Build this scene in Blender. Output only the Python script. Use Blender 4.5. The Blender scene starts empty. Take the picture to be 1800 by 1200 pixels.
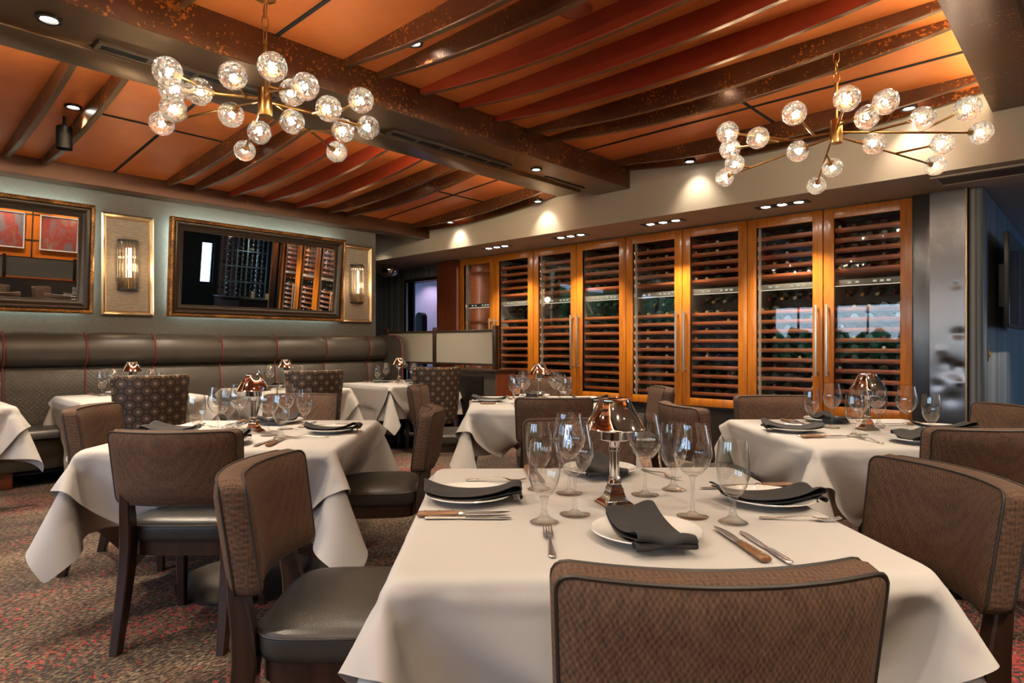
import bpy, bmesh, math, random
from mathutils import Vector, Matrix
random.seed(7)
SC = bpy.context.scene
COL = SC.collection
R = math.radians
TH = R(43.2)          # the room's walls stand at 43 degrees to the view
F, HC, HOR = 1113.0, 1.2, 607.0


def cw(x, y, z=0.0):
    """camera-aligned metres (right, ahead, up) -> room axes"""
    c, s = math.cos(TH), math.sin(TH)
    return Vector((x * c - y * s, x * s + y * c, z))


def P(px, py, z):
    d = (z - HC) * F / (HOR - py)
    return cw((px - 900) * d / F, d, z)


# ------------------------------------------------------------------ mesh builder
class MB:
    def __init__(self):
        self.v, self.f, self.m, self.M = [], [], [], None

    def raw(self, vs, fs, mi=0):
        b = len(self.v)
        if self.M is not None:
            vs = [self.M @ Vector(p) for p in vs]
        self.v += [tuple(p) for p in vs]
        self.f += [tuple(b + i for i in f) for f in fs]
        self.m += [mi] * len(fs)
        return self

    def bm(self, bm, mi=0):
        bm.verts.index_update()
        self.raw([v.co.copy() for v in bm.verts], [[v.index for v in f.verts] for f in bm.faces], mi)
        bm.free()
        return self

    def box(self, x0, x1, y0, y1, z0, z1, bev=0.0, seg=2, mi=0):
        b = bmesh.new()
        bmesh.ops.create_cube(b, size=1)
        for v in b.verts:
            v.co = Vector(((x0 + x1) / 2 + v.co.x * (x1 - x0), (y0 + y1) / 2 + v.co.y * (y1 - y0), (z0 + z1) / 2 + v.co.z * (z1 - z0)))
        if bev:
            bmesh.ops.bevel(b, geom=b.edges[:], offset=bev, segments=seg, affect='EDGES', profile=.6)
        return self.bm(b, mi)

    def loft(self, rings, cap0=True, cap1=True, closed=True, mi=0):
        n = len(rings[0])
        vs = [p for r in rings for p in r]
        fs = []
        for i in range(len(rings) - 1):
            for j in range(n if closed else n - 1):
                k = (j + 1) % n
                fs.append((i * n + j, i * n + k, (i + 1) * n + k, (i + 1) * n + j))
        if cap0 and closed:
            fs.append(tuple(range(n - 1, -1, -1)))
        if cap1 and closed:
            fs.append(tuple((len(rings) - 1) * n + j for j in range(n)))
        return self.raw(vs, fs, mi)

    def lathe(self, prof, n=24, c=(0, 0, 0), mi=0, cap0=True, cap1=True):
        rings = []
        for r, z in prof:
            r = max(r, 1e-5)
            rings.append([(c[0] + r * math.cos(2 * math.pi * k / n), c[1] + r * math.sin(2 * math.pi * k / n), c[2] + z) for k in range(n)])
        return self.loft(rings, cap0, cap1, mi=mi)

    def cyl(self, a, b, r0, r1=None, n=12, mi=0):
        a, b = Vector(a), Vector(b)
        r1 = r0 if r1 is None else r1
        d = (b - a).normalized()
        u = d.orthogonal().normalized()
        w = d.cross(u)
        ring = lambda p, r: [p + (u * math.cos(2 * math.pi * k / n) + w * math.sin(2 * math.pi * k / n)) * r for k in range(n)]
        return self.loft([ring(a, r0), ring(b, r1)], mi=mi)

    def tube(self, pts, r, n=6, closed=False, mi=0):
        pts = [Vector(p) for p in pts]
        N = len(pts)
        rings, up = [], None
        for i, p in enumerate(pts):
            a = pts[(i - 1) % N] if (closed or i > 0) else p
            b = pts[(i + 1) % N] if (closed or i < N - 1) else p
            d = (b - a).normalized()
            if up is None:
                up = d.orthogonal().normalized()
            up = (up - d * up.dot(d))
            up = up.normalized() if up.length > 1e-6 else d.orthogonal().normalized()
            w = d.cross(up)
            rings.append([p + (up * math.cos(2 * math.pi * k / n) + w * math.sin(2 * math.pi * k / n)) * r for k in range(n)])
        if closed:
            rings.append(rings[0])
        return self.loft(rings, not closed, not closed, mi=mi)

    def sweep(self, path, sizes, mi=0):
        """rectangular bar along a path that runs in the z-y plane: sizes (width in x, depth in y)"""
        rings = []
        for p, (w, d) in zip(path, sizes):
            x, y, z = p
            c = min(w, d) * .12
            w, d = w / 2, d / 2
            rings.append([(x - w + c, y - d, z), (x + w - c, y - d, z), (x + w, y - d + c, z), (x + w, y + d - c, z),
                          (x + w - c, y + d, z), (x - w + c, y + d, z), (x - w, y + d - c, z), (x - w, y - d + c, z)])
        return self.loft(rings, mi=mi)

    def sphere(self, c, r, nu=16, nv=10, sz=1.0, mi=0):
        prof = [(r * math.sin(math.pi * k / nv), -r * sz * math.cos(math.pi * k / nv)) for k in range(nv + 1)]
        return self.lathe(prof, nu, c, mi=mi)

    def prism(self, poly, z0, z1, mi=0):
        return self.loft([[(x, y, z0) for x, y in poly], [(x, y, z1) for x, y in poly]], mi=mi)

    def extr_v(self, prof, v0, v1, mi=0):
        """profile in (u, z) extruded along v"""
        return self.loft([[(u, v0, z) for u, z in prof], [(u, v1, z) for u, z in prof]], mi=mi)

    def build(self, name, mat, parent=None, smooth=35, loc=None, rot=None):
        me = bpy.data.meshes.new(name)
        me.from_pydata(self.v, [], self.f)
        b = bmesh.new()
        b.from_mesh(me)
        bmesh.ops.remove_doubles(b, verts=b.verts[:], dist=1e-5)
        bmesh.ops.recalc_face_normals(b, faces=b.faces[:])
        b.to_mesh(me)
        b.free()
        mats = mat if isinstance(mat, (list, tuple)) else [mat]
        for m in mats:
            me.materials.append(m)
        if len(mats) > 1 and len(me.polygons) == len(self.m):
            me.polygons.foreach_set('material_index', self.m)
        if smooth:
            me.polygons.foreach_set('use_smooth', [True] * len(me.polygons))
            if smooth < 180:
                me.set_sharp_from_angle(angle=R(smooth))
        me.update()
        o = bpy.data.objects.new(name, me)
        COL.objects.link(o)
        if parent is not None:
            o.parent = parent
        if loc is not None:
            o.location = loc
        if rot is not None:
            o.rotation_euler = rot
        return o


def tag(o, label, cat, group=None, kind=None):
    o['label'] = label
    o['category'] = cat
    if group:
        o['group'] = group
    if kind:
        o['kind'] = kind
    return o


def thing(name, label, cat, loc=(0, 0, 0), rz=0.0, group=None, kind=None):
    o = bpy.data.objects.new(name, None)
    o.empty_display_size = .05
    COL.objects.link(o)
    o.location = loc
    o.rotation_euler = (0, 0, rz)
    return tag(o, label, cat, group, kind)


def struct(name, mb, mat, label, cat='structure', smooth=30):
    o = mb.build(name, mat, smooth=smooth)
    return tag(o, label, cat, None, 'structure')


KIDS = {}


def copy_tree(o, parent=None):
    c = o.copy()
    COL.objects.link(c)
    if parent is not None:
        c.parent = parent
    for k in list(o.children):
        if k.type != 'LIGHT':
            copy_tree(k, c)
    return c


class Proto:
    def __init__(self, root):
        self.root, self.used = root, False

    def place(self, loc, rz, label, group=None, scale=1.0, cat=None):
        o = self.root if not self.used else copy_tree(self.root)
        self.used = True
        o.location = loc
        o.rotation_euler = (0, 0, rz)
        o.scale = (scale, scale, scale)
        o['label'] = label
        if cat:
            o['category'] = cat
        if group:
            o['group'] = group
        return o


# ------------------------------------------------------------------ materials
class NT:
    def __init__(self, name):
        self.m = bpy.data.materials.new(name)
        self.m.use_nodes = True
        self.t = self.m.node_tree
        self.t.nodes.clear()
        self.out = self.t.nodes.new('ShaderNodeOutputMaterial')

    def n(self, typ, ins=None, **props):
        nd = self.t.nodes.new('ShaderNode' + typ)
        for k, v in props.items():
            setattr(nd, k, v)
        for k, v in (ins or {}).items():
            s = nd.inputs[k]
            if hasattr(v, 'is_output') or isinstance(v, bpy.types.NodeSocket):
                self.t.links.new(v, s)
            else:
                if s.type == 'RGBA' and len(v) == 3:
                    v = (*v, 1)
                s.default_value = v
        return nd

    def math(self, op, a, b=0.0, c=None):
        ins = {0: a, 1: b}
        if c is not None:
            ins[2] = c
        return self.n('Math', ins, operation=op).outputs[0]

    def mix(self, f, a, b, typ='MIX'):
        nd = self.n('Mix', {0: f, 6: a, 7: b}, data_type='RGBA', blend_type=typ)
        return nd.outputs[2]

    def coord(self, which='Object', scale=(1, 1, 1), rot=(0, 0, 0), loc=(0, 0, 0)):
        c = self.n('TexCoord').outputs[which]
        return self.n('Mapping', {0: c, 1: loc, 2: rot, 3: scale}).outputs[0]

    def noise(self, vec, scale=5.0, detail=3.0, rough=.5, which=0):
        return self.n('TexNoise', {'Vector': vec, 'Scale': scale, 'Detail': detail, 'Roughness': rough}).outputs[which]

    def ramp(self, fac, stops, interp='LINEAR'):
        nd = self.n('ValToRGB', {0: fac})
        cr = nd.color_ramp
        cr.interpolation = interp
        while len(cr.elements) < len(stops):
            cr.elements.new(.5)
        for e, (p, c) in zip(cr.elements, stops):
            e.position = p
            e.color = (*c, 1) if len(c) == 3 else c
        return nd.outputs[0]

    def bump(self, h, strength=.3, dist=.002):
        return self.n('Bump', {'Height': h, 'Strength': strength, 'Distance': dist}).outputs[0]

    def pbr(self, col, rough=.5, metal=0.0, normal=None, **k):
        ins = {'Base Color': col, 'Roughness': rough, 'Metallic': metal}
        if normal is not None:
            ins['Normal'] = normal
        for a, b in k.items():
            ins[a.replace('_', ' ')] = b
        nd = self.n('BsdfPrincipled', ins)
        self.t.links.new(nd.outputs[0], self.out.inputs[0])
        return self.m

    def done(self, shader):
        self.t.links.new(shader, self.out.inputs[0])
        return self.m


def plain(name, col, rough=.5, metal=0.0, var=.12, scale=12.0, **k):
    t = NT(name)
    v = t.noise(t.coord(), scale, 4)
    c = t.mix(v, tuple(x * (1 - var) for x in col), tuple(min(1, x * (1 + var)) for x in col))
    return t.pbr(c, rough, metal, **k)


def glow(name, col, strength):
    t = NT(name)
    e = t.n('Emission', {0: col, 1: strength})
    return t.done(e.outputs[0])


def m_linen():
    t = NT('white_linen')
    co = t.coord()
    h = t.noise(t.coord(scale=(1, 1, 1)), 900, 2)
    big = t.noise(co, 7, 3)
    nrm = t.bump(t.math('ADD', t.math('MULTIPLY', h, .1), big), .12, .01)
    return t.pbr((.43, .415, .40), .8, 0, nrm)


def m_weave(name='brown_weave', a=(.021, .0105, .0062), b=(.135, .069, .037), pitch=.0048):
    t = NT(name)
    co = t.n('TexCoord').outputs['Object']
    wob = t.n('TexNoise', {'Vector': co, 'Scale': 45.0, 'Detail': 2.0}).outputs[1]
    wob = t.n('VectorMath', {0: wob, 1: (.5, .5, .5)}, operation='SUBTRACT').outputs[0]
    wob = t.n('VectorMath', {0: wob, 'Scale': .009}, operation='SCALE').outputs[0]
    s = t.n('SeparateXYZ', {0: t.n('VectorMath', {0: co, 1: wob}, operation='ADD').outputs[0]})
    k = math.pi / pitch
    sx = t.math('SINE', t.math('MULTIPLY', s.outputs[0], k))
    sz = t.math('SINE', t.math('MULTIPLY', s.outputs[2], k * .62))
    sy = t.math('SINE', t.math('MULTIPLY', s.outputs[1], k))
    w = t.math('MULTIPLY', sx, sz)
    nz = t.noise(t.coord(scale=(1, 1, .25)), 260, 3)
    big = t.noise(co, 9, 3)
    h = t.math('ADD', t.math('MULTIPLY', w, .22), t.math('MULTIPLY', sy, .06))
    f = t.math('ADD', t.math('MULTIPLY', h, .9), t.math('ADD', t.math('MULTIPLY', nz, .75), t.math('MULTIPLY', big, .3)))
    c = t.ramp(f, [(.15, a), (.85, b)])
    return t.pbr(c, .85, 0, t.bump(h, .8, .0014))


def m_leather(name, col, rough=.36, quilt=0.0):
    t = NT(name)
    co = t.n('TexCoord').outputs['Object']
    vor = t.n('TexVoronoi', {'Vector': co, 'Scale': 260.0}, feature='F1').outputs[0]
    big = t.noise(co, 6, 3)
    h = t.math('ADD', t.math('MULTIPLY', vor, .5), t.math('MULTIPLY', big, .6))
    if quilt:
        s = t.n('SeparateXYZ', {0: co})
        k = math.pi / quilt
        p = t.math('ABSOLUTE', t.math('SINE', t.math('MULTIPLY', t.math('ADD', s.outputs[1], s.outputs[2]), k)))
        q = t.math('ABSOLUTE', t.math('SINE', t.math('MULTIPLY', t.math('SUBTRACT', s.outputs[1], s.outputs[2]), k)))
        h = t.math('ADD', t.math('MULTIPLY', t.math('MINIMUM', p, q), 2.5), t.math('MULTIPLY', h, .3))
    c = t.mix(big, tuple(x * .8 for x in col), tuple(x * 1.25 for x in col))
    return t.pbr(c, rough, 0, t.bump(h, .35, .002))


def m_wood(name, dark, light, rough=.3, axis=2, scale=3.0, coat=.3):
    t = NT(name)
    sc = [14.0, 14.0, 14.0]
    sc[axis] = 1.1
    co = t.coord(scale=tuple(sc))
    d = t.noise(co, scale, 6, .6)
    fine = t.noise(t.coord(scale=tuple(x * 7 if i != axis else 2 for i, x in enumerate(sc))), scale, 3)
    f = t.math('ADD', t.math('MULTIPLY', d, .8), t.math('MULTIPLY', fine, .25))
    c = t.ramp(f, [(.3, dark), (.7, light)])
    return t.pbr(c, rough, 0, t.bump(f, .08, .002), Coat_Weight=coat, Coat_Roughness=.15)


def m_copper(name, base=(.075, .03, .014), mid=(.16, .062, .024), spot=(.46, .165, .026), lo=.605, rough=.36, s=1.0):
    t = NT(name)
    co = t.coord()
    big = t.noise(co, 2.0 * s, 5, .6)
    c = t.ramp(big, [(.3, base), (.75, mid)])
    sp = t.noise(co, 44 * s, 4, .62)
    ms = t.noise(co, 3.3 * s, 2)
    f = t.ramp(t.math('ADD', sp, t.math('MULTIPLY', t.math('SUBTRACT', ms, .5), .45)), [(lo, (0, 0, 0)), (lo + .05, (1, 1, 1))])
    c = t.mix(f, c, spot)
    r = t.math('ADD', t.math('MULTIPLY', big, .2), rough - .1)
    return t.pbr(c, r, .45, t.bump(sp, .1, .004))


def m_ceiling():
    t = NT('orange_metal_leaf')
    co = t.coord()
    big = t.noise(co, 1.3, 5, .6)
    c = t.ramp(big, [(.25, (.56, .135, .032)), (.75, (.82, .27, .066))])
    return t.pbr(c, .42, .25, t.bump(t.noise(co, 9, 4), .08, .01))


def m_thin_glass(name, tint=(.97, .97, .96), edge=(.86, .86, .85), f0=.055, top=1.0):
    t = NT(name)
    lw = t.n('LayerWeight', {'Blend': .5}).outputs['Facing']
    tc = t.ramp(lw, [(.45, tint), (.97, edge)])
    tr = t.n('BsdfTransparent', {0: tc})
    gl = t.n('BsdfGlossy', {0: (1, 1, 1), 'Roughness': .015})
    f = t.math('ADD', t.math('MULTIPLY', t.math('POWER', lw, 3.4), top), f0)
    return t.done(t.n('MixShader', {0: f, 1: tr.outputs[0], 2: gl.outputs[0]}).outputs[0])


def m_glass(name, col=(1, 1, 1), rough=0.0, ior=1.5, trans=0.0):
    t = NT(name)
    g = t.n('BsdfGlass', {0: col, 'Roughness': rough, 'IOR': ior})
    if not trans:
        return t.done(g.outputs[0])
    tr = t.n('BsdfTransparent', {0: col})
    return t.done(t.n('MixShader', {0: trans, 1: g.outputs[0], 2: tr.outputs[0]}).outputs[0])


def m_crystal():
    t = NT('cut_crystal')
    g = t.n('BsdfGlass', {0: (1, 1, 1), 'Roughness': 0.0, 'IOR': 1.5})
    tr = t.n('BsdfTransparent', {0: (1, 1, 1)})
    a = t.n('MixShader', {0: .38, 1: g.outputs[0], 2: tr.outputs[0]})
    tl = t.n('BsdfTranslucent', {0: (.9, .9, .88)})
    return t.done(t.n('MixShader', {0: .022, 1: a.outputs[0], 2: tl.outputs[0]}).outputs[0])


def m_carpet():
    t = NT('patterned_carpet')
    co = t.coord()
    st = t.coord(scale=(1, .38, 1), rot=(0, 0, R(28)))
    fl = t.coord(scale=(1, .55, 1), rot=(0, 0, R(43)))
    pix = t.noise(fl, 85, 2, .6)
    pix2 = t.noise(t.coord(scale=(.5, 1, 1), rot=(0, 0, R(20)), loc=(5, 3, 1)), 60, 2, .6)
    area = t.noise(st, 2.6, 4, .6)
    area2 = t.noise(t.coord(scale=(1, .3, 1), rot=(0, 0, R(-20)), loc=(7, 1, 0)), 2.2, 5, .65)
    f = t.math('ADD', pix, t.math('MULTIPLY', t.math('SUBTRACT', area, .5), .5))
    base = t.ramp(f, [(.37, (.008, .0065, .0055)), (.46, (.022, .016, .012)), (.53, (.065, .045, .030)), (.60, (.13, .094, .06)), (.70, (.22, .165, .105))])
    rf = t.math('ADD', pix2, t.math('MULTIPLY', t.math('SUBTRACT', area2, .5), .85))
    red = t.ramp(rf, [(.615, (0, 0, 0)), (.66, (1, 1, 1))])
    c = t.mix(t.math('MULTIPLY', red, .85), base, (.31, .022, .024))
    of = t.ramp(t.noise(t.coord(loc=(2, 8, 3)), 50, 2, .6), [(.64, (0, 0, 0)), (.7, (1, 1, 1))])
    c = t.mix(t.math('MULTIPLY', of, .7), c, (.26, .11, .035))
    return t.pbr(c, .95, 0, t.bump(pix, .7, .006))


def m_stripes():
    t = NT('striped_wallpaper')
    co = t.coord(scale=(1, 1, .003))
    a = t.noise(co, 28, 4, .75)
    b = t.noise(t.coord(scale=(1, 1, .003), loc=(3, 3, 0)), 9, 2)
    f = t.math('ADD', t.math('MULTIPLY', a, .75), t.math('MULTIPLY', b, .3))
    c = t.ramp(f, [(.36, (.03, .045, .06)), (.48, (.09, .12, .145)), (.56, (.20, .23, .25)), (.66, (.40, .40, .37))])
    return t.pbr(c, .5, 0)


def m_grasscloth():
    t = NT('grasscloth_wallpaper')
    a = t.noise(t.coord(scale=(1, 1, 9)), 22, 4, .7)
    b = t.noise(t.coord(scale=(9, 9, 1)), 22, 3, .6)
    f = t.math('ADD', t.math('MULTIPLY', a, .6), t.math('MULTIPLY', b, .4))
    c = t.ramp(f, [(.3, (.075, .070, .060)), (.7, (.150, .142, .125))])
    return t.pbr(c, .6, 0, t.bump(f, .2, .002))


def m_shantung():
    t = NT('taupe_silk_panel')
    a = t.noise(t.coord(scale=(1, 1, 14)), 14, 5, .75)
    c = t.ramp(a, [(.3, (.13, .10, .075)), (.7, (.42, .34, .265))])
    return t.pbr(c, .55, .1, t.bump(a, .3, .002))


def m_octagon():
    t = NT('octagon_fabric')
    s = t.n('SeparateXYZ', {0: t.n('TexCoord').outputs['Object']})
    cell = .112

    def cc(o, off):
        return t.math('ABSOLUTE', t.math('SUBTRACT', t.math('FRACT', t.math('ADD', t.math('DIVIDE', o, cell), off)), .5))
    x0, z0, x1, z1 = cc(s.outputs[0], 20.0), cc(s.outputs[2], 20.0), cc(s.outputs[0], 20.5), cc(s.outputs[2], 20.5)

    def octd(x, z):
        return t.math('MAXIMUM', t.math('MAXIMUM', x, z), t.math('MULTIPLY', t.math('ADD', x, z), .72))
    o = t.math('MINIMUM', octd(x0, z0), octd(x1, z1))
    q = t.math('MINIMUM', t.math('MAXIMUM', x0, z1), t.math('MAXIMUM', x1, z0))
    k1, k2, tan, mid = (.010, .006, .004), (.022, .013, .009), (.20, .15, .115), (.13, .078, .045)
    c = t.ramp(o, [(0, tan), (.115, tan), (.125, k1), (.165, k1), (.172, mid), (.19, mid), (.20, k2), (.245, k2), (.252, mid), (.272, mid), (.28, k1), (1, k1)])
    d = t.ramp(q, [(0, (.10, .06, .04)), (.045, (.10, .06, .04)), (.052, k1), (.075, k1), (.08, mid), (.096, mid), (.10, k2), (1, k2)])
    return t.pbr(t.mix(t.math('LESS_THAN', q, .105), c, d), .6, 0)


def m_steel_dented():
    t = NT('dented_stainless')
    fine = t.noise(t.coord(scale=(60, 60, 1)), 6, 2)
    d = t.noise(t.coord(), 3.0, 2, .5)
    h = t.math('ADD', t.math('MULTIPLY', d, .25), t.math('MULTIPLY', fine, .006))
    return t.pbr((.17, .17, .18), .24, 1.0, t.bump(h, .35, .03))


def m_painting(seed):
    t = NT('abstract_painting')
    co = t.coord(loc=(seed * 3.1, seed * 1.7, 0), scale=(1, 2.2, 1))
    a = t.noise(co, 1.3, 5, .6)
    c = t.ramp(a, [(.25, (.06, .05, .08)), (.42, (.16, .13, .14)), (.55, (.26, .03, .02)), (.68, (.20, .15, .12)), (.8, (.08, .10, .14))])
    return t.pbr(c, .5)


LINEN = m_linen()
WEAVE = m_weave()
PIPE = plain('dark_piping', (.022, .017, .013), .5)
DWOOD = m_wood('espresso_wood', (.010, .005, .003), (.035, .016, .009), .3)
LEATHER = m_leather('black_leather', (.029, .028, .024), .36)
BOOTH = m_leather('booth_leather', (.048, .041, .033), .36)
QUILT = m_leather('quilted_leather', (.046, .040, .032), .38, .042)
REDTHREAD = plain('red_stitching', (.20, .022, .02), .6)
CHROME = plain('chrome', (.80, .78, .76), .06, 1.0, .02)
STEEL = plain('brushed_steel', (.78, .75, .70), .36, 1.0, .05)
CUTLERY = plain('polished_steel', (.70, .69, .67), .24, 1.0, .03)
TGLASS = m_thin_glass('thin_clear_glass')
SGLASS = m_thin_glass('solid_clear_glass', (.95, .95, .94), (.55, .55, .54), .07, .9)
PANE = m_thin_glass('door_glass', (.96, .96, .95), (.88, .88, .88), .032, .7)
NAPKIN = plain('charcoal_linen', (.021, .020, .021), .85, 0, .15, 40)
CHINA = plain('white_china', (.66, .655, .63), .12, 0, .01, Coat_Weight=.5)
KWOOD = m_wood('knife_handle_wood', (.09, .035, .012), (.26, .12, .045), .4, 1, 6)
COPPER = m_copper('patina_copper')
COPPER2 = m_copper('plain_brown_copper', lo=.72, base=(.07, .028, .014), mid=(.13, .055, .025))
BRONZE = plain('bronze_underside', (.20, .13, .075), .32, .85, .25, 1.5)
BRONZELINE = plain('bronze_edge', (.30, .20, .11), .3, .85, .1)
REDRIB = plain('red_lacquer_rib', (.27, .036, .014), .28, .15, .45, 2.2)
CEIL = m_ceiling()
SEAM = plain('black_seam', (.004, .0035, .003), .95)
SOFFIT = plain('taupe_plaster', (.47, .42, .34), .75, 0, .05, 3)
GRASS = m_grasscloth()
STRIPE = m_stripes()
DARKWALL = plain('dark_brown_wall', (.05, .042, .036), .6, 0, .2, 6)
FRAMED = m_wood('mirror_frame_walnut', (.012, .008, .005), (.040, .025, .016), .33, 1, 4, 0)
FRAMEG = m_copper('mirror_frame_gilt', base=(.05, .022, .008), mid=(.19, .08, .022), spot=(.55, .26, .06), lo=.5, rough=.34, s=2.4)
MIRROR = plain('mirror_glass', (.88, .88, .87), .0, 1.0, .0)
GOLD = plain('champagne_gold', (.52, .39, .24), .38, 1.0, .1)
BRASS = plain('aged_brass', (.45, .26, .085), .28, 1.0, .2, 20)
SILK = m_shantung()
BLACKM = plain('black_metal', (.012, .011, .010), .35, .5)
CRYSTAL = m_crystal()
ROD = m_glass('crystal_rod', (1, .99, .97), 0, 1.45, .12)
BULB = glow('warm_bulb', (1, .82, .60), 560.0)
FILAMENT = glow('filament_tube', (1, .72, .42), 7.0)
LENS = glow('downlight_lens', (1, .93, .82), 18.0)
SHELFFILL = glow('cabinet_fill_glow', (1, .85, .68), 9.5)  # glow for strips added inside the cabinets to brighten the shelves
PANELLED = glow('panel_lamp', (1, .88, .7), 1.0)
FILLGLOW = glow('added_fill_strip', (1, .78, .50), 20.0)  # glow for unseen strips added on the beams to brighten the ceiling
LED = glow('cool_led_strip', (.80, 1, .92), 26.0)
CABWOOD = m_wood('amber_alder', (.28, .075, .008), (.58, .20, .016), .3, 2, 2.2, .45)
SHELFWOOD = m_wood('cherry_shelf', (.21, .056, .018), (.37, .112, .036), .35, 0, 2.5, .2)
CABIN = plain('black_interior', (.014, .013, .012), .4)
LINER = plain('cabinet_liner', (.36, .35, .32), .5, .2)
DARKPANEL = plain('grey_rose_panel', (.20, .12, .13), .5)
DARKGREEN = plain('dark_green_wall', (.02, .028, .026), .5)
PANEL = plain('control_panel', (.17, .16, .14), .4, .3)
DIGIT = glow('panel_display', (.9, .95, .8), .3)
BOTTLE = plain('dark_bottle_glass', (.016, .020, .014), .12, 0, .2, Coat_Weight=.6)
FOIL = [plain('foil_' + n, c, .3, .6) for n, c in (('black', (.02, .02, .022)), ('wine', (.10, .012, .02)), ('gold', (.36, .23, .07)), ('cream', (.42, .37, .27)))]
MAHOG = m_wood('mahogany', (.085, .018, .008), (.19, .05, .02), .28, 2, 2.5)
FROST = plain('frosted_linen_glass', (.30, .275, .225), .55, 0, .06, 30)
STEELD = m_steel_dented()
DSTEEL = plain('dark_blue_steel', (.10, .105, .115), .25, .9, .1, 2)
CARPET = m_carpet()
TVSCREEN = plain('tv_glass', (.012, .012, .013), .04, 0, .02, Coat_Weight=1.0)
ORANGE = plain('orange_wall_panel', (.62, .17, .022), .25, .2, .25, 1.2)
WHITEP = plain('white_frame', (.7, .7, .68), .4)
LAVENDER = plain('lavender_wall', (.40, .33, .40), .7, 0, .03)
WHITEC = plain('plain_white_ceramic', (.75, .74, .7), .3)
CANDLE = plain('ivory_wax', (.72, .56, .28), .5)
SPK = plain('red_speaker_dome', (.33, .07, .03), .35)
TEALM = plain('teal_rack_metal', (.16, .27, .32), .35, .5)


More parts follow.
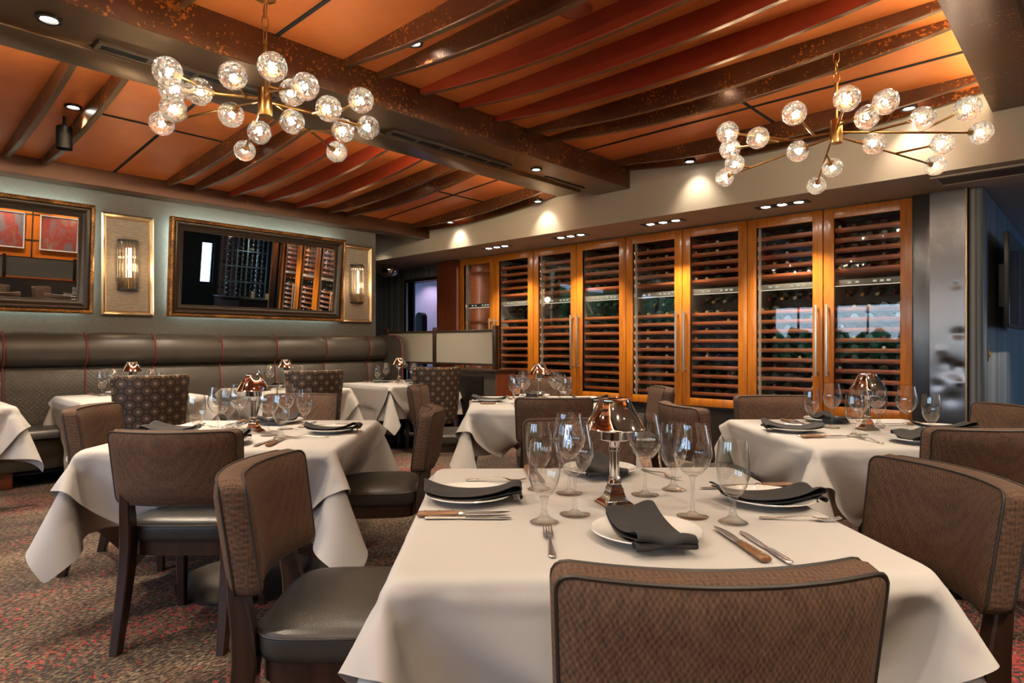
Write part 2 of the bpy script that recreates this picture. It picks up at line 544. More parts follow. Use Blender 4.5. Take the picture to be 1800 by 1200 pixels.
# resting shapes of the two table linens, as steps between neighbouring points
CL_UNDER = [
[-1121,47,46,38,25,3,-17,-33,-38,-32,-3,35,54,64,66,66,64,63,61,58,54,52,46,64,66,66,65,65,66,66,65,65,66,66,67,55,57,58,57,55,53,50,50,46,37,23,11,9,12,24,38,49,53,53,47,43,
41,-2468,47,46,43,34,16,-8,-28,-37,-31,-6,32,54,64,65,63,65,65,64,61,57,50,52,64,65,65,66,65,65,66,66,64,66,66,63,64,63,62,62,58,52,50,46,44,34,22,11,7,18,30,44,52,54,50,46,
42,42,-2546,48,47,45,40,28,4,-17,-35,-33,-9,28,56,64,64,61,64,65,66,64,62,49,57,65,65,66,64,66,65,65,66,66,64,66,62,66,64,65,64,63,61,49,45,41,32,18,10,11,22,37,50,54,52,48,
44,42,42,-2622,48,48,46,45,37,19,-7,-30,-32,-14,26,56,66,62,60,63,64,65,65,65,56,61,65,65,65,66,64,66,65,65,66,65,65,64,64,66,64,66,60,64,62,47,37,30,18,8,15,28,45,53,53,50,
45,43,40,38,-2690,48,47,47,48,43,31,10,-22,-32,-16,22,56,66,62,61,63,63,64,65,64,65,65,64,66,64,66,65,65,65,65,66,65,65,66,64,66,64,64,64,58,65,58,39,29,14,9,20,38,50,54,51,
45,42,40,34,32,-2738,42,45,47,47,47,42,24,-6,-27,-22,19,58,65,61,62,64,64,64,64,65,65,66,66,66,65,65,66,66,65,65,66,65,65,66,65,65,64,65,64,59,64,63,47,29,13,10,28,45,54,52,
47,40,38,31,25,20,-2750,32,38,42,44,48,46,40,12,-18,-24,14,58,66,62,62,64,64,64,66,65,65,66,66,66,66,66,65,65,66,66,66,65,65,66,65,65,66,64,65,63,60,65,54,33,14,13,36,53,52,
48,40,32,27,20,13,10,-2724,22,28,32,38,42,46,46,34,-4,-21,8,61,64,62,64,64,65,65,66,65,66,65,66,66,66,66,66,65,65,66,66,66,65,66,65,66,65,65,66,64,64,60,60,40,12,22,47,55,
47,37,29,21,13,9,3,1,-2658,14,17,21,27,31,38,42,46,24,-14,1,62,65,62,64,65,65,66,66,66,65,65,66,66,66,66,66,65,66,65,66,66,66,66,65,65,66,66,65,65,62,62,64,48,14,34,55,
48,33,23,13,8,2,0,-2,-4,-2562,8,10,12,14,20,24,30,38,44,9,-3,62,66,64,64,65,65,66,66,66,65,66,65,66,66,66,66,66,65,66,65,66,66,66,66,65,66,65,66,65,64,63,65,56,20,50,
49,26,14,6,0,-2,-3,-3,-4,-5,-2453,6,8,7,8,9,12,18,20,30,38,-1,65,66,65,65,65,65,66,66,66,65,66,65,66,66,66,66,66,66,65,66,65,66,66,66,66,66,65,65,66,65,65,65,64,35,
48,17,4,-3,-4,-4,-4,-4,-5,-4,-5,-2336,6,6,6,6,5,7,7,9,12,17,18,66,67,66,65,65,66,66,66,66,66,65,66,65,66,66,66,66,66,66,65,66,65,66,66,66,66,66,65,66,66,66,69,66,
46,0,-4,-6,-6,-5,-5,-4,-4,-5,-5,-4,-2222,7,6,6,5,6,5,7,6,7,5,-6,57,69,66,66,66,66,66,66,66,66,65,66,65,66,66,66,66,66,66,66,66,65,66,66,65,66,66,66,66,67,66,68,
71,4,-17,-11,-6,-6,-6,-5,-5,-4,-4,-5,-5,-2113,5,6,4,6,4,3,2,0,-3,-14,-4,57,67,66,66,66,66,66,66,66,66,66,65,66,66,65,66,66,66,66,66,66,66,66,65,66,66,66,66,66,66,65,
67,70,9,-14,-30,-20,-14,-12,-10,-8,-6,-6,-5,-5,-2022,5,4,3,0,0,-2,-4,-6,-9,-15,-2,57,66,65,66,66,66,66,66,66,66,66,66,65,66,66,65,66,66,66,66,66,66,66,66,66,65,66,66,66,65,
66,67,69,13,-25,-26,-22,-22,-18,-17,-15,-12,-8,-8,-6,-1942,-1,-2,-3,-4,-4,-7,-8,-8,-11,-10,0,56,66,65,66,65,66,66,66,66,66,66,66,66,65,66,66,65,66,66,66,66,66,66,66,66,66,65,66,66,
65,66,66,68,17,-25,-24,-22,-22,-23,-23,-22,-20,-16,-10,-8,-1895,-5,-5,-7,-7,-9,-8,-8,-9,-7,-6,0,56,66,66,65,66,66,65,66,66,66,66,66,66,66,65,66,66,65,66,66,66,66,66,66,66,66,65,66,
65,66,66,66,66,21,-21,-18,-20,-23,-25,-26,-26,-25,-27,-20,-12,-1872,-8,-6,-8,-8,-8,-8,-8,-7,-6,-1,0,56,66,66,66,66,65,66,66,65,66,66,66,66,66,66,65,66,66,65,66,66,66,66,66,66,66,65,
66,65,66,66,66,66,23,-9,-18,-23,-25,-26,-26,-29,-29,-30,-26,-24,-1860,-6,-7,-7,-8,-7,-7,-6,-6,-4,-3,1,57,65,66,66,66,66,66,65,66,65,66,66,66,66,66,66,66,65,66,65,66,66,66,66,66,66,
65,66,65,66,66,66,65,25,-4,-22,-28,-29,-29,-28,-28,-28,-30,-29,-30,-1841,-6,-6,-7,-7,-8,-8,-6,-6,-5,-3,2,58,65,65,66,66,66,66,66,65,66,65,66,66,66,66,66,66,65,66,66,65,66,66,66,66,
66,65,66,65,66,66,66,64,28,-4,-36,-36,-33,-31,-29,-27,-27,-25,-30,-31,-1811,-6,-6,-7,-9,-8,-8,-8,-7,-7,-4,2,58,66,65,65,66,66,66,66,66,65,66,65,66,66,66,66,66,66,65,66,66,65,66,66,
66,66,66,65,65,66,66,66,65,27,-7,-26,-40,-42,-39,-36,-34,-26,-25,-28,-29,-1779,-3,-7,-8,-11,-8,-10,-8,-10,-10,-6,5,57,66,65,66,65,66,66,66,66,66,65,66,65,66,66,66,66,66,66,65,66,65,66,
66,66,66,66,65,66,65,66,66,65,26,-9,-22,-34,-41,-45,-42,-40,-38,-28,-28,-30,-1742,-8,-5,-9,-12,-12,-10,-11,-9,-10,-6,5,57,66,66,65,66,65,66,66,66,66,66,65,66,66,65,66,66,66,66,66,65,66,
65,66,66,66,66,66,65,66,65,66,66,25,-12,-22,-29,-38,-42,-44,-44,-44,-46,-32,-30,-1716,-5,-7,-9,-12,-13,-10,-13,-9,-9,-5,5,57,66,66,66,66,65,66,65,66,66,66,66,66,65,66,65,66,66,66,66,66,
65,66,65,66,66,66,66,66,65,65,66,66,24,-12,-24,-28,-34,-39,-43,-45,-47,-47,-42,-34,-1701,-6,-7,-11,-14,-12,-12,-10,-10,-8,-4,6,57,66,65,66,66,66,65,66,65,66,66,66,66,66,65,66,65,66,66,66,
66,66,65,66,65,66,66,66,66,66,65,65,66,24,-14,-22,-28,-34,-38,-42,-46,-48,-48,-40,-34,-1704,-6,-6,-11,-13,-15,-11,-10,-9,-8,-3,6,58,65,65,66,66,66,66,65,66,65,66,66,66,66,66,65,66,65,66,
66,66,66,66,65,66,65,66,66,66,66,65,66,65,24,-14,-23,-27,-34,-37,-43,-46,-48,-48,-38,-32,-1707,-7,-6,-12,-14,-12,-12,-12,-8,-6,-5,7,58,66,64,66,66,66,66,66,65,66,65,66,66,66,66,66,65,66,
65,66,66,66,66,66,65,66,65,66,66,66,66,65,65,24,-14,-22,-30,-31,-37,-43,-46,-50,-47,-39,-30,-1709,-4,-8,-11,-15,-14,-12,-10,-8,-8,-4,8,58,66,65,65,66,66,66,66,66,65,66,65,66,66,66,66,66,
65,66,65,66,66,66,66,66,65,66,65,66,66,66,66,64,24,-15,-23,-26,-33,-37,-43,-47,-49,-47,-38,-30,-1710,-5,-7,-12,-14,-14,-12,-11,-8,-8,-3,8,58,66,66,65,65,66,66,66,66,66,65,66,65,66,66,66,
66,66,65,66,65,66,66,66,66,66,65,66,65,66,66,66,64,23,-14,-23,-27,-32,-37,-42,-48,-48,-49,-37,-30,-1710,-6,-6,-12,-15,-15,-11,-10,-9,-7,-3,8,58,66,66,66,65,65,66,66,66,66,66,65,66,65,66,
66,66,66,66,65,66,65,66,66,66,66,66,65,66,65,66,66,65,22,-15,-22,-28,-30,-38,-42,-48,-50,-46,-38,-29,-1711,-6,-6,-12,-16,-12,-14,-10,-8,-8,-4,10,59,65,66,66,66,65,66,65,66,66,66,66,65,66,
65,66,66,66,66,66,66,65,66,65,66,66,66,66,65,66,65,66,65,21,-14,-22,-26,-33,-37,-42,-48,-50,-47,-37,-28,-1710,-6,-8,-12,-16,-14,-12,-10,-9,-8,-3,10,59,66,65,66,66,66,65,66,65,66,66,66,66,
66,65,66,65,66,66,66,66,66,65,66,65,66,66,66,66,65,66,65,65,21,-14,-21,-29,-31,-37,-44,-46,-50,-48,-36,-30,-1706,-8,-8,-12,-14,-14,-13,-11,-10,-7,-3,10,60,65,65,66,66,66,66,65,66,65,66,66,
66,66,66,65,66,65,66,66,66,66,66,65,66,65,66,66,66,66,65,66,65,20,-13,-22,-28,-31,-39,-43,-47,-49,-48,-37,-31,-1706,-8,-6,-12,-14,-12,-14,-10,-10,-10,-4,13,59,66,64,66,66,66,66,66,65,66,65,
66,66,66,66,66,65,66,65,66,66,66,66,66,65,66,65,66,66,66,66,65,65,20,-12,-23,-26,-34,-38,-45,-46,-48,-50,-36,-34,-1710,-6,-7,-8,-12,-13,-12,-11,-11,-10,-2,13,59,66,65,65,66,66,66,66,66,65,
66,65,66,66,66,66,66,65,66,66,65,66,66,66,66,65,66,65,66,66,66,66,64,20,-12,-20,-28,-33,-43,-44,-48,-46,-44,-36,-34,-1730,-4,-6,-8,-8,-8,-11,-9,-10,-10,-2,13,59,66,66,65,65,66,66,66,66,
66,65,66,65,66,66,66,66,66,66,65,66,65,66,66,66,66,66,65,66,65,66,66,64,20,-12,-18,-28,-36,-45,-45,-45,-37,-30,-32,-36,-1768,-5,-5,-6,-8,-6,-10,-8,-7,-6,-2,14,59,66,66,65,66,65,66,66,
66,66,66,66,65,66,65,66,66,66,66,66,65,66,65,66,66,66,66,66,65,66,65,66,64,20,-10,-18,-28,-46,-40,-40,-33,-29,-30,-31,-35,-1801,-7,-6,-6,-6,-8,-6,-6,-6,-3,1,13,60,65,66,66,65,66,65,
66,66,66,66,66,66,65,66,65,66,66,66,66,66,66,65,66,65,66,66,66,66,66,65,65,66,17,-9,-15,-35,-35,-37,-30,-28,-30,-33,-31,-34,-1822,-10,-8,-8,-8,-6,-6,-6,-2,0,0,13,60,65,66,66,66,65,
66,66,65,66,66,66,66,66,65,66,66,65,66,66,66,66,66,66,65,66,65,66,66,66,66,65,65,16,-11,-17,-21,-29,-31,-31,-32,-32,-34,-32,-28,-1824,-12,-12,-11,-10,-10,-8,-6,-4,1,4,10,61,65,66,66,66,
66,66,65,66,65,66,66,66,66,66,66,65,66,65,66,66,66,66,66,66,65,66,66,65,66,66,66,64,14,-13,-20,-22,-25,-28,-30,-30,-32,-34,-28,-17,-1807,-15,-15,-14,-14,-14,-12,-12,-8,-4,7,9,61,66,65,66,
66,66,66,66,65,66,65,66,66,66,66,66,66,65,66,66,65,66,66,66,66,66,66,66,65,66,65,66,66,10,-24,-24,-20,-26,-26,-26,-29,-29,-25,-16,-11,-1787,-15,-18,-14,-18,-16,-18,-16,-15,-12,-6,13,63,66,65,
66,66,66,66,66,66,65,66,65,66,66,66,66,66,66,66,65,66,66,65,66,66,66,66,66,66,66,65,67,66,6,-22,-27,-29,-24,-25,-25,-22,-18,-14,-12,-8,-1778,-18,-16,-18,-18,-17,-18,-18,-19,-21,-9,-1,64,66,
66,65,66,66,66,66,66,66,66,65,66,65,66,66,66,66,66,66,65,66,66,65,66,66,66,66,66,66,66,66,66,4,-18,-32,-26,-24,-20,-17,-13,-12,-8,-10,-8,-1810,-16,-16,-15,-15,-16,-17,-17,-18,-20,-28,0,64,
66,67,66,66,65,66,66,66,66,66,66,65,66,66,65,66,66,66,66,66,66,65,66,65,66,66,66,66,66,66,68,66,3,-29,-23,-17,-14,-10,-10,-8,-6,-8,-6,-7,-1903,-12,-14,-12,-13,-13,-13,-13,-12,-14,-18,-4,
65,69,66,66,66,65,66,65,66,66,66,66,66,66,65,66,65,66,66,66,66,66,65,66,65,66,66,66,66,66,66,68,68,-1,-11,-8,-8,-6,-7,-7,-6,-6,-6,-6,-6,-2022,-14,-12,-14,-12,-14,-13,-13,-14,-14,-11,
63,60,66,65,65,66,66,66,65,66,65,66,66,66,66,66,65,66,65,66,66,66,66,66,65,66,65,66,66,65,65,66,64,66,55,3,-6,-7,-7,-7,-6,-7,-6,-6,-6,-6,-2150,-13,-13,-12,-14,-12,-12,-15,-15,-4,
58,62,49,66,65,65,64,65,66,66,66,65,66,65,66,66,66,66,65,66,65,66,66,66,66,66,65,65,66,66,66,62,66,65,63,43,52,15,1,-5,-6,-6,-6,-6,-6,-6,-6,-2274,-13,-13,-13,-13,-16,-14,-12,6,
49,61,60,40,64,65,63,64,65,65,66,66,66,66,65,65,66,66,66,66,66,65,66,65,66,66,66,66,65,65,66,64,62,65,65,59,25,56,50,24,10,2,-2,-6,-5,-6,-6,-6,-2397,-14,-14,-16,-14,-12,-4,12,
40,58,62,52,36,60,66,63,63,64,65,66,65,66,66,66,65,66,65,66,66,66,66,65,66,65,66,66,66,65,66,65,63,61,64,66,54,16,42,58,47,29,18,10,4,-2,-3,-5,-6,-2524,-16,-14,-12,-7,3,16,
34,52,60,61,43,32,58,66,64,61,63,66,66,65,65,66,66,66,65,66,65,66,66,66,66,65,66,65,66,66,66,65,65,62,60,64,65,51,12,26,54,56,44,33,24,17,9,5,-1,-3,-2650,-13,-8,-1,8,19,
31,45,57,62,54,37,31,54,66,64,60,64,64,66,66,65,65,66,66,66,65,66,65,66,66,66,66,65,65,66,66,66,65,64,61,60,63,65,48,11,14,43,58,52,43,34,27,23,16,11,3,-2760,-3,4,13,19,
29,40,52,61,60,48,32,29,53,64,64,61,61,65,65,66,66,65,65,66,66,66,66,65,65,66,66,66,66,65,65,66,66,65,63,60,59,63,64,46,15,3,30,52,58,49,41,36,30,27,21,16,-2836,9,16,21,
27,35,46,58,62,56,42,26,31,49,64,64,62,60,64,65,65,66,65,66,65,66,66,66,66,65,66,65,66,66,66,65,65,66,65,63,57,59,63,64,43,14,2,18,42,56,56,46,40,37,33,30,26,-2871,19,21,
26,31,40,54,60,61,49,36,27,30,47,62,65,60,60,63,66,65,65,65,66,66,65,66,66,66,66,65,66,65,66,66,65,65,66,65,61,57,58,63,64,40,13,-1,11,33,50,58,52,44,38,36,36,32,-2866,20,
22,28,34,46,58,63,56,45,32,24,31,45,60,65,61,58,62,66,66,64,66,66,65,66,65,66,66,66,66,66,65,65,66,65,65,66,64,60,56,58,64,62,38,13,-1,5,23,42,56,56,49,41,36,35,35,-2845,
22,21,29,40,53,62,60,52,39,29,24,32,43,57,66,60,58,62,64,66,65,65,66,66,66,65,66,65,66,66,66,65,66,65,66,65,65,64,59,56,56,64,60,37,12,-2,3,15,34,50,56,54,44,38,32,34,
-2810,18,23,31,46,58,62,58,46,34,28,26,31,41,54,66,59,59,60,64,66,66,65,65,66,66,66,65,66,65,66,66,66,65,65,66,66,64,63,59,54,56,64,59,34,10,1,0,9,25,43,55,56,48,40,31,
33],
[-1436,21,28,41,52,60,60,55,51,54,63,53,34,12,0,-5,1,4,8,10,9,10,11,7,7,8,6,8,6,6,7,6,7,6,6,-6,-10,-14,-20,-26,-32,-36,-36,-42,-52,-60,-63,-64,-63,-60,-49,-36,-19,-2,13,19,
21,-79,21,25,34,45,57,62,57,51,55,63,54,34,11,-10,-19,-8,-1,3,8,8,10,10,8,7,7,7,7,6,7,7,6,6,6,8,4,4,2,-4,-14,-32,-38,-42,-44,-54,-60,-64,-64,-62,-56,-42,-26,-9,7,14,
20,21,-110,19,22,28,37,51,61,60,53,54,62,56,34,6,-17,-23,-14,-10,-4,2,6,10,9,7,8,7,7,6,7,7,6,6,6,7,7,6,7,7,8,8,-11,-38,-44,-48,-55,-62,-63,-64,-60,-51,-32,-15,1,11,
18,19,20,-133,15,17,23,29,43,56,61,55,55,61,58,32,2,-20,-24,-19,-15,-12,-6,-2,8,8,8,6,8,6,7,7,6,6,7,7,6,7,7,6,8,8,20,10,-14,-42,-50,-56,-62,-64,-63,-57,-41,-22,-5,9,
15,20,20,26,-150,6,9,15,22,32,48,60,60,54,60,60,30,-3,-21,-23,-19,-17,-15,-12,-10,-12,7,7,8,8,7,7,7,7,7,7,6,5,5,8,9,11,13,15,27,1,-24,-50,-56,-64,-64,-60,-51,-31,-10,6,
14,20,22,26,28,-158,-4,2,6,12,20,36,54,61,57,59,60,29,-6,-22,-22,-18,-16,-13,-13,-10,-8,-5,1,3,5,5,6,5,7,7,6,6,7,7,9,11,10,13,15,25,15,-10,-43,-57,-62,-64,-58,-41,-17,2,
12,22,24,27,29,31,-159,-10,-8,-3,1,10,18,40,58,60,59,61,26,-8,-22,-20,-16,-13,-11,-8,-8,-5,-5,-2,0,1,2,3,4,6,4,6,5,6,7,8,8,9,10,11,16,26,6,-33,-53,-64,-63,-51,-27,-3,
12,22,26,30,30,28,28,-150,-12,-13,-11,-7,-3,4,16,46,62,59,63,22,-10,-20,-18,-14,-10,-8,-6,-4,-4,-2,-1,-1,0,0,2,2,2,4,4,3,5,4,6,4,8,8,8,12,16,26,-22,-48,-64,-60,-38,-10,
12,23,28,29,30,27,24,23,-134,-11,-11,-13,-12,-11,-8,-1,11,54,62,62,20,-9,-21,-14,-12,-6,-4,-3,-1,-3,-2,-1,-1,1,0,0,0,2,2,2,2,2,4,1,5,3,5,7,11,20,20,-10,-42,-64,-52,-18,
10,26,28,30,26,24,20,18,15,-109,-8,-8,-10,-10,-13,-13,-10,-6,4,60,62,16,-5,-17,-14,-6,-2,-2,-2,-1,-1,-1,0,-1,0,0,0,0,0,0,0,2,0,2,0,2,2,3,4,7,15,19,-2,-31,-61,-34,
11,27,28,26,21,19,14,14,14,11,-79,-4,-6,-7,-7,-9,-10,-11,-12,-10,-4,62,1,-1,0,-12,4,-2,-1,-1,0,0,0,-1,0,-1,0,0,-1,-1,0,0,0,0,0,0,1,-1,0,3,3,4,9,1,-8,-52,
12,26,23,18,15,14,10,12,10,13,11,-48,-6,-4,-5,-5,-5,-6,-6,-8,-9,-10,-12,7,1,2,2,0,0,0,0,0,0,0,-1,0,-1,0,0,0,0,0,0,0,-1,0,0,-1,0,-1,-1,-3,-2,-3,-3,-1,
15,19,12,9,8,11,10,12,12,12,10,12,-18,-6,-5,-5,-4,-5,-5,-5,-5,-5,-3,-4,-4,2,2,0,0,0,0,-1,0,-1,0,0,0,0,0,-1,0,-1,0,0,0,0,-1,0,-1,0,0,-1,-1,0,-2,-4,
-5,11,4,4,7,9,9,11,10,11,11,12,12,6,-5,-4,-4,-4,-3,-4,-2,-2,0,-1,-2,-2,0,1,0,0,0,-1,0,0,-1,0,0,0,0,0,-1,-1,0,0,0,0,0,-1,-1,0,0,0,-1,-1,0,-2,
0,0,3,3,2,2,4,4,6,8,8,10,10,10,26,-4,-4,-2,-2,-2,0,-1,-1,0,-2,-1,-1,-1,0,0,0,0,-1,0,0,0,0,0,-1,0,-1,0,0,0,0,0,-1,-1,0,0,0,0,-1,-1,0,0,
-2,0,0,2,3,2,3,2,2,2,4,6,8,8,8,36,-1,-1,-1,-1,0,-1,-1,0,-1,-1,-1,-1,-1,0,0,0,-1,0,0,0,0,0,-1,0,-1,0,0,0,0,-1,0,-1,0,0,0,0,-1,-1,0,0,
-1,-1,0,0,2,2,2,3,2,3,2,2,3,4,7,7,45,0,0,-1,-1,0,-2,0,-1,-1,0,-2,0,-1,0,-1,0,0,0,0,0,0,-1,0,-1,0,0,0,0,-1,0,-1,0,0,0,0,-1,0,-1,0,
0,-1,-1,0,0,2,2,1,2,3,2,3,3,2,3,3,7,51,0,-1,-1,-1,-1,0,-1,-1,0,-1,-1,0,-1,0,-1,0,0,0,0,0,-1,0,-1,0,0,0,0,-1,0,-1,0,0,0,0,-1,0,-1,0,
0,-1,0,-1,0,0,1,1,1,3,2,4,2,4,2,2,4,2,56,-1,-1,0,-1,-1,0,-2,0,0,-2,0,-1,0,-1,0,0,0,0,0,-1,0,-1,0,0,0,0,-1,0,-1,0,0,0,0,0,-1,-1,0,
0,0,-1,-1,0,0,0,0,1,2,2,3,2,2,4,2,3,3,0,59,-1,0,-1,-1,0,-1,-1,0,-1,-1,0,-1,0,-1,0,0,0,0,-1,0,-1,0,0,0,0,0,-1,-1,0,0,0,0,0,-1,-1,0,
0,0,-1,0,-1,0,0,0,0,0,1,-1,0,2,2,4,4,4,2,2,62,0,-1,-1,0,-1,-1,0,0,-2,0,0,-1,-1,0,0,0,0,-1,0,-1,0,0,0,0,0,-1,-1,0,0,0,0,0,-1,-1,0,
0,0,0,-1,-1,0,0,0,0,0,0,0,0,0,0,-1,1,3,5,4,2,68,-2,0,0,-1,-1,0,0,-1,-1,0,-1,0,-1,0,0,0,-1,0,-1,0,0,0,0,0,-1,-1,0,0,0,0,0,-1,0,-1,
0,0,0,-1,0,-1,0,0,0,0,0,0,0,-1,0,0,-1,0,0,3,3,2,74,0,-1,-1,0,0,0,-1,-1,0,0,-1,-1,0,0,0,0,-1,-1,0,0,0,0,0,-1,0,-1,0,0,0,0,-1,0,-1,
0,0,0,0,-1,-1,0,0,0,0,0,0,0,-1,-1,0,0,0,0,-1,-1,0,2,82,0,-1,-1,0,0,-1,-1,0,0,-1,-1,0,0,0,0,-1,0,-1,0,0,0,0,-1,0,-1,0,0,0,0,-1,0,-1,
0,0,0,0,-1,-1,0,0,0,0,0,-1,0,0,-1,0,0,0,-1,0,-1,0,0,0,84,-1,-1,0,0,0,-1,-1,0,0,-1,-1,0,0,0,-1,0,-1,0,0,0,0,-1,0,-1,0,0,0,0,-1,0,-1,
0,0,0,0,-1,0,-1,0,0,0,0,-1,0,0,-1,0,0,0,-1,0,-1,0,0,0,0,84,-1,-1,0,0,-1,-1,0,0,-1,-1,0,0,0,0,-1,-1,0,0,0,0,-1,0,-1,0,0,0,0,-1,0,-1,
0,0,0,0,-1,0,-1,0,0,0,0,-1,0,0,-1,0,0,0,-1,0,-1,0,0,0,0,0,83,-1,0,0,-1,-1,0,0,0,-1,-1,0,0,0,-1,0,-1,0,0,0,-1,0,-1,0,0,0,0,-1,0,-1,
0,0,0,0,0,-1,-1,0,0,0,0,0,-1,0,-1,0,0,0,0,-1,-1,0,0,0,0,-1,0,83,0,0,0,-1,-1,0,0,-1,-1,0,0,0,0,-1,-1,0,0,0,0,-1,-1,0,0,0,0,0,-1,-1,
0,0,0,0,0,-1,0,-1,0,0,0,0,-1,0,-1,0,0,0,0,-1,-1,0,0,0,0,-1,0,-1,84,0,0,-1,-1,0,0,-1,-1,0,0,0,0,-1,-1,0,0,0,0,-1,0,-1,0,0,0,0,-1,0,
-1,0,0,0,0,-1,0,-1,0,0,0,0,-1,0,-1,0,0,0,0,-1,-1,0,0,0,0,-1,0,-1,0,84,0,-1,0,-1,0,0,-1,-1,0,0,0,-1,0,-1,0,0,0,-1,0,-1,0,0,0,0,-1,0,
-1,0,0,0,0,-1,0,-1,0,0,0,0,0,-1,-1,0,0,0,0,-1,0,-1,0,0,0,-1,0,-1,0,0,84,0,-1,-1,0,0,-1,-1,0,0,0,-1,0,-1,0,0,0,0,-1,-1,0,0,0,0,-1,0,
-1,0,0,0,0,-1,0,-1,0,0,0,0,0,-1,0,-1,0,0,0,0,-1,-1,0,0,0,-1,0,-1,0,0,0,84,-1,-1,0,0,-1,-1,0,0,0,-1,0,-1,0,0,0,0,-1,0,-1,0,0,0,0,-1,
-1,0,0,0,0,0,-1,-1,0,0,0,0,0,-1,0,-1,0,0,0,0,-1,-1,0,0,0,-1,0,-1,0,0,0,0,83,0,-1,0,0,-1,-1,0,0,-1,0,-1,0,0,0,0,0,-1,-1,0,0,0,0,-1,
-1,0,0,0,0,0,-1,-1,0,0,0,0,0,-1,0,-1,0,0,0,0,-1,0,-1,0,0,-1,0,-1,0,0,0,0,0,83,-1,0,0,-1,-1,0,0,-1,0,-1,0,0,0,0,0,-1,-1,0,0,0,0,-1,
0,-1,0,0,0,0,-1,0,-1,0,0,0,0,-1,0,0,-1,0,0,0,0,-1,-1,0,0,-1,-1,0,0,0,0,0,0,-1,83,0,0,0,-1,-1,0,-1,0,-1,0,0,0,0,0,-1,0,-1,0,0,0,-1,
0,-1,0,0,0,0,-1,0,-1,0,0,0,0,-1,0,0,-1,0,0,0,0,-1,-1,0,0,-1,-1,0,0,0,0,0,0,-1,-1,82,0,0,0,0,0,0,-1,-1,0,0,0,0,0,0,-1,-1,0,0,0,-1,
0,-1,0,0,0,0,-1,0,-1,0,0,0,0,-1,0,-1,0,0,0,0,0,0,-1,-1,0,0,-2,0,0,0,-1,0,-1,-4,-2,-1,87,0,0,0,0,0,0,0,0,0,0,0,0,0,0,-1,-1,0,0,0,
-1,-1,0,0,0,0,-1,0,-1,0,0,0,0,-1,0,-1,0,0,0,0,0,0,-1,0,-1,0,-1,-1,0,-1,0,0,-3,-4,-4,-3,-1,93,0,0,0,1,0,0,0,0,0,0,0,0,0,-1,-1,0,0,0,
-1,0,-1,0,0,0,-1,0,-1,0,0,0,0,-1,0,-1,0,0,0,0,0,0,0,-1,-1,0,0,-1,-1,0,-2,0,-4,-4,-4,-4,-2,-2,99,-1,0,0,0,0,1,0,0,0,1,-1,1,0,-1,-1,0,0,
-1,0,-1,0,0,0,-1,0,-1,0,0,0,0,0,-1,-1,0,0,0,0,0,0,0,-1,0,-1,0,0,-2,0,-2,-3,-3,-3,-3,-3,-3,-2,-4,100,1,1,0,0,0,0,0,0,0,1,0,1,0,-1,-1,0,
0,-1,-1,0,0,0,0,-1,-1,0,0,0,0,-1,0,-1,0,0,0,0,0,0,0,-1,0,0,-1,0,-1,-1,-2,-1,-3,-2,-4,-2,-4,-2,-4,-5,94,1,3,1,2,2,1,1,0,0,0,1,1,-1,-1,0,
0,-1,-1,0,0,0,0,-1,-1,0,0,0,0,0,-1,-1,0,0,0,0,0,0,-1,0,0,0,0,-1,0,-2,-2,-2,-1,-3,-2,-2,-4,-2,-3,-5,-8,83,3,4,2,4,3,3,4,2,2,0,1,1,-1,-1,
0,0,-1,-1,0,0,0,-1,0,-1,0,0,0,0,-1,-1,0,0,0,0,0,0,-1,0,0,0,0,-1,0,0,-2,-2,-2,-2,-3,-2,-3,-2,-4,-5,-7,-9,79,3,4,4,4,4,3,4,4,5,0,4,1,-1,
-1,0,-1,-1,0,0,0,-1,0,-1,0,0,0,0,-1,-1,0,0,0,0,0,-1,0,0,-1,0,0,0,0,1,-1,-2,-3,-2,-2,-2,-3,-4,-4,-8,-8,-9,-9,91,3,4,4,4,3,4,3,4,4,2,6,0,
-1,-1,0,-1,-1,0,0,0,-1,-1,0,0,0,0,-1,0,-1,0,0,0,0,-1,0,0,-1,0,0,0,0,0,2,-2,-3,-3,-2,-2,-4,-7,-8,-10,-11,-10,-12,-10,100,6,6,5,5,6,5,5,6,5,1,12,
0,-2,-2,-2,0,-1,-1,0,0,0,-1,0,-1,0,0,0,0,0,-1,0,-1,0,0,0,0,0,-1,0,1,1,1,3,-3,-8,-5,-7,-10,-10,-12,-12,-12,-12,-13,-12,-12,95,4,6,4,6,4,4,4,0,2,18,
-5,17,-2,2,3,1,0,0,0,0,0,0,0,0,0,0,1,-1,1,0,0,0,0,0,-1,0,0,0,0,0,-2,1,1,6,-16,-22,-15,-10,-13,-10,-12,-11,-13,-11,-12,-13,70,5,5,4,4,2,2,9,15,33,
17,-1,-43,-4,6,12,16,2,0,0,-1,-1,0,0,0,0,0,0,1,-1,0,0,0,2,0,-1,1,0,0,-2,-8,-21,-3,1,17,48,-14,-32,-26,-20,-17,-13,-14,-13,-11,-12,-12,38,6,4,6,6,10,18,28,40,
29,7,-22,-52,-18,7,15,18,10,0,0,-2,-1,-2,0,-1,1,0,1,0,0,1,-1,1,1,-1,1,2,0,0,-4,-16,-20,-12,2,28,60,23,-17,-32,-33,-29,-24,-20,-16,-14,-15,-13,10,8,9,13,20,28,36,42,
36,16,-7,-39,-56,-25,3,16,21,14,5,-2,-2,-4,0,0,0,-1,-1,2,0,0,0,1,0,1,0,2,2,3,-2,-9,-18,-24,-15,3,36,62,48,6,-20,-32,-34,-34,-30,-26,-22,-18,-18,-11,15,20,27,35,40,43,
39,26,4,-22,-50,-56,-32,0,16,22,18,8,-1,-3,-5,-3,0,0,1,-1,1,0,1,0,0,0,0,3,3,4,0,-2,-13,-20,-26,-17,4,40,64,59,29,-3,-23,-30,-35,-35,-34,-30,-26,-25,-28,27,34,38,43,43,
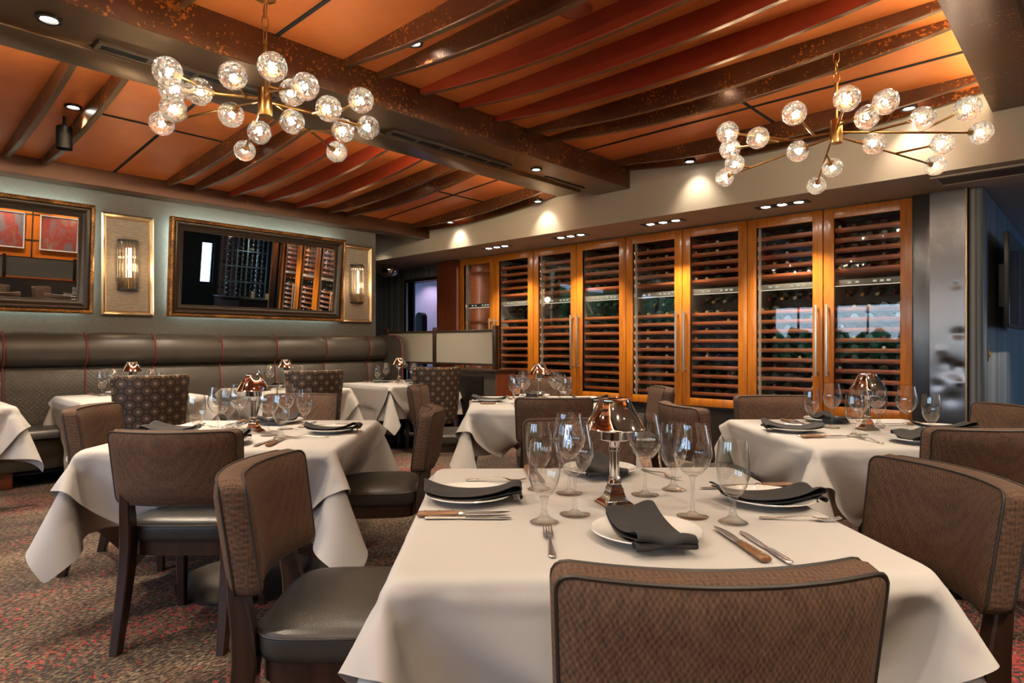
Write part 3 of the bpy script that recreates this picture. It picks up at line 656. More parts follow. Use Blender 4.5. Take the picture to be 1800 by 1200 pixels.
40,31,16,-9,-35,-55,-58,-35,-7,18,23,19,12,1,-5,-5,-3,-1,1,-1,1,0,0,1,-1,0,0,2,4,4,3,1,-6,-14,-24,-28,-18,8,43,64,63,47,16,-11,-24,-30,-34,-35,-35,-34,-30,-42,40,42,43,43,
41,35,24,5,-23,-44,-58,-58,-40,-10,14,24,24,12,4,-6,-6,-6,1,-1,1,1,0,-1,1,0,0,-1,1,6,4,4,2,-8,-16,-28,-29,-18,11,46,64,64,58,33,5,-16,-26,-30,-32,-34,-36,-36,-47,43,44,44,
41,38,30,15,-8,-34,-50,-60,-58,-43,-17,12,26,25,17,4,-7,-9,-3,-1,0,1,0,-1,0,1,-1,1,-1,1,5,7,7,0,-10,-20,-31,-30,-16,14,49,63,65,62,48,20,-4,-20,-26,-30,-32,-32,-36,-54,44,42,
42,40,35,23,4,-21,-43,-54,-60,-58,-46,-22,10,26,27,19,4,-4,-10,-8,2,0,0,0,0,0,0,0,0,0,0,6,10,5,-1,-11,-23,-33,-31,-16,18,50,64,66,64,55,36,11,-12,-22,-28,-30,-31,-33,-60,44,
42,42,38,30,14,-8,-32,-48,-58,-60,-58,-48,-26,6,26,28,21,9,-6,-8,-6,-2,1,1,0,0,0,0,-1,-1,0,2,5,9,6,-2,-15,-26,-35,-31,-15,22,52,64,65,65,60,47,25,2,-17,-26,-29,-32,-30,-60,
44,42,42,34,23,2,-19,-40,-52,-59,-61,-57,-50,-32,2,27,30,22,12,-3,-7,-8,-2,1,2,1,0,0,0,-2,-1,-1,2,4,10,4,-4,-18,-28,-34,-34,-14,26,54,63,65,66,62,55,37,16,-7,-23,-28,-33,-31,
-55,44,43,40,30,13,-9,-30,-46,-56,-58,-61,-58,-51,-37,-1,27,30,25,12,0,-4,-10,-4,2,3,2,1,1,-1,-2,-2,-2,0,8,8,2,-6,-21,-29,-37,-33,-13,29,54,65,65,65,65,59,48,28,5,-16,-28,-32,
-33],
[495,41,38,36,31,24,19,18,16,18,20,17,14,7,4,6,12,18,24,31,35,39,47,14,-5,-3,-1,0,0,0,0,1,0,0,0,-36,-32,-28,-26,-26,-22,-23,-21,-21,-19,-14,-12,-12,-12,-16,-20,-26,-33,-40,-44,-46,
-47,106,40,40,38,33,27,22,18,17,18,19,18,14,7,0,-3,2,10,15,23,30,42,40,12,-8,-4,0,0,0,0,0,0,0,0,14,-14,-18,-20,-24,-26,-24,-21,-21,-20,-17,-15,-12,-11,-13,-18,-24,-30,-36,-42,-46,
-46,-46,110,40,40,40,36,30,25,20,17,18,19,19,13,6,-3,-6,-2,1,6,11,22,42,32,1,-7,0,0,0,0,0,0,0,0,0,18,-5,-8,-9,-12,-14,-22,-22,-19,-19,-17,-13,-12,-12,-16,-20,-28,-34,-40,-44,
-45,-47,-46,112,42,42,40,38,34,29,22,18,17,20,18,14,4,-4,-8,-4,-2,-1,1,6,34,22,-8,0,0,0,0,0,0,0,0,2,2,15,-11,-6,-5,-2,16,-5,-18,-20,-18,-16,-14,-11,-13,-17,-25,-31,-38,-43,
-45,-47,-46,-48,110,46,44,42,42,37,32,25,20,18,18,20,12,2,-4,-6,-5,-3,-3,-1,-2,-2,4,4,4,2,3,2,2,1,2,1,1,-1,-1,2,1,3,5,7,16,-8,-18,-18,-16,-12,-12,-14,-21,-28,-37,-40,
-46,-46,-48,-50,-50,107,51,47,47,43,41,36,30,22,18,19,19,12,2,-6,-5,-4,-3,-2,-2,-1,-1,0,0,0,1,1,0,1,1,1,1,0,2,0,2,4,3,5,6,14,2,-12,-18,-17,-13,-12,-16,-24,-34,-40,
-44,-48,-48,-51,-53,-54,100,56,54,50,48,45,42,35,26,19,19,19,12,-1,-4,-5,-3,-2,-2,-1,-1,0,0,-1,0,0,0,0,0,1,0,0,0,1,1,2,1,3,2,4,6,12,-4,-18,-16,-13,-13,-20,-29,-39,
-43,-48,-51,-52,-55,-57,-60,94,60,59,56,53,51,47,43,33,22,18,20,11,-1,-5,-3,-4,0,-2,0,0,0,-1,0,-1,0,0,0,0,0,0,0,0,0,0,2,0,2,1,2,3,5,9,-14,-17,-13,-14,-26,-35,
-44,-49,-52,-55,-57,-60,-60,-62,84,63,63,60,60,56,54,50,45,29,19,20,9,0,-5,-3,-2,0,0,0,0,-1,0,-1,0,0,0,0,0,0,0,0,0,-1,0,0,1,0,0,2,3,5,7,-9,-18,-13,-19,-32,
-43,-51,-54,-58,-60,-60,-64,-62,-64,75,65,64,64,64,61,59,58,54,48,24,20,8,0,-4,-2,0,0,0,-1,0,0,-1,0,0,0,0,0,0,0,-1,0,-1,0,0,0,0,0,0,0,2,4,6,-6,-16,-14,-26,
-44,-53,-57,-62,-62,-62,-64,-64,-65,-65,68,66,64,66,64,64,64,63,61,58,54,20,3,2,2,-1,-1,0,0,0,-1,0,0,0,0,0,0,0,-1,0,0,-1,0,0,0,0,0,-1,0,0,1,-1,1,-4,-8,-18,
-44,-58,-61,-63,-64,-64,-65,-65,-64,-64,-65,59,66,65,65,66,64,66,64,65,64,63,66,4,0,1,-1,0,0,-1,0,-1,0,0,0,0,0,0,-1,0,0,-1,0,0,0,0,-1,0,0,0,1,0,0,0,-2,-11,
-45,-62,-65,-65,-65,-65,-64,-64,-65,-65,-64,-65,52,65,65,65,66,65,65,66,64,66,65,71,32,0,0,0,2,0,0,0,0,0,0,-1,0,-1,0,0,0,0,0,0,0,0,0,0,-1,-1,0,0,-2,-2,-2,0,
-6,-74,-64,-64,-66,-64,-66,-64,-64,-65,-65,-64,-65,43,66,65,65,66,66,65,65,66,66,65,69,33,-15,2,2,2,0,0,1,0,1,-1,0,0,0,0,0,-1,0,0,1,-1,1,0,-1,1,-1,0,-2,-2,-2,0,
1,-4,-67,-66,-60,-62,-64,-64,-65,-65,-65,-65,-64,-65,34,65,66,66,66,65,65,66,66,65,65,68,34,-16,0,0,0,0,0,0,0,0,0,0,0,0,0,0,0,0,0,0,0,0,0,0,0,0,0,0,0,0,
0,2,-3,-67,-63,-60,-62,-62,-63,-64,-64,-64,-65,-65,-64,24,66,66,66,65,65,66,65,65,65,65,68,35,-15,-2,0,0,0,0,0,0,0,0,0,0,0,0,0,0,0,0,0,0,0,0,0,0,0,0,0,0,
0,0,1,-2,-65,-62,-62,-62,-62,-61,-61,-62,-63,-63,-65,-65,16,66,64,66,66,64,66,65,65,66,65,67,35,-13,-4,0,0,0,0,0,0,0,0,0,0,0,0,0,0,0,0,0,0,0,0,0,0,0,0,0,
0,0,0,2,-4,-64,-62,-64,-62,-62,-61,-60,-61,-60,-60,-62,-64,6,65,65,66,65,65,66,65,65,66,66,66,35,-13,-4,0,0,0,0,0,0,0,0,0,0,0,0,0,0,0,0,0,0,0,0,0,0,0,0,
0,0,0,1,4,-9,-62,-65,-63,-62,-61,-61,-60,-58,-60,-58,-60,-61,-3,65,65,66,65,65,66,65,65,66,66,67,34,-11,-6,0,0,0,0,0,0,0,0,0,0,0,0,0,0,0,0,0,0,0,0,0,0,0,
0,0,0,0,2,4,-10,-62,-65,-62,-59,-59,-59,-60,-59,-59,-58,-60,-58,-14,66,65,65,66,65,65,66,65,65,66,68,33,-11,-6,0,0,0,0,0,0,0,0,0,0,0,0,0,0,0,0,0,0,0,0,0,0,
0,0,0,0,0,2,5,-11,-61,-66,-55,-54,-57,-58,-59,-60,-60,-60,-59,-57,-26,65,65,66,65,65,66,64,66,66,65,67,32,-8,-8,0,0,0,0,0,0,0,0,0,0,0,0,0,0,0,0,0,0,0,0,0,
0,0,0,0,0,0,2,6,-12,-62,-65,-60,-52,-51,-52,-56,-56,-60,-60,-60,-58,-38,65,65,66,64,66,64,66,64,66,66,66,32,-8,-7,-1,0,0,0,0,0,0,0,0,0,0,0,0,0,0,0,0,0,0,0,
0,0,0,0,0,0,0,2,6,-13,-61,-65,-61,-57,-51,-49,-51,-51,-53,-60,-59,-59,-51,65,66,65,65,64,65,65,65,65,66,66,32,-8,-7,-1,0,0,0,0,0,0,0,0,0,0,0,0,0,0,0,0,0,0,
0,0,0,0,0,0,0,0,2,6,-13,-61,-64,-62,-59,-55,-50,-48,-49,-49,-48,-57,-59,-66,65,65,66,64,64,66,64,65,65,66,66,32,-9,-6,-1,0,0,0,0,0,0,0,0,0,0,0,0,0,0,0,0,0,
0,0,0,0,0,0,0,0,0,2,6,-13,-61,-64,-62,-60,-56,-52,-50,-48,-46,-46,-51,-56,-75,66,65,65,64,64,65,65,65,65,66,66,32,-8,-7,-1,0,0,0,0,0,0,0,0,0,0,0,0,0,0,0,0,
0,0,0,0,0,0,0,0,0,0,2,6,-13,-61,-65,-62,-59,-56,-54,-50,-47,-46,-45,-52,-56,-74,66,66,64,64,64,66,64,66,64,66,66,32,-8,-8,0,0,0,0,0,0,0,0,0,0,0,0,0,0,0,0,
0,0,0,0,0,0,0,0,0,0,0,2,5,-12,-61,-65,-61,-60,-58,-54,-50,-46,-44,-46,-53,-57,-71,65,66,64,64,65,65,64,66,65,65,67,31,-8,-8,0,0,0,0,0,0,0,0,0,0,0,0,0,0,0,
0,0,0,0,0,0,0,0,0,0,0,0,2,6,-13,-62,-65,-62,-58,-58,-54,-50,-47,-43,-46,-53,-59,-68,65,65,65,64,65,64,65,65,66,65,66,31,-9,-7,0,0,0,0,0,0,0,0,0,0,0,0,0,0,
0,0,0,0,0,0,0,0,0,0,0,0,0,2,6,-13,-62,-65,-62,-60,-56,-54,-51,-46,-43,-46,-54,-58,-68,65,65,65,64,65,64,65,65,66,66,66,30,-8,-8,0,0,0,0,0,0,0,0,0,0,0,0,0,
0,0,0,0,0,0,0,0,0,0,0,0,0,0,2,6,-13,-63,-64,-62,-60,-57,-54,-51,-45,-44,-45,-54,-59,-67,66,65,65,64,64,64,66,64,66,66,66,30,-8,-7,-1,0,0,0,0,0,0,0,0,0,0,0,
0,0,0,0,0,0,0,0,0,0,0,0,0,0,0,2,6,-14,-62,-64,-62,-60,-58,-54,-50,-45,-43,-46,-54,-60,-66,66,66,64,64,64,65,65,65,65,66,66,30,-8,-7,-1,0,0,0,0,0,0,0,0,0,0,
0,0,0,0,0,0,0,0,0,0,0,0,0,0,0,0,3,5,-14,-62,-64,-62,-60,-58,-54,-50,-46,-42,-46,-55,-59,-64,65,65,64,64,64,66,64,66,64,66,66,30,-8,-7,-1,0,0,0,0,0,0,0,0,0,
0,0,0,0,0,0,0,0,0,0,0,0,0,0,0,0,0,3,6,-15,-62,-65,-62,-59,-58,-54,-50,-46,-43,-45,-55,-59,-64,65,65,65,64,65,64,64,66,65,65,66,30,-8,-7,-1,0,0,0,0,0,0,0,0,
0,0,0,0,0,0,0,0,0,0,0,0,0,0,0,0,0,0,4,5,-15,-62,-66,-61,-60,-57,-54,-50,-45,-44,-45,-54,-58,-66,66,65,65,64,64,64,66,64,66,65,65,30,-8,-7,-1,0,0,0,0,0,0,0,
0,0,0,0,0,0,0,0,0,0,0,0,0,0,0,0,0,0,0,4,6,-16,-63,-65,-62,-60,-56,-54,-48,-46,-45,-45,-54,-56,-68,65,65,66,64,64,66,64,65,65,66,64,30,-8,-7,-1,0,0,0,0,0,0,
0,0,0,0,0,0,0,0,0,0,0,0,0,0,0,0,0,0,0,0,4,6,-16,-64,-64,-62,-60,-57,-51,-48,-44,-48,-48,-56,-56,-66,66,65,65,66,64,66,64,66,64,66,65,29,-8,-8,0,0,0,0,0,0,
0,0,0,0,0,0,0,0,0,0,0,0,0,0,0,0,0,0,0,0,0,4,6,-16,-64,-65,-63,-60,-54,-48,-48,-48,-54,-58,-58,-55,-51,66,66,65,65,66,64,66,65,65,66,65,29,-8,-7,-1,0,0,0,0,
0,0,0,0,0,0,0,0,0,0,0,0,0,0,0,0,0,0,0,0,0,0,4,6,-16,-64,-66,-62,-60,-48,-52,-52,-56,-60,-58,-57,-57,-34,65,65,66,66,64,66,66,65,65,66,66,27,-7,-8,0,0,0,0,
0,0,0,0,0,0,0,0,0,0,0,0,0,0,0,0,0,0,0,0,0,0,0,4,6,-16,-64,-66,-64,-56,-55,-54,-59,-58,-58,-58,-58,-56,-20,65,65,66,65,65,66,65,66,65,66,66,26,-8,-6,0,0,0,
0,0,0,0,0,0,0,0,0,0,0,0,0,0,0,0,0,0,0,0,0,0,0,0,3,7,-17,-65,-64,-64,-62,-60,-57,-58,-57,-58,-56,-57,-59,-6,66,64,64,66,64,66,66,65,65,66,66,26,-8,-6,0,0,
0,0,0,0,0,0,0,0,0,0,0,0,0,0,0,0,0,0,0,0,0,0,0,0,0,2,7,-16,-65,-65,-63,-62,-60,-60,-58,-58,-58,-56,-60,-62,10,64,64,64,64,65,65,64,66,65,65,67,23,-8,-4,0,
0,0,0,0,0,0,0,0,0,0,0,0,0,0,0,0,0,0,0,0,0,0,0,0,0,0,2,7,-16,-65,-62,-61,-63,-60,-60,-60,-60,-58,-61,-63,-64,28,64,64,64,62,64,64,64,63,65,66,66,21,-8,-3,
0,0,0,0,0,0,0,0,0,0,0,0,0,0,0,0,0,0,0,0,0,0,0,0,0,0,0,0,9,-15,-68,-62,-60,-60,-60,-61,-61,-62,-62,-64,-65,-65,47,63,64,63,63,64,62,64,62,62,66,70,14,-8,
0,0,0,0,0,0,0,0,0,0,0,0,0,0,0,0,0,0,0,0,0,0,0,0,0,0,0,0,0,10,-16,-70,-64,-58,-60,-61,-63,-63,-64,-65,-64,-64,-66,56,64,64,64,64,63,63,64,64,62,60,75,11,
-6,0,0,1,1,-1,0,0,-1,1,0,0,-1,0,0,0,0,0,0,0,0,0,0,0,0,0,0,0,0,0,8,-14,-72,-60,-62,-64,-64,-64,-64,-65,-65,-64,-64,-65,54,65,64,64,64,64,64,64,64,64,62,74,
17,-5,0,-1,-1,0,0,0,1,0,0,1,0,0,0,0,0,0,0,0,0,0,0,0,1,1,0,0,1,0,-2,3,-12,-72,-66,-64,-65,-65,-64,-64,-64,-65,-65,-64,-64,52,64,64,64,64,64,65,64,65,64,62,
15,19,2,2,2,0,0,1,1,0,0,1,0,1,0,0,0,1,0,1,0,0,0,1,0,1,0,0,0,1,-2,-3,0,-4,-36,-62,-63,-65,-64,-64,-64,-65,-64,-65,-64,-64,48,64,64,64,65,64,65,63,63,56,
28,18,8,4,1,-1,0,0,0,1,1,0,0,1,0,1,0,0,0,1,0,1,0,0,0,1,0,1,0,0,1,3,-2,-3,-7,-16,-38,-56,-60,-62,-64,-64,-64,-64,-64,-64,-64,44,64,64,64,64,64,61,59,51,
35,23,12,6,5,1,-1,-1,-1,1,1,0,0,1,0,1,0,0,0,1,1,0,0,0,0,1,0,1,0,0,0,2,2,1,-3,-10,-11,-23,-40,-52,-56,-60,-60,-63,-63,-64,-64,-64,41,63,64,63,61,58,55,49,
38,28,18,8,6,6,1,-1,-2,-1,0,1,0,1,1,0,0,0,1,0,1,0,0,0,0,1,1,0,0,0,0,2,2,2,2,-4,-10,-10,-16,-30,-42,-50,-52,-56,-59,-61,-61,-63,-63,37,62,60,59,55,52,47,
41,33,23,13,6,5,6,2,0,-3,-1,0,0,0,2,0,0,0,1,1,0,0,0,0,1,1,0,0,0,0,0,0,2,2,4,2,-4,-11,-9,-12,-23,-35,-42,-48,-52,-52,-56,-58,-60,-62,32,58,56,53,49,47,
42,36,28,19,9,5,5,6,3,-1,-3,-2,0,0,1,1,0,1,1,0,0,0,1,0,1,0,0,0,0,0,0,0,2,1,3,4,2,-4,-12,-10,-9,-17,-28,-38,-43,-47,-50,-51,-53,-56,-58,26,52,51,47,46,
43,39,32,24,13,7,4,6,6,4,-1,-3,-2,-1,0,1,0,2,0,0,0,1,0,1,0,0,0,1,0,0,0,0,0,1,2,4,4,2,-6,-10,-10,-9,-13,-22,-32,-40,-44,-46,-49,-49,-52,-52,16,48,46,45,
43,41,35,28,19,10,6,4,5,6,4,0,-2,-4,0,0,0,2,0,1,0,1,0,0,0,0,2,0,0,0,0,0,0,0,1,3,4,4,2,-6,-11,-10,-9,-10,-17,-27,-35,-42,-45,-46,-47,-48,-49,8,44,45,
44,41,40,31,24,14,8,5,4,4,6,6,0,-3,-3,-2,0,1,1,2,0,0,0,0,1,1,0,0,0,0,1,0,-1,0,0,2,3,5,5,1,-7,-11,-10,-8,-10,-14,-20,-30,-39,-43,-46,-46,-46,-48,2,44,
44,44,40,36,28,19,11,6,4,4,5,6,5,2,-4,-3,-2,-1,2,0,2,0,0,0,1,1,0,0,0,1,0,1,0,-2,0,1,2,3,6,5,1,-8,-10,-10,-9,-9,-11,-17,-26,-33,-41,-44,-46,-47,-47,-2,
45,45,42,39,33,22,16,8,5,4,4,5,6,6,1,-3,-4,-2,-1,1,1,1,0,0,1,1,0,0,0,1,0,1,0,0,-1,0,1,2,4,6,5,1,-8,-12,-10,-8,-8,-10,-14,-20,-29,-37,-44,-46,-46,-47,
-4,45,44,42,37,27,19,11,7,5,4,4,4,6,6,2,-3,-3,-4,0,0,1,1,1,0,1,0,0,0,0,1,1,0,0,0,0,0,0,3,5,6,5,0,-9,-10,-10,-8,-9,-9,-12,-16,-24,-32,-42,-45,-47,
-47]]
CL_OVER = [
[-56,48,50,50,48,50,48,49,49,44,50,23,41,54,49,39,28,38,44,43,40,39,36,36,35,34,40,49,58,60,44,-6,-24,-30,-34,-36,-33,-33,-32,-29,-29,-27,-27,-30,-32,-34,-34,-44,-44,-18,18,23,23,22,25,27,
29,-947,49,49,50,48,48,50,48,50,48,48,26,58,56,32,21,35,48,56,54,48,42,38,36,34,30,30,42,62,56,38,-8,-26,-34,-38,-36,-34,-32,-30,-28,-26,-23,-11,-28,-36,-33,-31,-42,-36,-10,16,18,21,21,20,
25,29,-978,49,49,49,49,48,49,49,50,50,38,52,60,28,22,37,57,60,51,51,51,47,42,39,35,32,26,35,50,57,34,-14,-29,-39,-39,-33,-32,-30,-28,-24,-22,-22,-22,-6,-38,-34,-30,-36,-28,-1,13,18,18,18,
17,21,26,-1010,49,49,49,48,49,50,50,52,52,55,67,6,27,45,53,51,52,50,50,44,46,48,49,45,40,36,22,40,56,29,-17,-40,-39,-31,-28,-24,-20,-14,-12,-18,-26,-28,-40,-16,-44,-26,-30,-15,-1,12,16,22,
15,13,16,22,-1046,49,49,49,49,50,50,51,53,53,54,57,59,-10,40,51,52,52,50,49,47,45,46,46,43,47,45,44,20,56,30,-36,-36,-24,-22,-16,-14,-8,-8,-14,-24,-31,-33,-34,-36,-48,-22,-14,-12,-2,10,20,
18,14,12,8,20,-1084,50,48,50,49,50,51,50,53,53,42,53,95,20,-6,50,52,52,49,48,46,46,45,45,44,44,45,42,42,54,20,-21,2,-35,-16,-10,-6,-7,-11,-26,-34,-38,-34,-36,-42,-44,-4,-12,-11,-9,12,
18,18,7,5,14,18,-1119,49,49,49,49,49,52,50,52,48,46,39,66,61,32,24,49,50,48,46,46,45,45,45,45,45,44,45,47,52,38,3,-1,-24,-11,-3,-5,-9,-24,-38,-38,-35,-31,-34,-30,-34,-35,2,-11,-13,
9,19,7,4,7,18,17,-1154,48,48,48,50,50,50,50,49,49,48,58,34,59,43,39,46,46,45,46,44,45,45,44,44,44,44,44,46,46,44,38,8,4,-6,-7,-8,-16,-37,-29,-27,-24,-24,-28,-43,-31,-24,-35,-15,
0,-8,14,-2,6,16,16,14,-1188,47,47,49,49,49,49,48,48,54,40,56,54,40,46,43,47,46,44,45,45,44,44,44,44,44,44,46,44,45,44,45,39,11,6,-4,-8,-22,-21,-13,-24,-26,-26,-28,-32,-46,-28,-16,
-36,-33,12,-8,2,7,15,15,6,-1216,46,46,48,49,45,54,34,60,51,41,60,46,50,43,43,46,45,45,44,44,44,44,44,44,44,45,45,44,45,43,44,44,40,16,6,-3,-8,-15,-20,-23,-24,-27,-28,-30,-25,-44,
-32,-9,-53,-19,10,-9,-1,17,6,1,-1240,46,46,50,44,54,47,39,47,63,41,37,62,50,45,45,45,44,44,44,45,44,44,44,44,44,45,45,44,44,44,44,44,44,40,18,6,-4,-14,-16,-19,-22,-23,-26,-28,-26,
-24,-44,-31,-10,-49,-24,10,-10,-2,0,4,-1232,42,24,46,52,46,35,57,54,42,52,46,50,48,46,44,44,44,44,45,44,44,44,45,44,44,45,45,44,44,44,44,44,44,44,40,20,7,-9,-14,-18,-18,-22,-23,-24,
-25,-24,-22,-44,-36,-1,-49,-24,2,-12,8,-21,-1233,20,28,39,51,52,46,40,52,56,40,48,50,45,45,44,44,44,44,44,44,45,45,44,44,44,45,45,44,44,44,44,44,44,44,44,40,20,10,-10,-16,-18,-19,-21,
-22,-23,-23,-24,-21,-50,-33,-1,-49,-25,3,-34,-22,-1214,-12,56,51,14,55,42,54,40,46,50,46,46,44,44,45,45,44,44,44,44,45,45,44,44,44,45,45,44,44,44,44,44,44,44,44,44,42,20,8,-10,-15,-17,
-19,-20,-23,-22,-22,-24,-28,-44,-34,-2,-46,-25,2,-13,-1302,26,42,38,44,6,32,52,58,47,49,46,45,45,44,45,45,44,44,44,44,45,45,44,44,45,44,45,44,44,44,44,44,44,44,44,44,44,42,22,8,-11,
-15,-16,-18,-20,-22,-22,-23,-25,-26,-43,-35,6,-38,-4,-12,-1362,36,44,1,50,42,-8,15,99,45,46,46,46,44,45,45,44,44,44,44,45,45,44,44,44,45,45,44,44,44,44,44,44,44,44,44,44,44,44,44,21,
8,-10,-15,-16,-18,-20,-20,-22,-24,-24,-27,-49,-26,13,-12,-21,-1420,36,15,41,31,37,38,-16,59,65,45,45,46,45,45,44,44,44,44,45,44,45,44,44,45,44,45,44,44,44,44,44,44,44,44,44,44,44,45,44,
43,23,7,-9,-15,-15,-17,-20,-20,-23,-19,-22,-36,-36,-12,-7,-5,-1486,8,28,42,40,38,36,28,36,44,42,44,44,44,44,44,44,44,45,45,44,44,44,45,44,45,44,44,44,44,44,44,44,44,45,44,44,44,44,
44,45,44,22,8,-9,-13,-16,-17,-18,-22,-17,-16,-32,-37,-7,-8,-14,-1566,2,38,38,38,38,37,35,40,38,44,43,44,43,44,44,45,44,45,44,44,44,45,44,45,44,44,44,44,45,44,44,44,44,44,44,44,45,
44,44,44,44,44,24,7,-8,-12,-15,-16,-20,-16,-11,-35,-25,-18,-7,-16,-1643,1,39,38,38,39,38,38,42,39,43,42,44,43,44,45,44,44,44,44,44,45,44,45,44,44,44,44,45,44,44,44,45,44,44,44,44,
44,44,44,44,44,44,45,25,7,-7,-12,-14,-16,-16,-9,-31,-11,-20,-15,-23,-1717,0,38,40,38,40,38,40,42,42,40,44,42,44,44,44,44,44,44,44,45,45,44,44,44,44,44,45,44,45,44,44,44,44,44,44,
44,44,44,44,44,45,44,45,44,26,7,-7,-10,-12,-16,-8,-24,-14,-16,-18,-24,-1788,-2,40,38,39,39,38,41,43,42,42,42,43,43,45,44,44,44,44,44,45,44,44,44,44,44,45,44,45,44,44,44,44,44,44,
44,44,44,44,45,44,45,44,44,44,44,28,7,-5,-10,-10,-11,-17,-17,-18,-21,-15,-1857,0,34,38,40,39,37,42,43,43,42,42,44,43,44,44,44,44,45,44,44,44,44,44,45,44,45,44,44,44,44,44,44,44,
44,44,44,45,44,44,45,44,44,44,44,44,45,28,7,-3,-9,-10,-15,-17,-22,-19,-3,-1923,2,25,40,40,38,38,42,43,43,42,42,44,43,44,45,44,44,44,44,44,44,44,45,44,45,44,44,44,44,44,44,44,
45,44,44,44,44,45,44,44,44,44,45,44,44,44,45,29,7,-4,-9,-13,-18,-23,-13,6,-1986,4,16,38,40,38,40,42,42,43,43,43,43,44,44,44,44,44,44,44,44,44,45,44,45,44,44,44,44,44,45,44,
44,44,45,44,44,44,44,44,44,44,45,44,45,44,44,44,44,30,6,-4,-10,-17,-23,-8,17,-2045,0,12,30,40,40,40,42,42,44,42,43,43,44,44,44,44,44,44,44,45,44,45,44,44,44,44,44,45,44,44,
45,44,44,44,44,44,44,44,44,45,44,45,44,44,44,44,44,44,45,31,4,-5,-13,-22,-2,27,-2101,-4,5,23,38,40,42,41,43,44,42,44,42,44,44,44,44,44,44,45,44,45,44,44,44,44,44,45,44,45,
44,44,44,44,44,44,44,44,45,44,45,44,44,44,44,44,44,44,45,44,45,33,1,-4,-20,4,36,-2146,-6,-12,16,33,41,42,41,43,42,44,44,42,44,44,44,44,44,45,44,45,44,44,44,44,45,44,45,44,
44,44,44,44,44,44,45,44,44,45,44,44,44,44,44,45,44,44,45,44,44,44,45,35,-4,14,-6,42,-2196,4,-4,-23,41,28,46,38,42,42,44,43,43,44,44,44,44,45,44,45,44,44,44,44,45,44,45,44,
44,44,44,44,45,44,44,45,44,44,44,44,44,44,45,44,45,44,44,44,44,44,44,45,45,36,-4,43,27,-2272,14,12,12,-9,25,41,45,41,43,44,43,43,44,44,44,45,44,44,45,44,44,44,45,44,45,44,
44,44,44,45,44,44,45,44,44,44,44,44,44,45,44,45,44,44,44,44,44,44,45,44,45,44,47,40,32,35,-2331,7,10,14,10,12,43,45,47,43,43,44,43,44,44,45,44,44,45,44,44,44,45,45,44,44,
44,44,44,45,44,45,44,44,44,44,44,44,45,44,44,45,44,44,44,44,44,45,44,45,44,44,44,45,43,34,34,-2340,9,15,22,22,0,34,46,44,46,43,44,43,44,45,44,44,45,44,44,44,45,45,44,44,
44,44,45,44,45,44,44,44,44,44,44,45,44,44,45,44,44,44,44,44,44,45,44,45,44,44,44,44,43,45,43,35,-2354,18,21,23,22,58,-6,18,44,43,45,44,43,44,44,45,44,44,44,44,45,45,44,44,
44,44,45,45,44,44,44,44,44,45,44,44,45,44,44,44,44,44,44,44,45,44,45,44,44,44,44,44,44,44,44,45,41,-2346,30,32,34,38,44,-1,-18,31,38,42,44,44,44,44,44,44,44,45,44,45,44,44,
44,45,45,44,44,44,44,44,45,44,45,44,44,44,44,44,44,44,44,45,44,45,44,44,44,44,44,44,44,45,44,44,45,42,-2296,36,38,40,44,26,-20,-10,6,24,36,44,43,44,44,44,44,45,44,44,44,44,
45,45,44,44,44,44,44,45,44,45,44,44,44,44,44,44,44,45,44,45,44,44,44,44,44,44,44,44,44,45,45,44,44,44,44,-2228,37,39,41,34,16,-15,-20,-2,10,19,37,42,44,44,44,44,44,44,44,45,
45,44,44,44,44,45,44,45,44,44,44,44,44,44,45,44,44,45,44,44,44,44,44,44,44,44,44,44,44,45,45,44,44,44,44,45,-2157,38,38,36,25,9,-14,-20,-10,4,10,16,37,42,45,43,44,44,45,44,
44,44,44,44,45,44,45,44,44,44,44,44,45,44,45,44,44,44,44,44,44,44,44,44,44,45,44,44,44,45,44,44,44,44,45,45,44,-2087,37,34,31,19,4,-12,-19,-16,-1,8,8,12,38,42,44,44,44,44,
44,44,45,44,45,44,44,44,44,44,45,44,45,44,44,44,44,44,44,44,45,44,44,44,45,44,43,45,44,44,44,44,44,45,45,44,44,44,-2018,34,31,26,13,0,-10,-15,-20,-7,6,8,4,12,37,41,45,44,
44,44,45,44,44,44,44,44,45,44,45,44,44,44,44,44,44,45,44,44,45,44,44,44,44,44,44,44,44,44,44,44,45,44,45,44,44,44,45,-1953,30,28,22,10,-4,-10,-8,-22,-14,2,10,4,3,10,37,42,
44,44,44,44,44,44,45,44,45,44,44,44,44,44,44,45,44,45,44,44,44,44,44,44,44,45,44,44,43,44,44,45,44,45,44,44,44,45,44,45,-1892,28,25,19,6,-8,-6,-4,-21,-19,-4,8,8,2,3,7,
36,42,45,44,44,44,45,44,44,44,44,44,44,45,44,45,44,44,44,44,44,44,45,44,45,44,44,44,44,44,44,44,44,44,44,44,45,44,45,44,44,-1832,25,23,16,3,-7,-4,-2,-18,-24,-10,5,9,5,1,
2,6,35,43,44,44,44,44,44,44,44,45,44,45,44,44,44,44,44,45,44,45,44,44,44,44,44,44,44,44,44,44,44,44,44,44,45,45,44,44,44,44,-1774,24,20,16,-2,-6,0,-2,-14,-26,-17,0,8,9,
0,0,2,6,34,42,45,43,44,45,44,45,44,44,44,44,44,44,45,45,44,44,44,44,44,44,45,44,45,44,44,44,44,44,44,44,44,44,44,44,44,45,44,-1717,20,20,13,-1,-5,3,-5,-9,-26,-22,-7,6,
9,4,-1,-1,2,5,34,42,45,44,44,44,44,44,44,44,45,44,45,44,44,44,44,44,45,44,45,44,44,44,44,44,44,44,44,44,44,45,43,48,42,43,44,44,-1661,19,17,14,0,-6,6,-10,-3,-23,-26,-14,
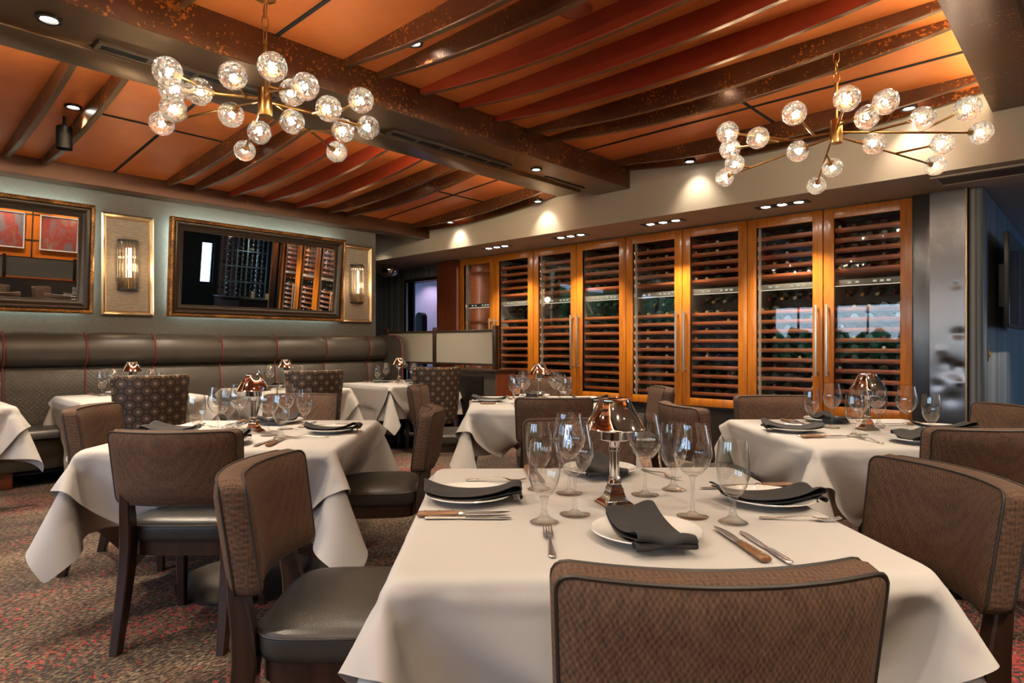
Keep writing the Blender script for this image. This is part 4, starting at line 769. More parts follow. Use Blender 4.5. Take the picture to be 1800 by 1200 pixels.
2,9,6,0,-1,-3,1,6,34,42,44,44,44,44,44,45,44,45,44,44,44,44,44,45,45,44,44,44,44,44,45,44,44,44,44,44,45,44,44,46,47,50,32,43,44,-1604,16,16,12,6,1,9,-4,-20,-18,-26,
-20,-5,7,7,1,0,-3,-3,2,6,32,43,45,43,44,44,45,44,44,44,44,44,45,44,45,44,44,44,44,45,44,44,44,44,44,45,44,44,44,42,40,69,28,41,42,44,-1550,14,14,14,13,3,1,-3,-4,-28,
-24,-24,-13,3,8,2,0,-3,-3,-3,1,7,33,42,44,44,44,44,44,44,44,44,45,45,44,44,44,44,44,45,44,44,44,45,44,44,44,44,44,43,43,42,48,46,41,44,43,-1494,12,10,10,12,12,-2,-4,0,
-10,-28,-28,-22,-4,6,4,2,-4,-4,-4,-2,1,7,32,42,44,44,44,44,44,45,44,45,44,44,44,44,45,44,44,44,45,44,44,44,44,44,44,42,44,44,42,50,43,43,44,42,-1446,8,10,9,12,11,2,-2,
-3,1,-8,-36,-28,-16,4,2,5,-5,-5,-5,-2,-2,2,8,30,43,45,43,44,44,44,45,44,44,44,45,44,45,44,44,44,44,44,44,44,44,44,44,42,36,49,45,46,46,44,43,43,-1404,10,8,8,12,12,8,
-4,1,-4,1,-6,-41,-27,-7,0,7,-4,-6,-4,-4,-3,-2,1,9,31,42,44,44,44,44,44,44,44,45,44,44,44,45,44,44,44,44,44,44,44,44,44,43,45,39,47,44,44,45,43,44,-1366,10,10,8,11,12,
9,9,-6,1,-5,1,-8,-32,-34,-4,8,-6,-6,-4,-5,-2,-3,-2,1,9,30,42,44,44,44,44,44,45,44,44,44,44,44,44,45,44,44,44,44,42,46,48,37,47,44,42,45,43,44,44,44,-1332,12,12,10,12,
10,10,8,8,-10,4,-6,2,-8,-42,-21,2,-5,-6,-4,-4,-4,-2,-3,-3,3,7,29,44,44,43,44,45,44,44,44,44,44,44,44,45,44,44,44,44,44,42,37,52,43,43,45,44,44,44,44,44,-1298,14,14,12,
12,10,8,8,6,6,-6,3,-4,-1,-8,-54,-6,-6,-4,-3,-3,-4,-4,-2,-3,-1,2,4,28,48,42,45,44,44,43,44,45,44,44,44,44,45,44,44,40,44,53,39,42,44,44,44,44,44,44,44,44,-1266,18,18,
14,12,11,9,6,4,4,3,1,3,-7,-1,-34,-51,-4,2,1,-1,0,-3,-3,-2,0,2,4,-3,27,44,46,45,43,44,45,44,44,44,44,44,44,44,44,41,42,50,44,42,44,44,44,44,44,44,44,44,-1232,20,
21,17,14,13,10,5,4,2,0,5,7,-5,-4,-16,-48,-34,-3,2,3,3,0,0,0,2,2,2,0,-13,35,47,41,44,44,43,44,44,44,44,44,44,44,43,46,44,42,45,43,44,44,44,44,44,44,44,44,-1197,
23,21,21,16,16,12,6,4,3,7,12,9,-21,-14,-15,-41,-30,-12,-2,2,1,1,2,0,-1,-1,-6,-14,-7,23,47,36,43,44,43,44,44,44,44,44,44,44,45,45,46,41,44,43,43,44,44,44,44,44,44,44,
-1162,24,25,21,20,18,14,9,9,4,10,12,6,-32,-25,-9,-19,-36,-17,-8,-2,-2,-1,-3,-2,-4,-7,-9,-12,-8,12,42,39,40,42,43,44,43,44,44,44,45,44,45,46,47,40,42,44,42,45,44,44,44,43,44,
44],
[-550,1,1,2,4,8,9,11,8,14,-22,-48,-46,-34,-41,-50,-59,-49,-42,-38,-39,-40,-40,-42,-42,-42,-38,-30,-6,3,47,54,45,40,35,36,37,38,40,42,43,44,46,46,44,43,43,36,35,47,44,44,43,43,44,42,
43,-462,3,0,5,9,10,9,7,3,-5,-39,-49,-29,-27,-54,-54,-52,-32,-18,-23,-32,-37,-40,-42,-42,-44,-44,-36,0,-4,50,54,42,36,32,34,37,39,41,43,46,47,53,46,42,44,44,38,41,48,45,44,44,44,44,
44,42,-512,4,2,8,10,10,6,0,-7,-19,-49,-41,-4,-50,-46,-50,-14,-14,-26,-26,-28,-34,-36,-40,-41,-43,-46,-42,-28,16,54,51,40,29,30,37,39,42,44,46,47,48,48,55,40,42,46,42,45,48,46,45,44,45,
45,44,44,-560,2,7,5,12,8,-4,-12,-21,-31,-16,-20,-28,-55,-41,-28,-35,-37,-38,-24,-14,-15,-17,-22,-31,-37,-40,-48,-40,20,54,50,26,29,41,42,44,47,47,48,48,46,48,42,52,34,48,45,48,48,46,45,44,
46,46,45,45,-601,3,6,6,6,-3,-14,-22,-25,-22,-20,-28,-21,-59,-45,-35,-37,-37,-36,-21,-18,-14,-13,-15,-6,-18,-27,-32,-52,22,54,30,35,45,46,46,47,47,46,48,48,46,45,45,44,36,48,49,49,47,47,43,
45,46,46,47,45,-634,2,5,2,-5,-14,-25,-27,-24,-21,-22,-31,-12,-70,-58,-36,-35,-35,-30,-20,-16,-14,-13,-11,-8,-9,-11,-42,-14,32,58,36,45,43,46,46,46,46,48,46,45,43,44,44,38,38,59,51,48,48,46,
44,46,46,47,47,45,-664,1,-3,-9,-16,-28,-29,-25,-21,-15,-38,-38,-52,-40,-44,-46,-33,-31,-24,-18,-14,-14,-12,-10,-10,-10,-9,-13,20,46,50,42,47,45,46,45,45,47,47,43,43,44,46,45,47,35,47,58,50,47,
47,44,46,47,47,46,46,-696,-9,-17,-16,-31,-33,-27,-17,-16,-30,-42,-53,-33,-44,-46,-44,-42,-24,-17,-13,-12,-10,-10,-10,-7,-4,-3,20,38,45,49,44,48,46,44,46,46,48,42,46,46,44,44,46,45,45,46,47,51,
47,49,45,45,48,46,46,46,-744,-18,-26,-26,-38,-31,-12,-24,-25,-37,-49,-46,-34,-52,-34,-45,-32,-19,-14,-10,-10,-8,-7,-5,-2,2,21,35,45,46,46,46,47,45,45,46,46,46,46,44,44,46,44,45,44,44,49,46,
51,43,49,47,46,47,47,46,46,-796,-32,-32,-38,-40,-13,-25,-16,-36,-37,-50,-50,-43,-36,-40,-40,-20,-14,-10,-8,-6,-4,-4,0,5,19,34,44,46,45,46,46,47,46,44,46,46,46,46,44,46,44,46,44,45,45,49,
47,46,43,51,44,47,47,46,46,46,-876,-34,-36,-42,-26,-24,6,-38,-46,-36,-49,-61,-28,-37,-33,-34,-13,-9,-6,-4,-3,-1,0,4,20,31,43,46,45,45,46,46,47,47,45,45,46,46,46,45,45,45,45,46,44,46,
46,48,47,40,47,44,50,48,45,45,47,-963,-38,-34,-40,-30,33,-39,-58,-41,-40,-35,-54,-37,-27,-34,-16,-5,-5,-2,-2,-1,-1,2,20,30,43,45,46,45,45,46,46,46,47,46,45,46,46,46,45,45,46,45,45,45,
45,46,48,49,39,46,46,44,50,46,45,43,-1051,-35,-36,-32,32,-33,-57,-44,-40,-36,-45,-42,-36,-23,-14,-5,-3,-1,-1,-2,-1,0,19,28,43,45,46,45,45,46,46,46,46,46,46,46,46,46,46,46,45,45,46,44,
46,46,45,46,47,44,48,44,44,46,46,34,42,-1138,-24,-28,-34,20,-42,-42,-50,-34,-42,-40,-40,-16,-10,-5,-1,-2,-2,-1,-2,-1,16,28,44,45,45,46,45,45,46,46,46,46,46,46,46,46,46,46,46,45,45,46,
45,45,46,46,46,46,45,45,48,46,58,46,20,38,-1220,-36,-30,-24,26,-42,-41,-49,-40,-46,-36,-15,-7,-4,-2,-2,-2,-1,-2,-2,15,26,44,45,45,46,45,46,45,46,46,46,46,46,46,46,46,46,46,46,46,44,
46,46,44,46,46,46,46,46,47,47,47,42,53,29,37,-1318,-35,-36,45,-34,-44,-49,-55,-36,-29,-11,-4,-3,-2,-2,-1,-2,-2,-3,13,26,44,46,45,45,46,45,46,45,46,46,46,46,46,46,46,46,46,46,46,46,
45,45,46,45,45,46,46,46,46,47,47,46,46,40,39,41,-1418,-35,47,-38,-36,-37,-55,-56,-16,-6,-6,-4,0,-2,-2,-1,-2,-1,11,26,44,45,46,44,46,46,46,45,45,46,46,46,46,46,46,46,46,46,46,46,
46,45,45,46,45,45,46,46,46,46,46,46,47,47,44,40,39,-1517,38,-18,-40,-41,-39,-42,-58,-18,7,-2,3,5,4,2,0,1,10,26,43,45,46,45,45,46,46,46,45,46,45,46,46,46,46,46,46,46,46,46,
46,45,46,45,46,45,45,46,46,46,46,46,46,46,48,40,42,43,-1591,44,-38,-37,-36,-36,-35,-38,12,-16,-3,-2,3,5,3,2,12,26,42,44,46,46,45,45,46,46,46,46,45,46,46,45,46,46,46,46,46,46,
46,46,45,45,46,46,45,45,46,46,46,46,46,45,45,48,45,41,44,-1665,43,-36,-34,-32,-28,-32,-32,0,16,-4,-10,-3,3,4,11,26,41,46,45,45,46,45,46,45,46,46,46,46,45,46,46,46,45,46,46,46,
46,46,46,45,45,46,46,45,45,46,46,46,46,46,45,46,44,45,45,45,-1738,48,-34,-28,-27,-26,-33,-24,-2,4,14,0,-10,0,10,26,41,45,46,45,45,46,46,45,46,45,46,46,46,46,45,46,46,46,46,45,
46,46,46,46,45,45,46,46,46,45,45,46,46,46,46,45,46,45,45,45,45,-1811,50,-9,-31,-26,-26,-34,-18,0,-4,8,6,-4,9,25,40,44,46,46,45,45,46,46,46,45,46,45,46,46,46,46,46,46,45,46,
46,45,46,46,46,46,45,45,46,46,46,45,45,46,46,46,46,46,44,46,44,46,-1884,48,16,-27,-25,-30,-31,-15,1,-3,1,5,8,23,41,45,46,45,46,45,45,46,46,46,46,45,46,45,46,46,46,46,46,46,
45,46,46,45,46,46,46,46,45,45,46,46,45,46,46,45,46,46,46,45,45,45,45,-1958,48,30,-11,-27,-30,-29,-15,5,-3,0,8,24,40,45,46,45,46,46,46,45,45,46,46,46,46,45,46,45,46,46,46,46,
46,46,46,45,46,45,46,46,46,45,46,45,46,46,46,45,46,45,46,46,46,44,46,42,-2032,48,38,6,-22,-29,-27,-14,6,-2,3,25,38,46,46,45,45,46,46,46,46,45,45,46,46,46,46,45,46,45,46,46,
46,46,46,46,46,45,46,45,46,46,46,45,46,45,46,46,46,45,46,45,46,46,44,46,38,-2106,48,42,22,-11,-28,-23,-15,7,-1,23,38,46,46,46,45,45,46,46,46,46,45,46,45,46,46,46,46,46,45,46,
45,46,46,46,46,46,46,46,45,45,46,46,46,45,46,45,46,46,45,46,46,45,46,45,44,33,-2181,51,46,32,2,-23,-19,-15,3,22,38,46,46,46,46,45,45,46,46,46,46,46,45,46,45,46,46,46,46,46,
45,46,45,46,46,46,46,46,46,46,45,46,45,46,46,46,45,45,46,46,45,45,46,46,45,43,28,-2258,51,51,38,16,-14,-11,-19,23,37,46,48,46,46,46,45,46,45,46,46,46,46,46,45,46,45,46,46,46,
46,46,45,46,46,45,46,46,46,46,46,46,45,46,45,46,46,46,45,45,46,46,46,44,46,38,46,20,-2326,49,51,48,2,16,-20,18,41,47,47,47,46,46,46,45,46,46,45,46,46,46,46,46,45,46,45,46,
46,46,46,46,46,45,46,46,45,46,46,46,46,46,46,45,45,46,46,46,46,45,45,46,46,48,36,24,36,-2380,38,42,42,56,-27,25,38,50,46,47,47,46,46,46,46,45,46,46,45,46,46,46,46,46,45,46,
45,46,46,46,46,46,46,46,45,46,46,45,46,46,46,46,46,45,45,46,46,46,46,45,45,46,47,35,30,34,-2392,22,28,26,31,27,43,46,50,47,47,47,46,46,46,46,46,45,46,46,45,46,46,46,46,46,
46,45,46,45,46,46,46,46,46,46,46,45,46,45,46,46,46,46,46,45,46,45,46,46,46,45,47,44,38,32,32,-2404,26,32,35,33,20,46,45,47,47,46,47,46,46,46,46,46,46,45,46,46,45,46,46,46,
46,46,46,45,46,45,46,46,46,46,46,46,46,45,46,46,45,46,46,46,46,45,46,45,46,46,46,43,37,8,8,32,-2346,34,36,36,37,-17,76,44,45,47,46,46,46,46,46,46,46,46,46,46,46,45,46,45,
46,46,46,46,46,46,45,46,45,46,46,46,46,46,46,46,45,46,45,46,46,46,46,45,46,45,46,43,35,10,2,0,20,-2275,36,35,32,30,20,48,40,45,45,46,46,46,47,45,46,46,46,46,46,46,46,46,
45,46,45,46,46,46,46,46,46,45,46,45,46,46,46,46,46,46,45,46,45,46,46,46,46,45,46,43,34,14,3,-6,-1,13,-2217,32,30,28,24,36,45,44,46,45,46,46,46,46,46,46,45,46,45,46,46,46,
46,46,46,45,46,45,46,46,46,46,46,46,45,46,45,46,46,46,46,46,45,46,45,46,46,46,46,42,36,14,4,-4,-4,-2,7,-2174,31,28,27,33,41,45,44,46,46,46,45,46,46,45,46,46,46,46,45,46,
46,45,46,46,46,46,45,46,45,46,46,46,46,46,46,45,46,45,46,46,46,46,46,45,45,46,46,43,37,14,6,-4,-4,-5,-1,3,-2136,31,29,31,38,44,45,44,45,46,46,46,46,46,46,46,45,45,46,46,
46,46,45,46,45,46,46,46,46,45,46,45,46,46,46,46,46,46,45,46,45,46,46,46,46,45,46,43,37,15,6,-3,-4,-3,-6,-1,1,-2098,32,32,36,40,45,45,44,45,46,46,46,46,46,45,46,46,46,45,
45,46,46,46,46,45,46,45,46,46,46,46,46,45,46,45,46,46,46,46,46,45,45,46,46,46,46,43,37,17,6,-3,-5,-3,-4,-3,-3,0,-2058,34,34,38,43,45,45,45,44,46,46,46,46,46,46,45,45,46,
46,46,45,45,46,46,46,46,45,46,45,46,46,46,46,46,45,46,45,46,46,46,46,45,46,45,46,44,38,16,8,-4,-3,-5,-2,-4,-4,-3,-1,-2016,36,37,40,43,45,45,45,44,45,46,46,46,46,46,46,46,
45,45,46,46,46,45,45,46,46,46,46,46,45,45,46,46,46,46,46,45,46,45,46,46,46,45,46,44,37,18,8,-4,-2,-4,-6,-2,-3,-3,-4,-2,-1972,38,38,42,44,44,45,45,44,45,46,46,46,46,46,45,
46,46,45,45,46,46,46,46,45,45,46,46,46,46,46,45,45,46,46,46,46,46,45,46,45,46,46,44,38,18,8,-4,-3,-3,-4,-6,-2,-3,-3,-4,-2,-1926,39,39,42,44,46,44,45,45,44,46,46,46,46,46,
45,46,45,46,46,45,45,46,46,46,45,46,45,46,46,46,46,46,45,45,46,46,46,46,45,45,47,44,38,17,10,-5,-3,-2,-3,-3,-8,-2,-4,-3,-3,-2,-1879,39,41,42,45,45,45,44,45,44,45,46,46,46,
46,46,45,46,45,46,46,45,45,46,46,46,46,45,46,45,46,46,46,46,45,46,45,46,46,45,47,44,38,18,8,-5,-1,-4,-2,-2,-3,-9,0,-10,-2,-2,0,-1832,41,41,42,46,44,44,45,45,44,45,47,46,
45,45,46,46,46,45,45,46,46,45,46,45,46,46,46,46,45,46,45,46,46,46,46,45,45,46,46,46,37,19,9,-5,-2,-4,-4,-2,-4,1,-7,-18,3,-5,2,0,-1784,42,41,43,44,46,40,48,46,44,44,46,
46,46,46,45,45,46,46,45,45,46,46,45,46,45,46,46,46,46,46,45,45,46,46,46,45,46,46,45,38,18,10,-2,-3,-3,-4,-4,-4,-4,1,-30,-15,-2,17,5,-2,-1733,41,42,44,44,44,40,42,52,45,44,
45,47,45,46,46,45,45,46,45,46,45,46,46,45,46,45,46,46,46,46,46,45,45,46,46,46,45,46,39,18,10,-2,-2,-3,-2,-3,-4,-4,-5,-13,-27,-7,0,0,19,-2,-1683,42,42,43,43,45,45,46,44,44,
44,45,47,46,45,45,46,45,45,46,45,46,45,46,46,46,45,46,45,46,46,46,46,45,45,46,46,46,38,20,10,0,-3,-3,-2,-4,-2,-2,-2,-18,-25,-10,1,-3,-3,6,6,-1630,43,43,43,43,44,45,45,44,
48,41,45,46,46,46,46,44,46,45,45,46,45,45,46,46,46,46,45,46,45,46,46,46,45,45,46,46,40,20,10,0,-2,-4,-2,-2,-4,-2,-9,-21,-14,-6,-3,0,-5,2,1,7,-1584,43,43,44,42,44,44,45,
45,44,42,47,45,47,46,45,46,44,46,45,45,46,45,45,46,46,46,46,45,46,45,46,46,46,44,46,40,23,10,1,-2,-3,-3,-3,-1,-4,-6,-9,-27,-14,2,-2,-3,-1,6,5,5,-1544,43,43,44,43,43,44,
44,46,44,46,41,47,46,46,46,44,46,44,46,45,45,46,45,45,46,46,46,46,45,46,45,46,46,45,40,25,8,2,-1,-3,-2,-1,-1,-4,-6,-7,-31,-14,-8,6,-2,2,0,12,5,5,-1508,44,42,44,44,43,
43,45,45,44,45,43,44,46,48,44,45,45,45,45,46,44,46,46,45,45,46,46,46,46,46,45,45,46,40,25,8,1,0,-2,-2,-2,-1,-1,-3,-17,-26,-16,-2,3,-1,-1,2,13,8,6,8,-1476,44,43,43,44,
44,44,44,44,44,45,43,40,48,46,46,45,45,45,45,46,45,45,46,46,45,45,46,46,46,46,45,46,41,24,7,1,0,-1,-2,-1,-2,-2,-2,-8,-38,-8,-6,4,-1,-6,4,18,7,8,8,8,-1441,43,44,42,
44,44,44,44,44,46,44,45,45,45,60,25,45,45,46,45,45,46,45,45,46,46,45,45,46,46,46,46,42,23,5,2,0,-1,-1,0,-2,-2,-2,-6,-20,-30,-4,2,-1,-3,5,21,5,6,7,8,8,-1402,42,44,
42,44,44,44,44,44,45,45,44,45,45,66,46,16,45,47,45,45,46,46,45,45,46,46,44,46,44,50,42,22,1,1,0,1,1,0,0,0,-3,-4,-11,-28,-14,-2,-1,-3,8,16,8,8,6,8,4,8,-1362,44,
42,42,44,43,43,45,45,44,44,45,43,44,55,53,26,42,45,46,46,45,46,46,45,45,46,45,45,41,49,34,-12,-2,0,2,2,2,0,0,0,-4,-8,-19,-7,-12,-10,-6,4,12,12,12,10,8,5,6,5,-1320,
42,42,43,43,42,44,44,44,45,44,43,42,44,48,48,40,42,46,46,46,45,45,46,46,44,46,43,39,44,48,18,-18,-6,-3,-3,-1,0,-1,0,-4,-2,-13,-11,-5,1,-18,-6,16,4,10,12,12,8,5,5,3,
-1280,42,42,42,43,42,43,44,44,45,42,44,43,41,44,48,48,42,44,46,46,45,45,46,44,45,43,42,41,43,46,3,-14,-13,-8,-6,-6,-4,-5,-4,-4,-5,-6,-5,1,4,-20,-13,9,18,9,12,11,8,7,3,
3],
[502,40,40,40,40,40,40,40,40,42,33,-35,-16,4,0,-6,-8,9,21,29,31,32,32,32,34,33,33,28,25,21,-4,-32,-38,-40,-40,-40,-38,-40,-38,-38,-38,-36,-35,-33,-34,-32,-32,-30,-28,-39,-41,-42,-40,-40,-40,-38,
-38,319,40,40,40,40,39,40,40,41,43,18,-34,4,8,-14,-30,6,26,26,26,27,30,32,33,33,35,34,32,20,26,-8,-34,-39,-40,-41,-40,-38,-39,-39,-37,-36,-36,-33,-34,-32,-32,-32,-30,-33,-40,-42,-41,-42,-40,-42,
-38,-38,324,40,40,40,40,40,40,40,38,34,-6,0,16,-27,-40,13,22,22,27,27,26,28,30,32,34,34,35,33,28,21,-12,-35,-40,-40,-42,-38,-39,-38,-37,-38,-36,-35,-35,-30,-32,-32,-32,-32,-36,-41,-42,-41,-42,-42,
-41,-41,-38,330,40,40,40,38,40,40,36,30,18,34,12,-66,-14,6,26,16,2,2,31,43,41,37,36,32,32,34,36,29,20,-15,-36,-42,-41,-39,-38,-38,-38,-40,-40,-39,-33,-32,-26,-34,-28,-33,-34,-38,-41,-43,-41,-42,
-42,-41,-41,-40,333,40,39,40,40,40,36,30,26,27,29,-21,-27,-33,11,12,6,2,14,36,38,43,42,41,46,40,34,34,29,21,-15,-45,-38,-38,-39,-39,-41,-43,-42,-40,-34,-31,-30,-29,-28,-28,-33,-37,-39,-42,-42,-41,
-42,-41,-42,-42,-40,335,40,40,40,40,36,30,27,27,31,-40,-8,-11,7,-37,15,11,13,27,36,42,41,43,44,45,45,44,28,48,20,-27,-45,-42,-34,-40,-42,-44,-42,-42,-34,-29,-29,-29,-30,-27,-36,-34,-34,-40,-41,-41,
-42,-42,-42,-42,-42,-40,336,40,42,40,36,28,26,28,32,-42,-16,-2,0,6,0,-32,24,22,34,40,42,44,43,44,44,45,44,48,39,25,-14,-58,-42,-38,-42,-44,-44,-43,-35,-28,-28,-30,-30,-30,-32,-38,-30,-39,-35,-41,
-42,-41,-43,-43,-42,-40,-40,338,40,38,38,26,23,27,36,-38,-21,-15,10,-2,-10,14,3,0,37,41,43,44,44,44,45,45,46,48,41,25,6,3,-27,-45,-45,-44,-43,-43,-40,-29,-32,-35,-38,-40,-36,-14,-33,-32,-19,-44,
-44,-40,-42,-43,-43,-40,-41,-41,340,38,34,30,17,25,38,-31,-30,-17,12,-1,0,3,8,-1,27,42,42,44,45,45,46,46,46,46,42,28,6,-3,-3,4,-20,-46,-44,-44,-44,-37,-38,-45,-38,-37,-37,-35,-33,-6,-28,-40,
-14,-42,-43,-41,-44,-42,-40,-42,-42,342,32,32,12,12,42,-12,-42,-18,8,0,0,1,5,9,20,39,44,44,45,45,46,46,46,47,41,31,9,-2,-5,-3,0,4,-20,-43,-44,-44,-44,-42,-41,-39,-38,-37,-36,-34,-36,-1,
-30,-44,-12,-35,-46,-40,-44,-40,-42,-44,326,28,24,0,34,2,-42,-22,16,0,-4,4,0,13,27,28,44,44,46,46,46,46,46,46,42,32,13,-2,-5,-6,-2,1,3,1,-19,-42,-44,-44,-42,-42,-40,-40,-38,-37,-36,-36,
-37,0,-26,-54,-4,-39,-40,-41,-44,-44,-43,243,28,50,22,19,-31,-9,1,-2,0,0,4,4,34,26,43,45,46,46,45,46,46,47,40,36,14,1,-7,-6,-4,0,-1,2,3,0,-18,-40,-44,-44,-42,-40,-42,-38,-39,-38,
-37,-38,-38,3,-29,-51,-1,-34,-45,-42,-45,-42,159,49,44,26,4,-4,-14,10,-10,11,-2,13,14,39,43,46,45,46,45,46,46,47,42,35,16,4,-7,-7,-4,-3,-1,0,2,2,4,-2,-18,-40,-43,-43,-42,-42,-40,-40,
-38,-38,-38,-38,-38,1,-27,-49,-1,-30,-49,-41,-42,86,60,10,2,60,10,-2,0,-1,3,3,17,40,44,45,45,46,46,46,46,46,44,36,16,4,-6,-7,-5,-2,-2,0,0,0,2,2,4,-2,-16,-40,-44,-43,-42,-41,
-41,-39,-39,-39,-37,-37,-34,-6,-27,-49,2,-42,-56,-50,46,45,25,45,-17,62,6,-2,-6,12,11,43,44,45,45,46,46,46,46,46,44,37,17,5,-7,-6,-5,-3,-2,0,0,0,0,0,2,3,3,-2,-15,-39,-44,-44,
-42,-42,-40,-40,-38,-38,-38,-35,-36,-4,-29,-50,-16,-54,-51,-8,38,29,42,20,12,45,-1,10,14,43,45,44,45,45,46,46,46,46,44,38,16,8,-8,-6,-5,-3,-2,0,0,0,0,0,0,0,2,2,4,-2,-14,-39,
-43,-44,-42,-42,-40,-40,-38,-39,-37,-36,-33,-5,-35,-51,-48,-43,-61,39,40,31,43,32,-5,36,18,44,44,46,44,46,45,45,46,47,44,38,17,8,-8,-6,-6,-2,-2,0,0,0,0,0,0,0,0,0,1,4,3,-4,
-11,-38,-45,-44,-41,-41,-42,-38,-40,-36,-40,-38,-23,-21,-44,-48,-50,-106,50,52,27,27,32,30,16,52,49,47,46,46,46,45,46,47,44,38,18,8,-8,-6,-6,-2,-2,0,0,0,0,0,0,0,0,0,0,0,1,4,
3,-3,-11,-38,-44,-44,-42,-41,-41,-40,-37,-41,-40,-29,-21,-48,-47,-45,-112,45,32,35,37,35,36,38,48,48,46,46,46,46,46,46,45,37,19,9,-8,-6,-6,-2,-2,0,0,0,0,0,0,0,0,0,0,0,0,0,
1,5,3,-3,-10,-38,-44,-44,-42,-41,-41,-39,-41,-43,-27,-33,-41,-48,-43,-118,41,36,37,39,42,40,39,47,47,47,46,46,46,46,46,38,20,8,-8,-7,-5,-3,-1,0,0,0,0,0,0,0,0,0,0,0,0,0,
0,0,1,2,6,-3,-10,-36,-44,-44,-42,-42,-40,-41,-44,-31,-44,-40,-42,-39,-123,42,38,41,42,42,39,44,46,48,46,46,47,47,45,37,22,10,-9,-7,-6,-3,-1,0,0,0,0,0,0,0,0,0,0,0,0,0,
0,0,0,0,1,3,6,-4,-9,-35,-44,-44,-42,-43,-41,-44,-36,-43,-41,-41,-39,-124,38,48,42,42,42,39,45,46,48,46,46,48,46,38,23,9,-8,-8,-6,-3,-1,0,0,0,0,0,0,0,0,0,0,0,0,0,
0,0,0,0,0,0,1,3,6,-2,-10,-34,-44,-44,-44,-42,-43,-41,-40,-42,-39,-42,-127,40,52,42,43,41,40,46,46,47,47,47,47,40,22,9,-7,-8,-6,-3,-1,0,0,0,0,0,0,0,0,0,0,0,0,0,
0,0,0,0,0,0,0,0,2,3,5,-2,-9,-34,-44,-44,-43,-43,-41,-42,-39,-41,-44,-130,42,50,48,42,41,41,46,46,47,47,48,40,24,8,-6,-6,-6,-4,-2,0,0,0,0,0,0,0,0,0,0,0,0,0,
0,0,0,0,0,0,0,0,0,0,1,4,5,-2,-8,-32,-45,-44,-43,-42,-41,-39,-42,-48,-130,42,48,51,44,41,42,46,46,47,48,39,28,10,-8,-6,-6,-4,-2,0,0,0,0,0,0,0,0,0,0,0,0,0,
0,0,0,0,0,0,0,0,0,0,0,0,1,5,4,-2,-6,-32,-45,-43,-44,-41,-39,-44,-48,-130,41,46,51,48,42,42,46,46,49,40,27,12,-7,-7,-6,-4,-2,0,0,0,0,0,0,0,0,0,0,0,0,0,
0,0,0,0,0,0,0,0,0,0,0,0,0,0,2,3,4,-1,-5,-31,-44,-44,-43,-39,-46,-46,-129,39,43,49,51,43,44,46,49,41,28,12,-4,-8,-7,-5,-2,0,0,0,0,0,0,0,0,0,0,0,0,0,
0,0,0,0,0,0,0,0,0,0,0,0,0,0,0,0,2,3,4,0,-5,-30,-44,-44,-41,-47,-45,-124,38,37,47,52,47,45,49,40,29,11,-2,-8,-6,-4,-4,0,0,0,0,0,0,0,0,0,0,0,0,0,
0,0,0,0,0,0,0,0,0,0,0,0,0,0,0,0,0,0,2,3,4,0,-5,-26,-46,-48,-42,-43,-123,41,38,35,48,55,49,44,26,10,-2,-5,-5,-4,-4,-2,0,0,0,0,0,0,0,0,0,0,0,0,
0,0,0,0,0,0,0,0,0,0,0,0,0,0,0,0,0,0,0,0,2,4,2,1,-3,-27,-55,-34,-45,-141,49,47,44,35,57,43,31,10,0,-4,-4,-4,-4,-3,-1,0,0,0,0,0,0,0,0,0,0,0,
0,0,0,0,0,0,0,0,0,0,0,0,0,0,0,0,0,0,0,0,0,2,2,4,0,0,5,-35,-48,-42,-196,60,56,56,54,60,27,17,-4,-2,-3,-3,-4,-3,-2,-1,0,0,0,0,0,0,0,0,0,0,
0,0,0,0,0,0,0,0,0,0,0,0,0,0,0,0,0,0,0,0,0,0,2,3,3,3,7,-16,-26,-45,-42,-203,58,52,48,46,64,35,23,8,-6,-2,-3,-3,-2,-3,-1,0,0,0,0,0,0,0,0,0,
0,0,0,0,0,0,0,0,0,0,0,0,0,0,0,0,0,0,0,0,0,0,1,3,3,4,9,-14,-30,-46,-46,-42,-164,50,48,48,46,26,45,45,22,14,-8,-3,-4,-3,-2,-2,0,0,0,0,0,0,0,0,
0,0,0,0,0,0,0,0,0,0,0,0,0,0,0,0,0,0,0,0,0,0,0,3,3,5,9,-16,-28,-46,-46,-46,-44,-140,44,42,43,42,41,40,43,35,26,10,-6,-4,-4,-4,-2,0,0,0,0,0,0,0,
0,0,0,0,0,0,0,0,0,0,0,0,0,0,0,0,0,0,0,0,0,0,0,2,4,4,10,-16,-29,-44,-46,-46,-45,-46,-136,41,41,41,40,44,39,45,43,38,26,9,-5,-5,-5,-4,0,0,0,0,0,0,
0,0,0,0,0,0,0,0,0,0,0,0,0,0,0,0,0,0,0,0,0,0,0,1,3,6,10,-16,-29,-43,-46,-46,-46,-45,-45,-140,41,41,40,43,45,42,42,44,42,40,25,10,-5,-6,-5,-3,0,0,0,0,
0,0,0,0,0,0,0,0,0,0,0,0,0,0,0,0,0,0,0,0,0,0,0,2,2,5,11,-16,-28,-44,-46,-45,-45,-46,-46,-44,-144,40,42,42,44,44,43,41,44,43,43,41,25,10,-4,-6,-6,-2,0,0,
0,0,0,0,0,0,0,0,0,0,0,0,0,0,0,0,0,0,0,0,0,0,0,1,4,5,9,-15,-28,-44,-44,-46,-46,-45,-45,-46,-45,-147,40,42,44,44,45,43,42,42,44,42,44,41,25,13,-7,-5,-5,-2,
0,0,0,0,0,0,0,0,0,0,0,0,0,0,0,0,0,0,0,0,0,0,0,2,4,4,9,-15,-26,-44,-46,-46,-45,-45,-46,-45,-45,-46,-150,42,42,44,45,45,44,42,41,43,43,43,44,42,25,14,-7,-6,
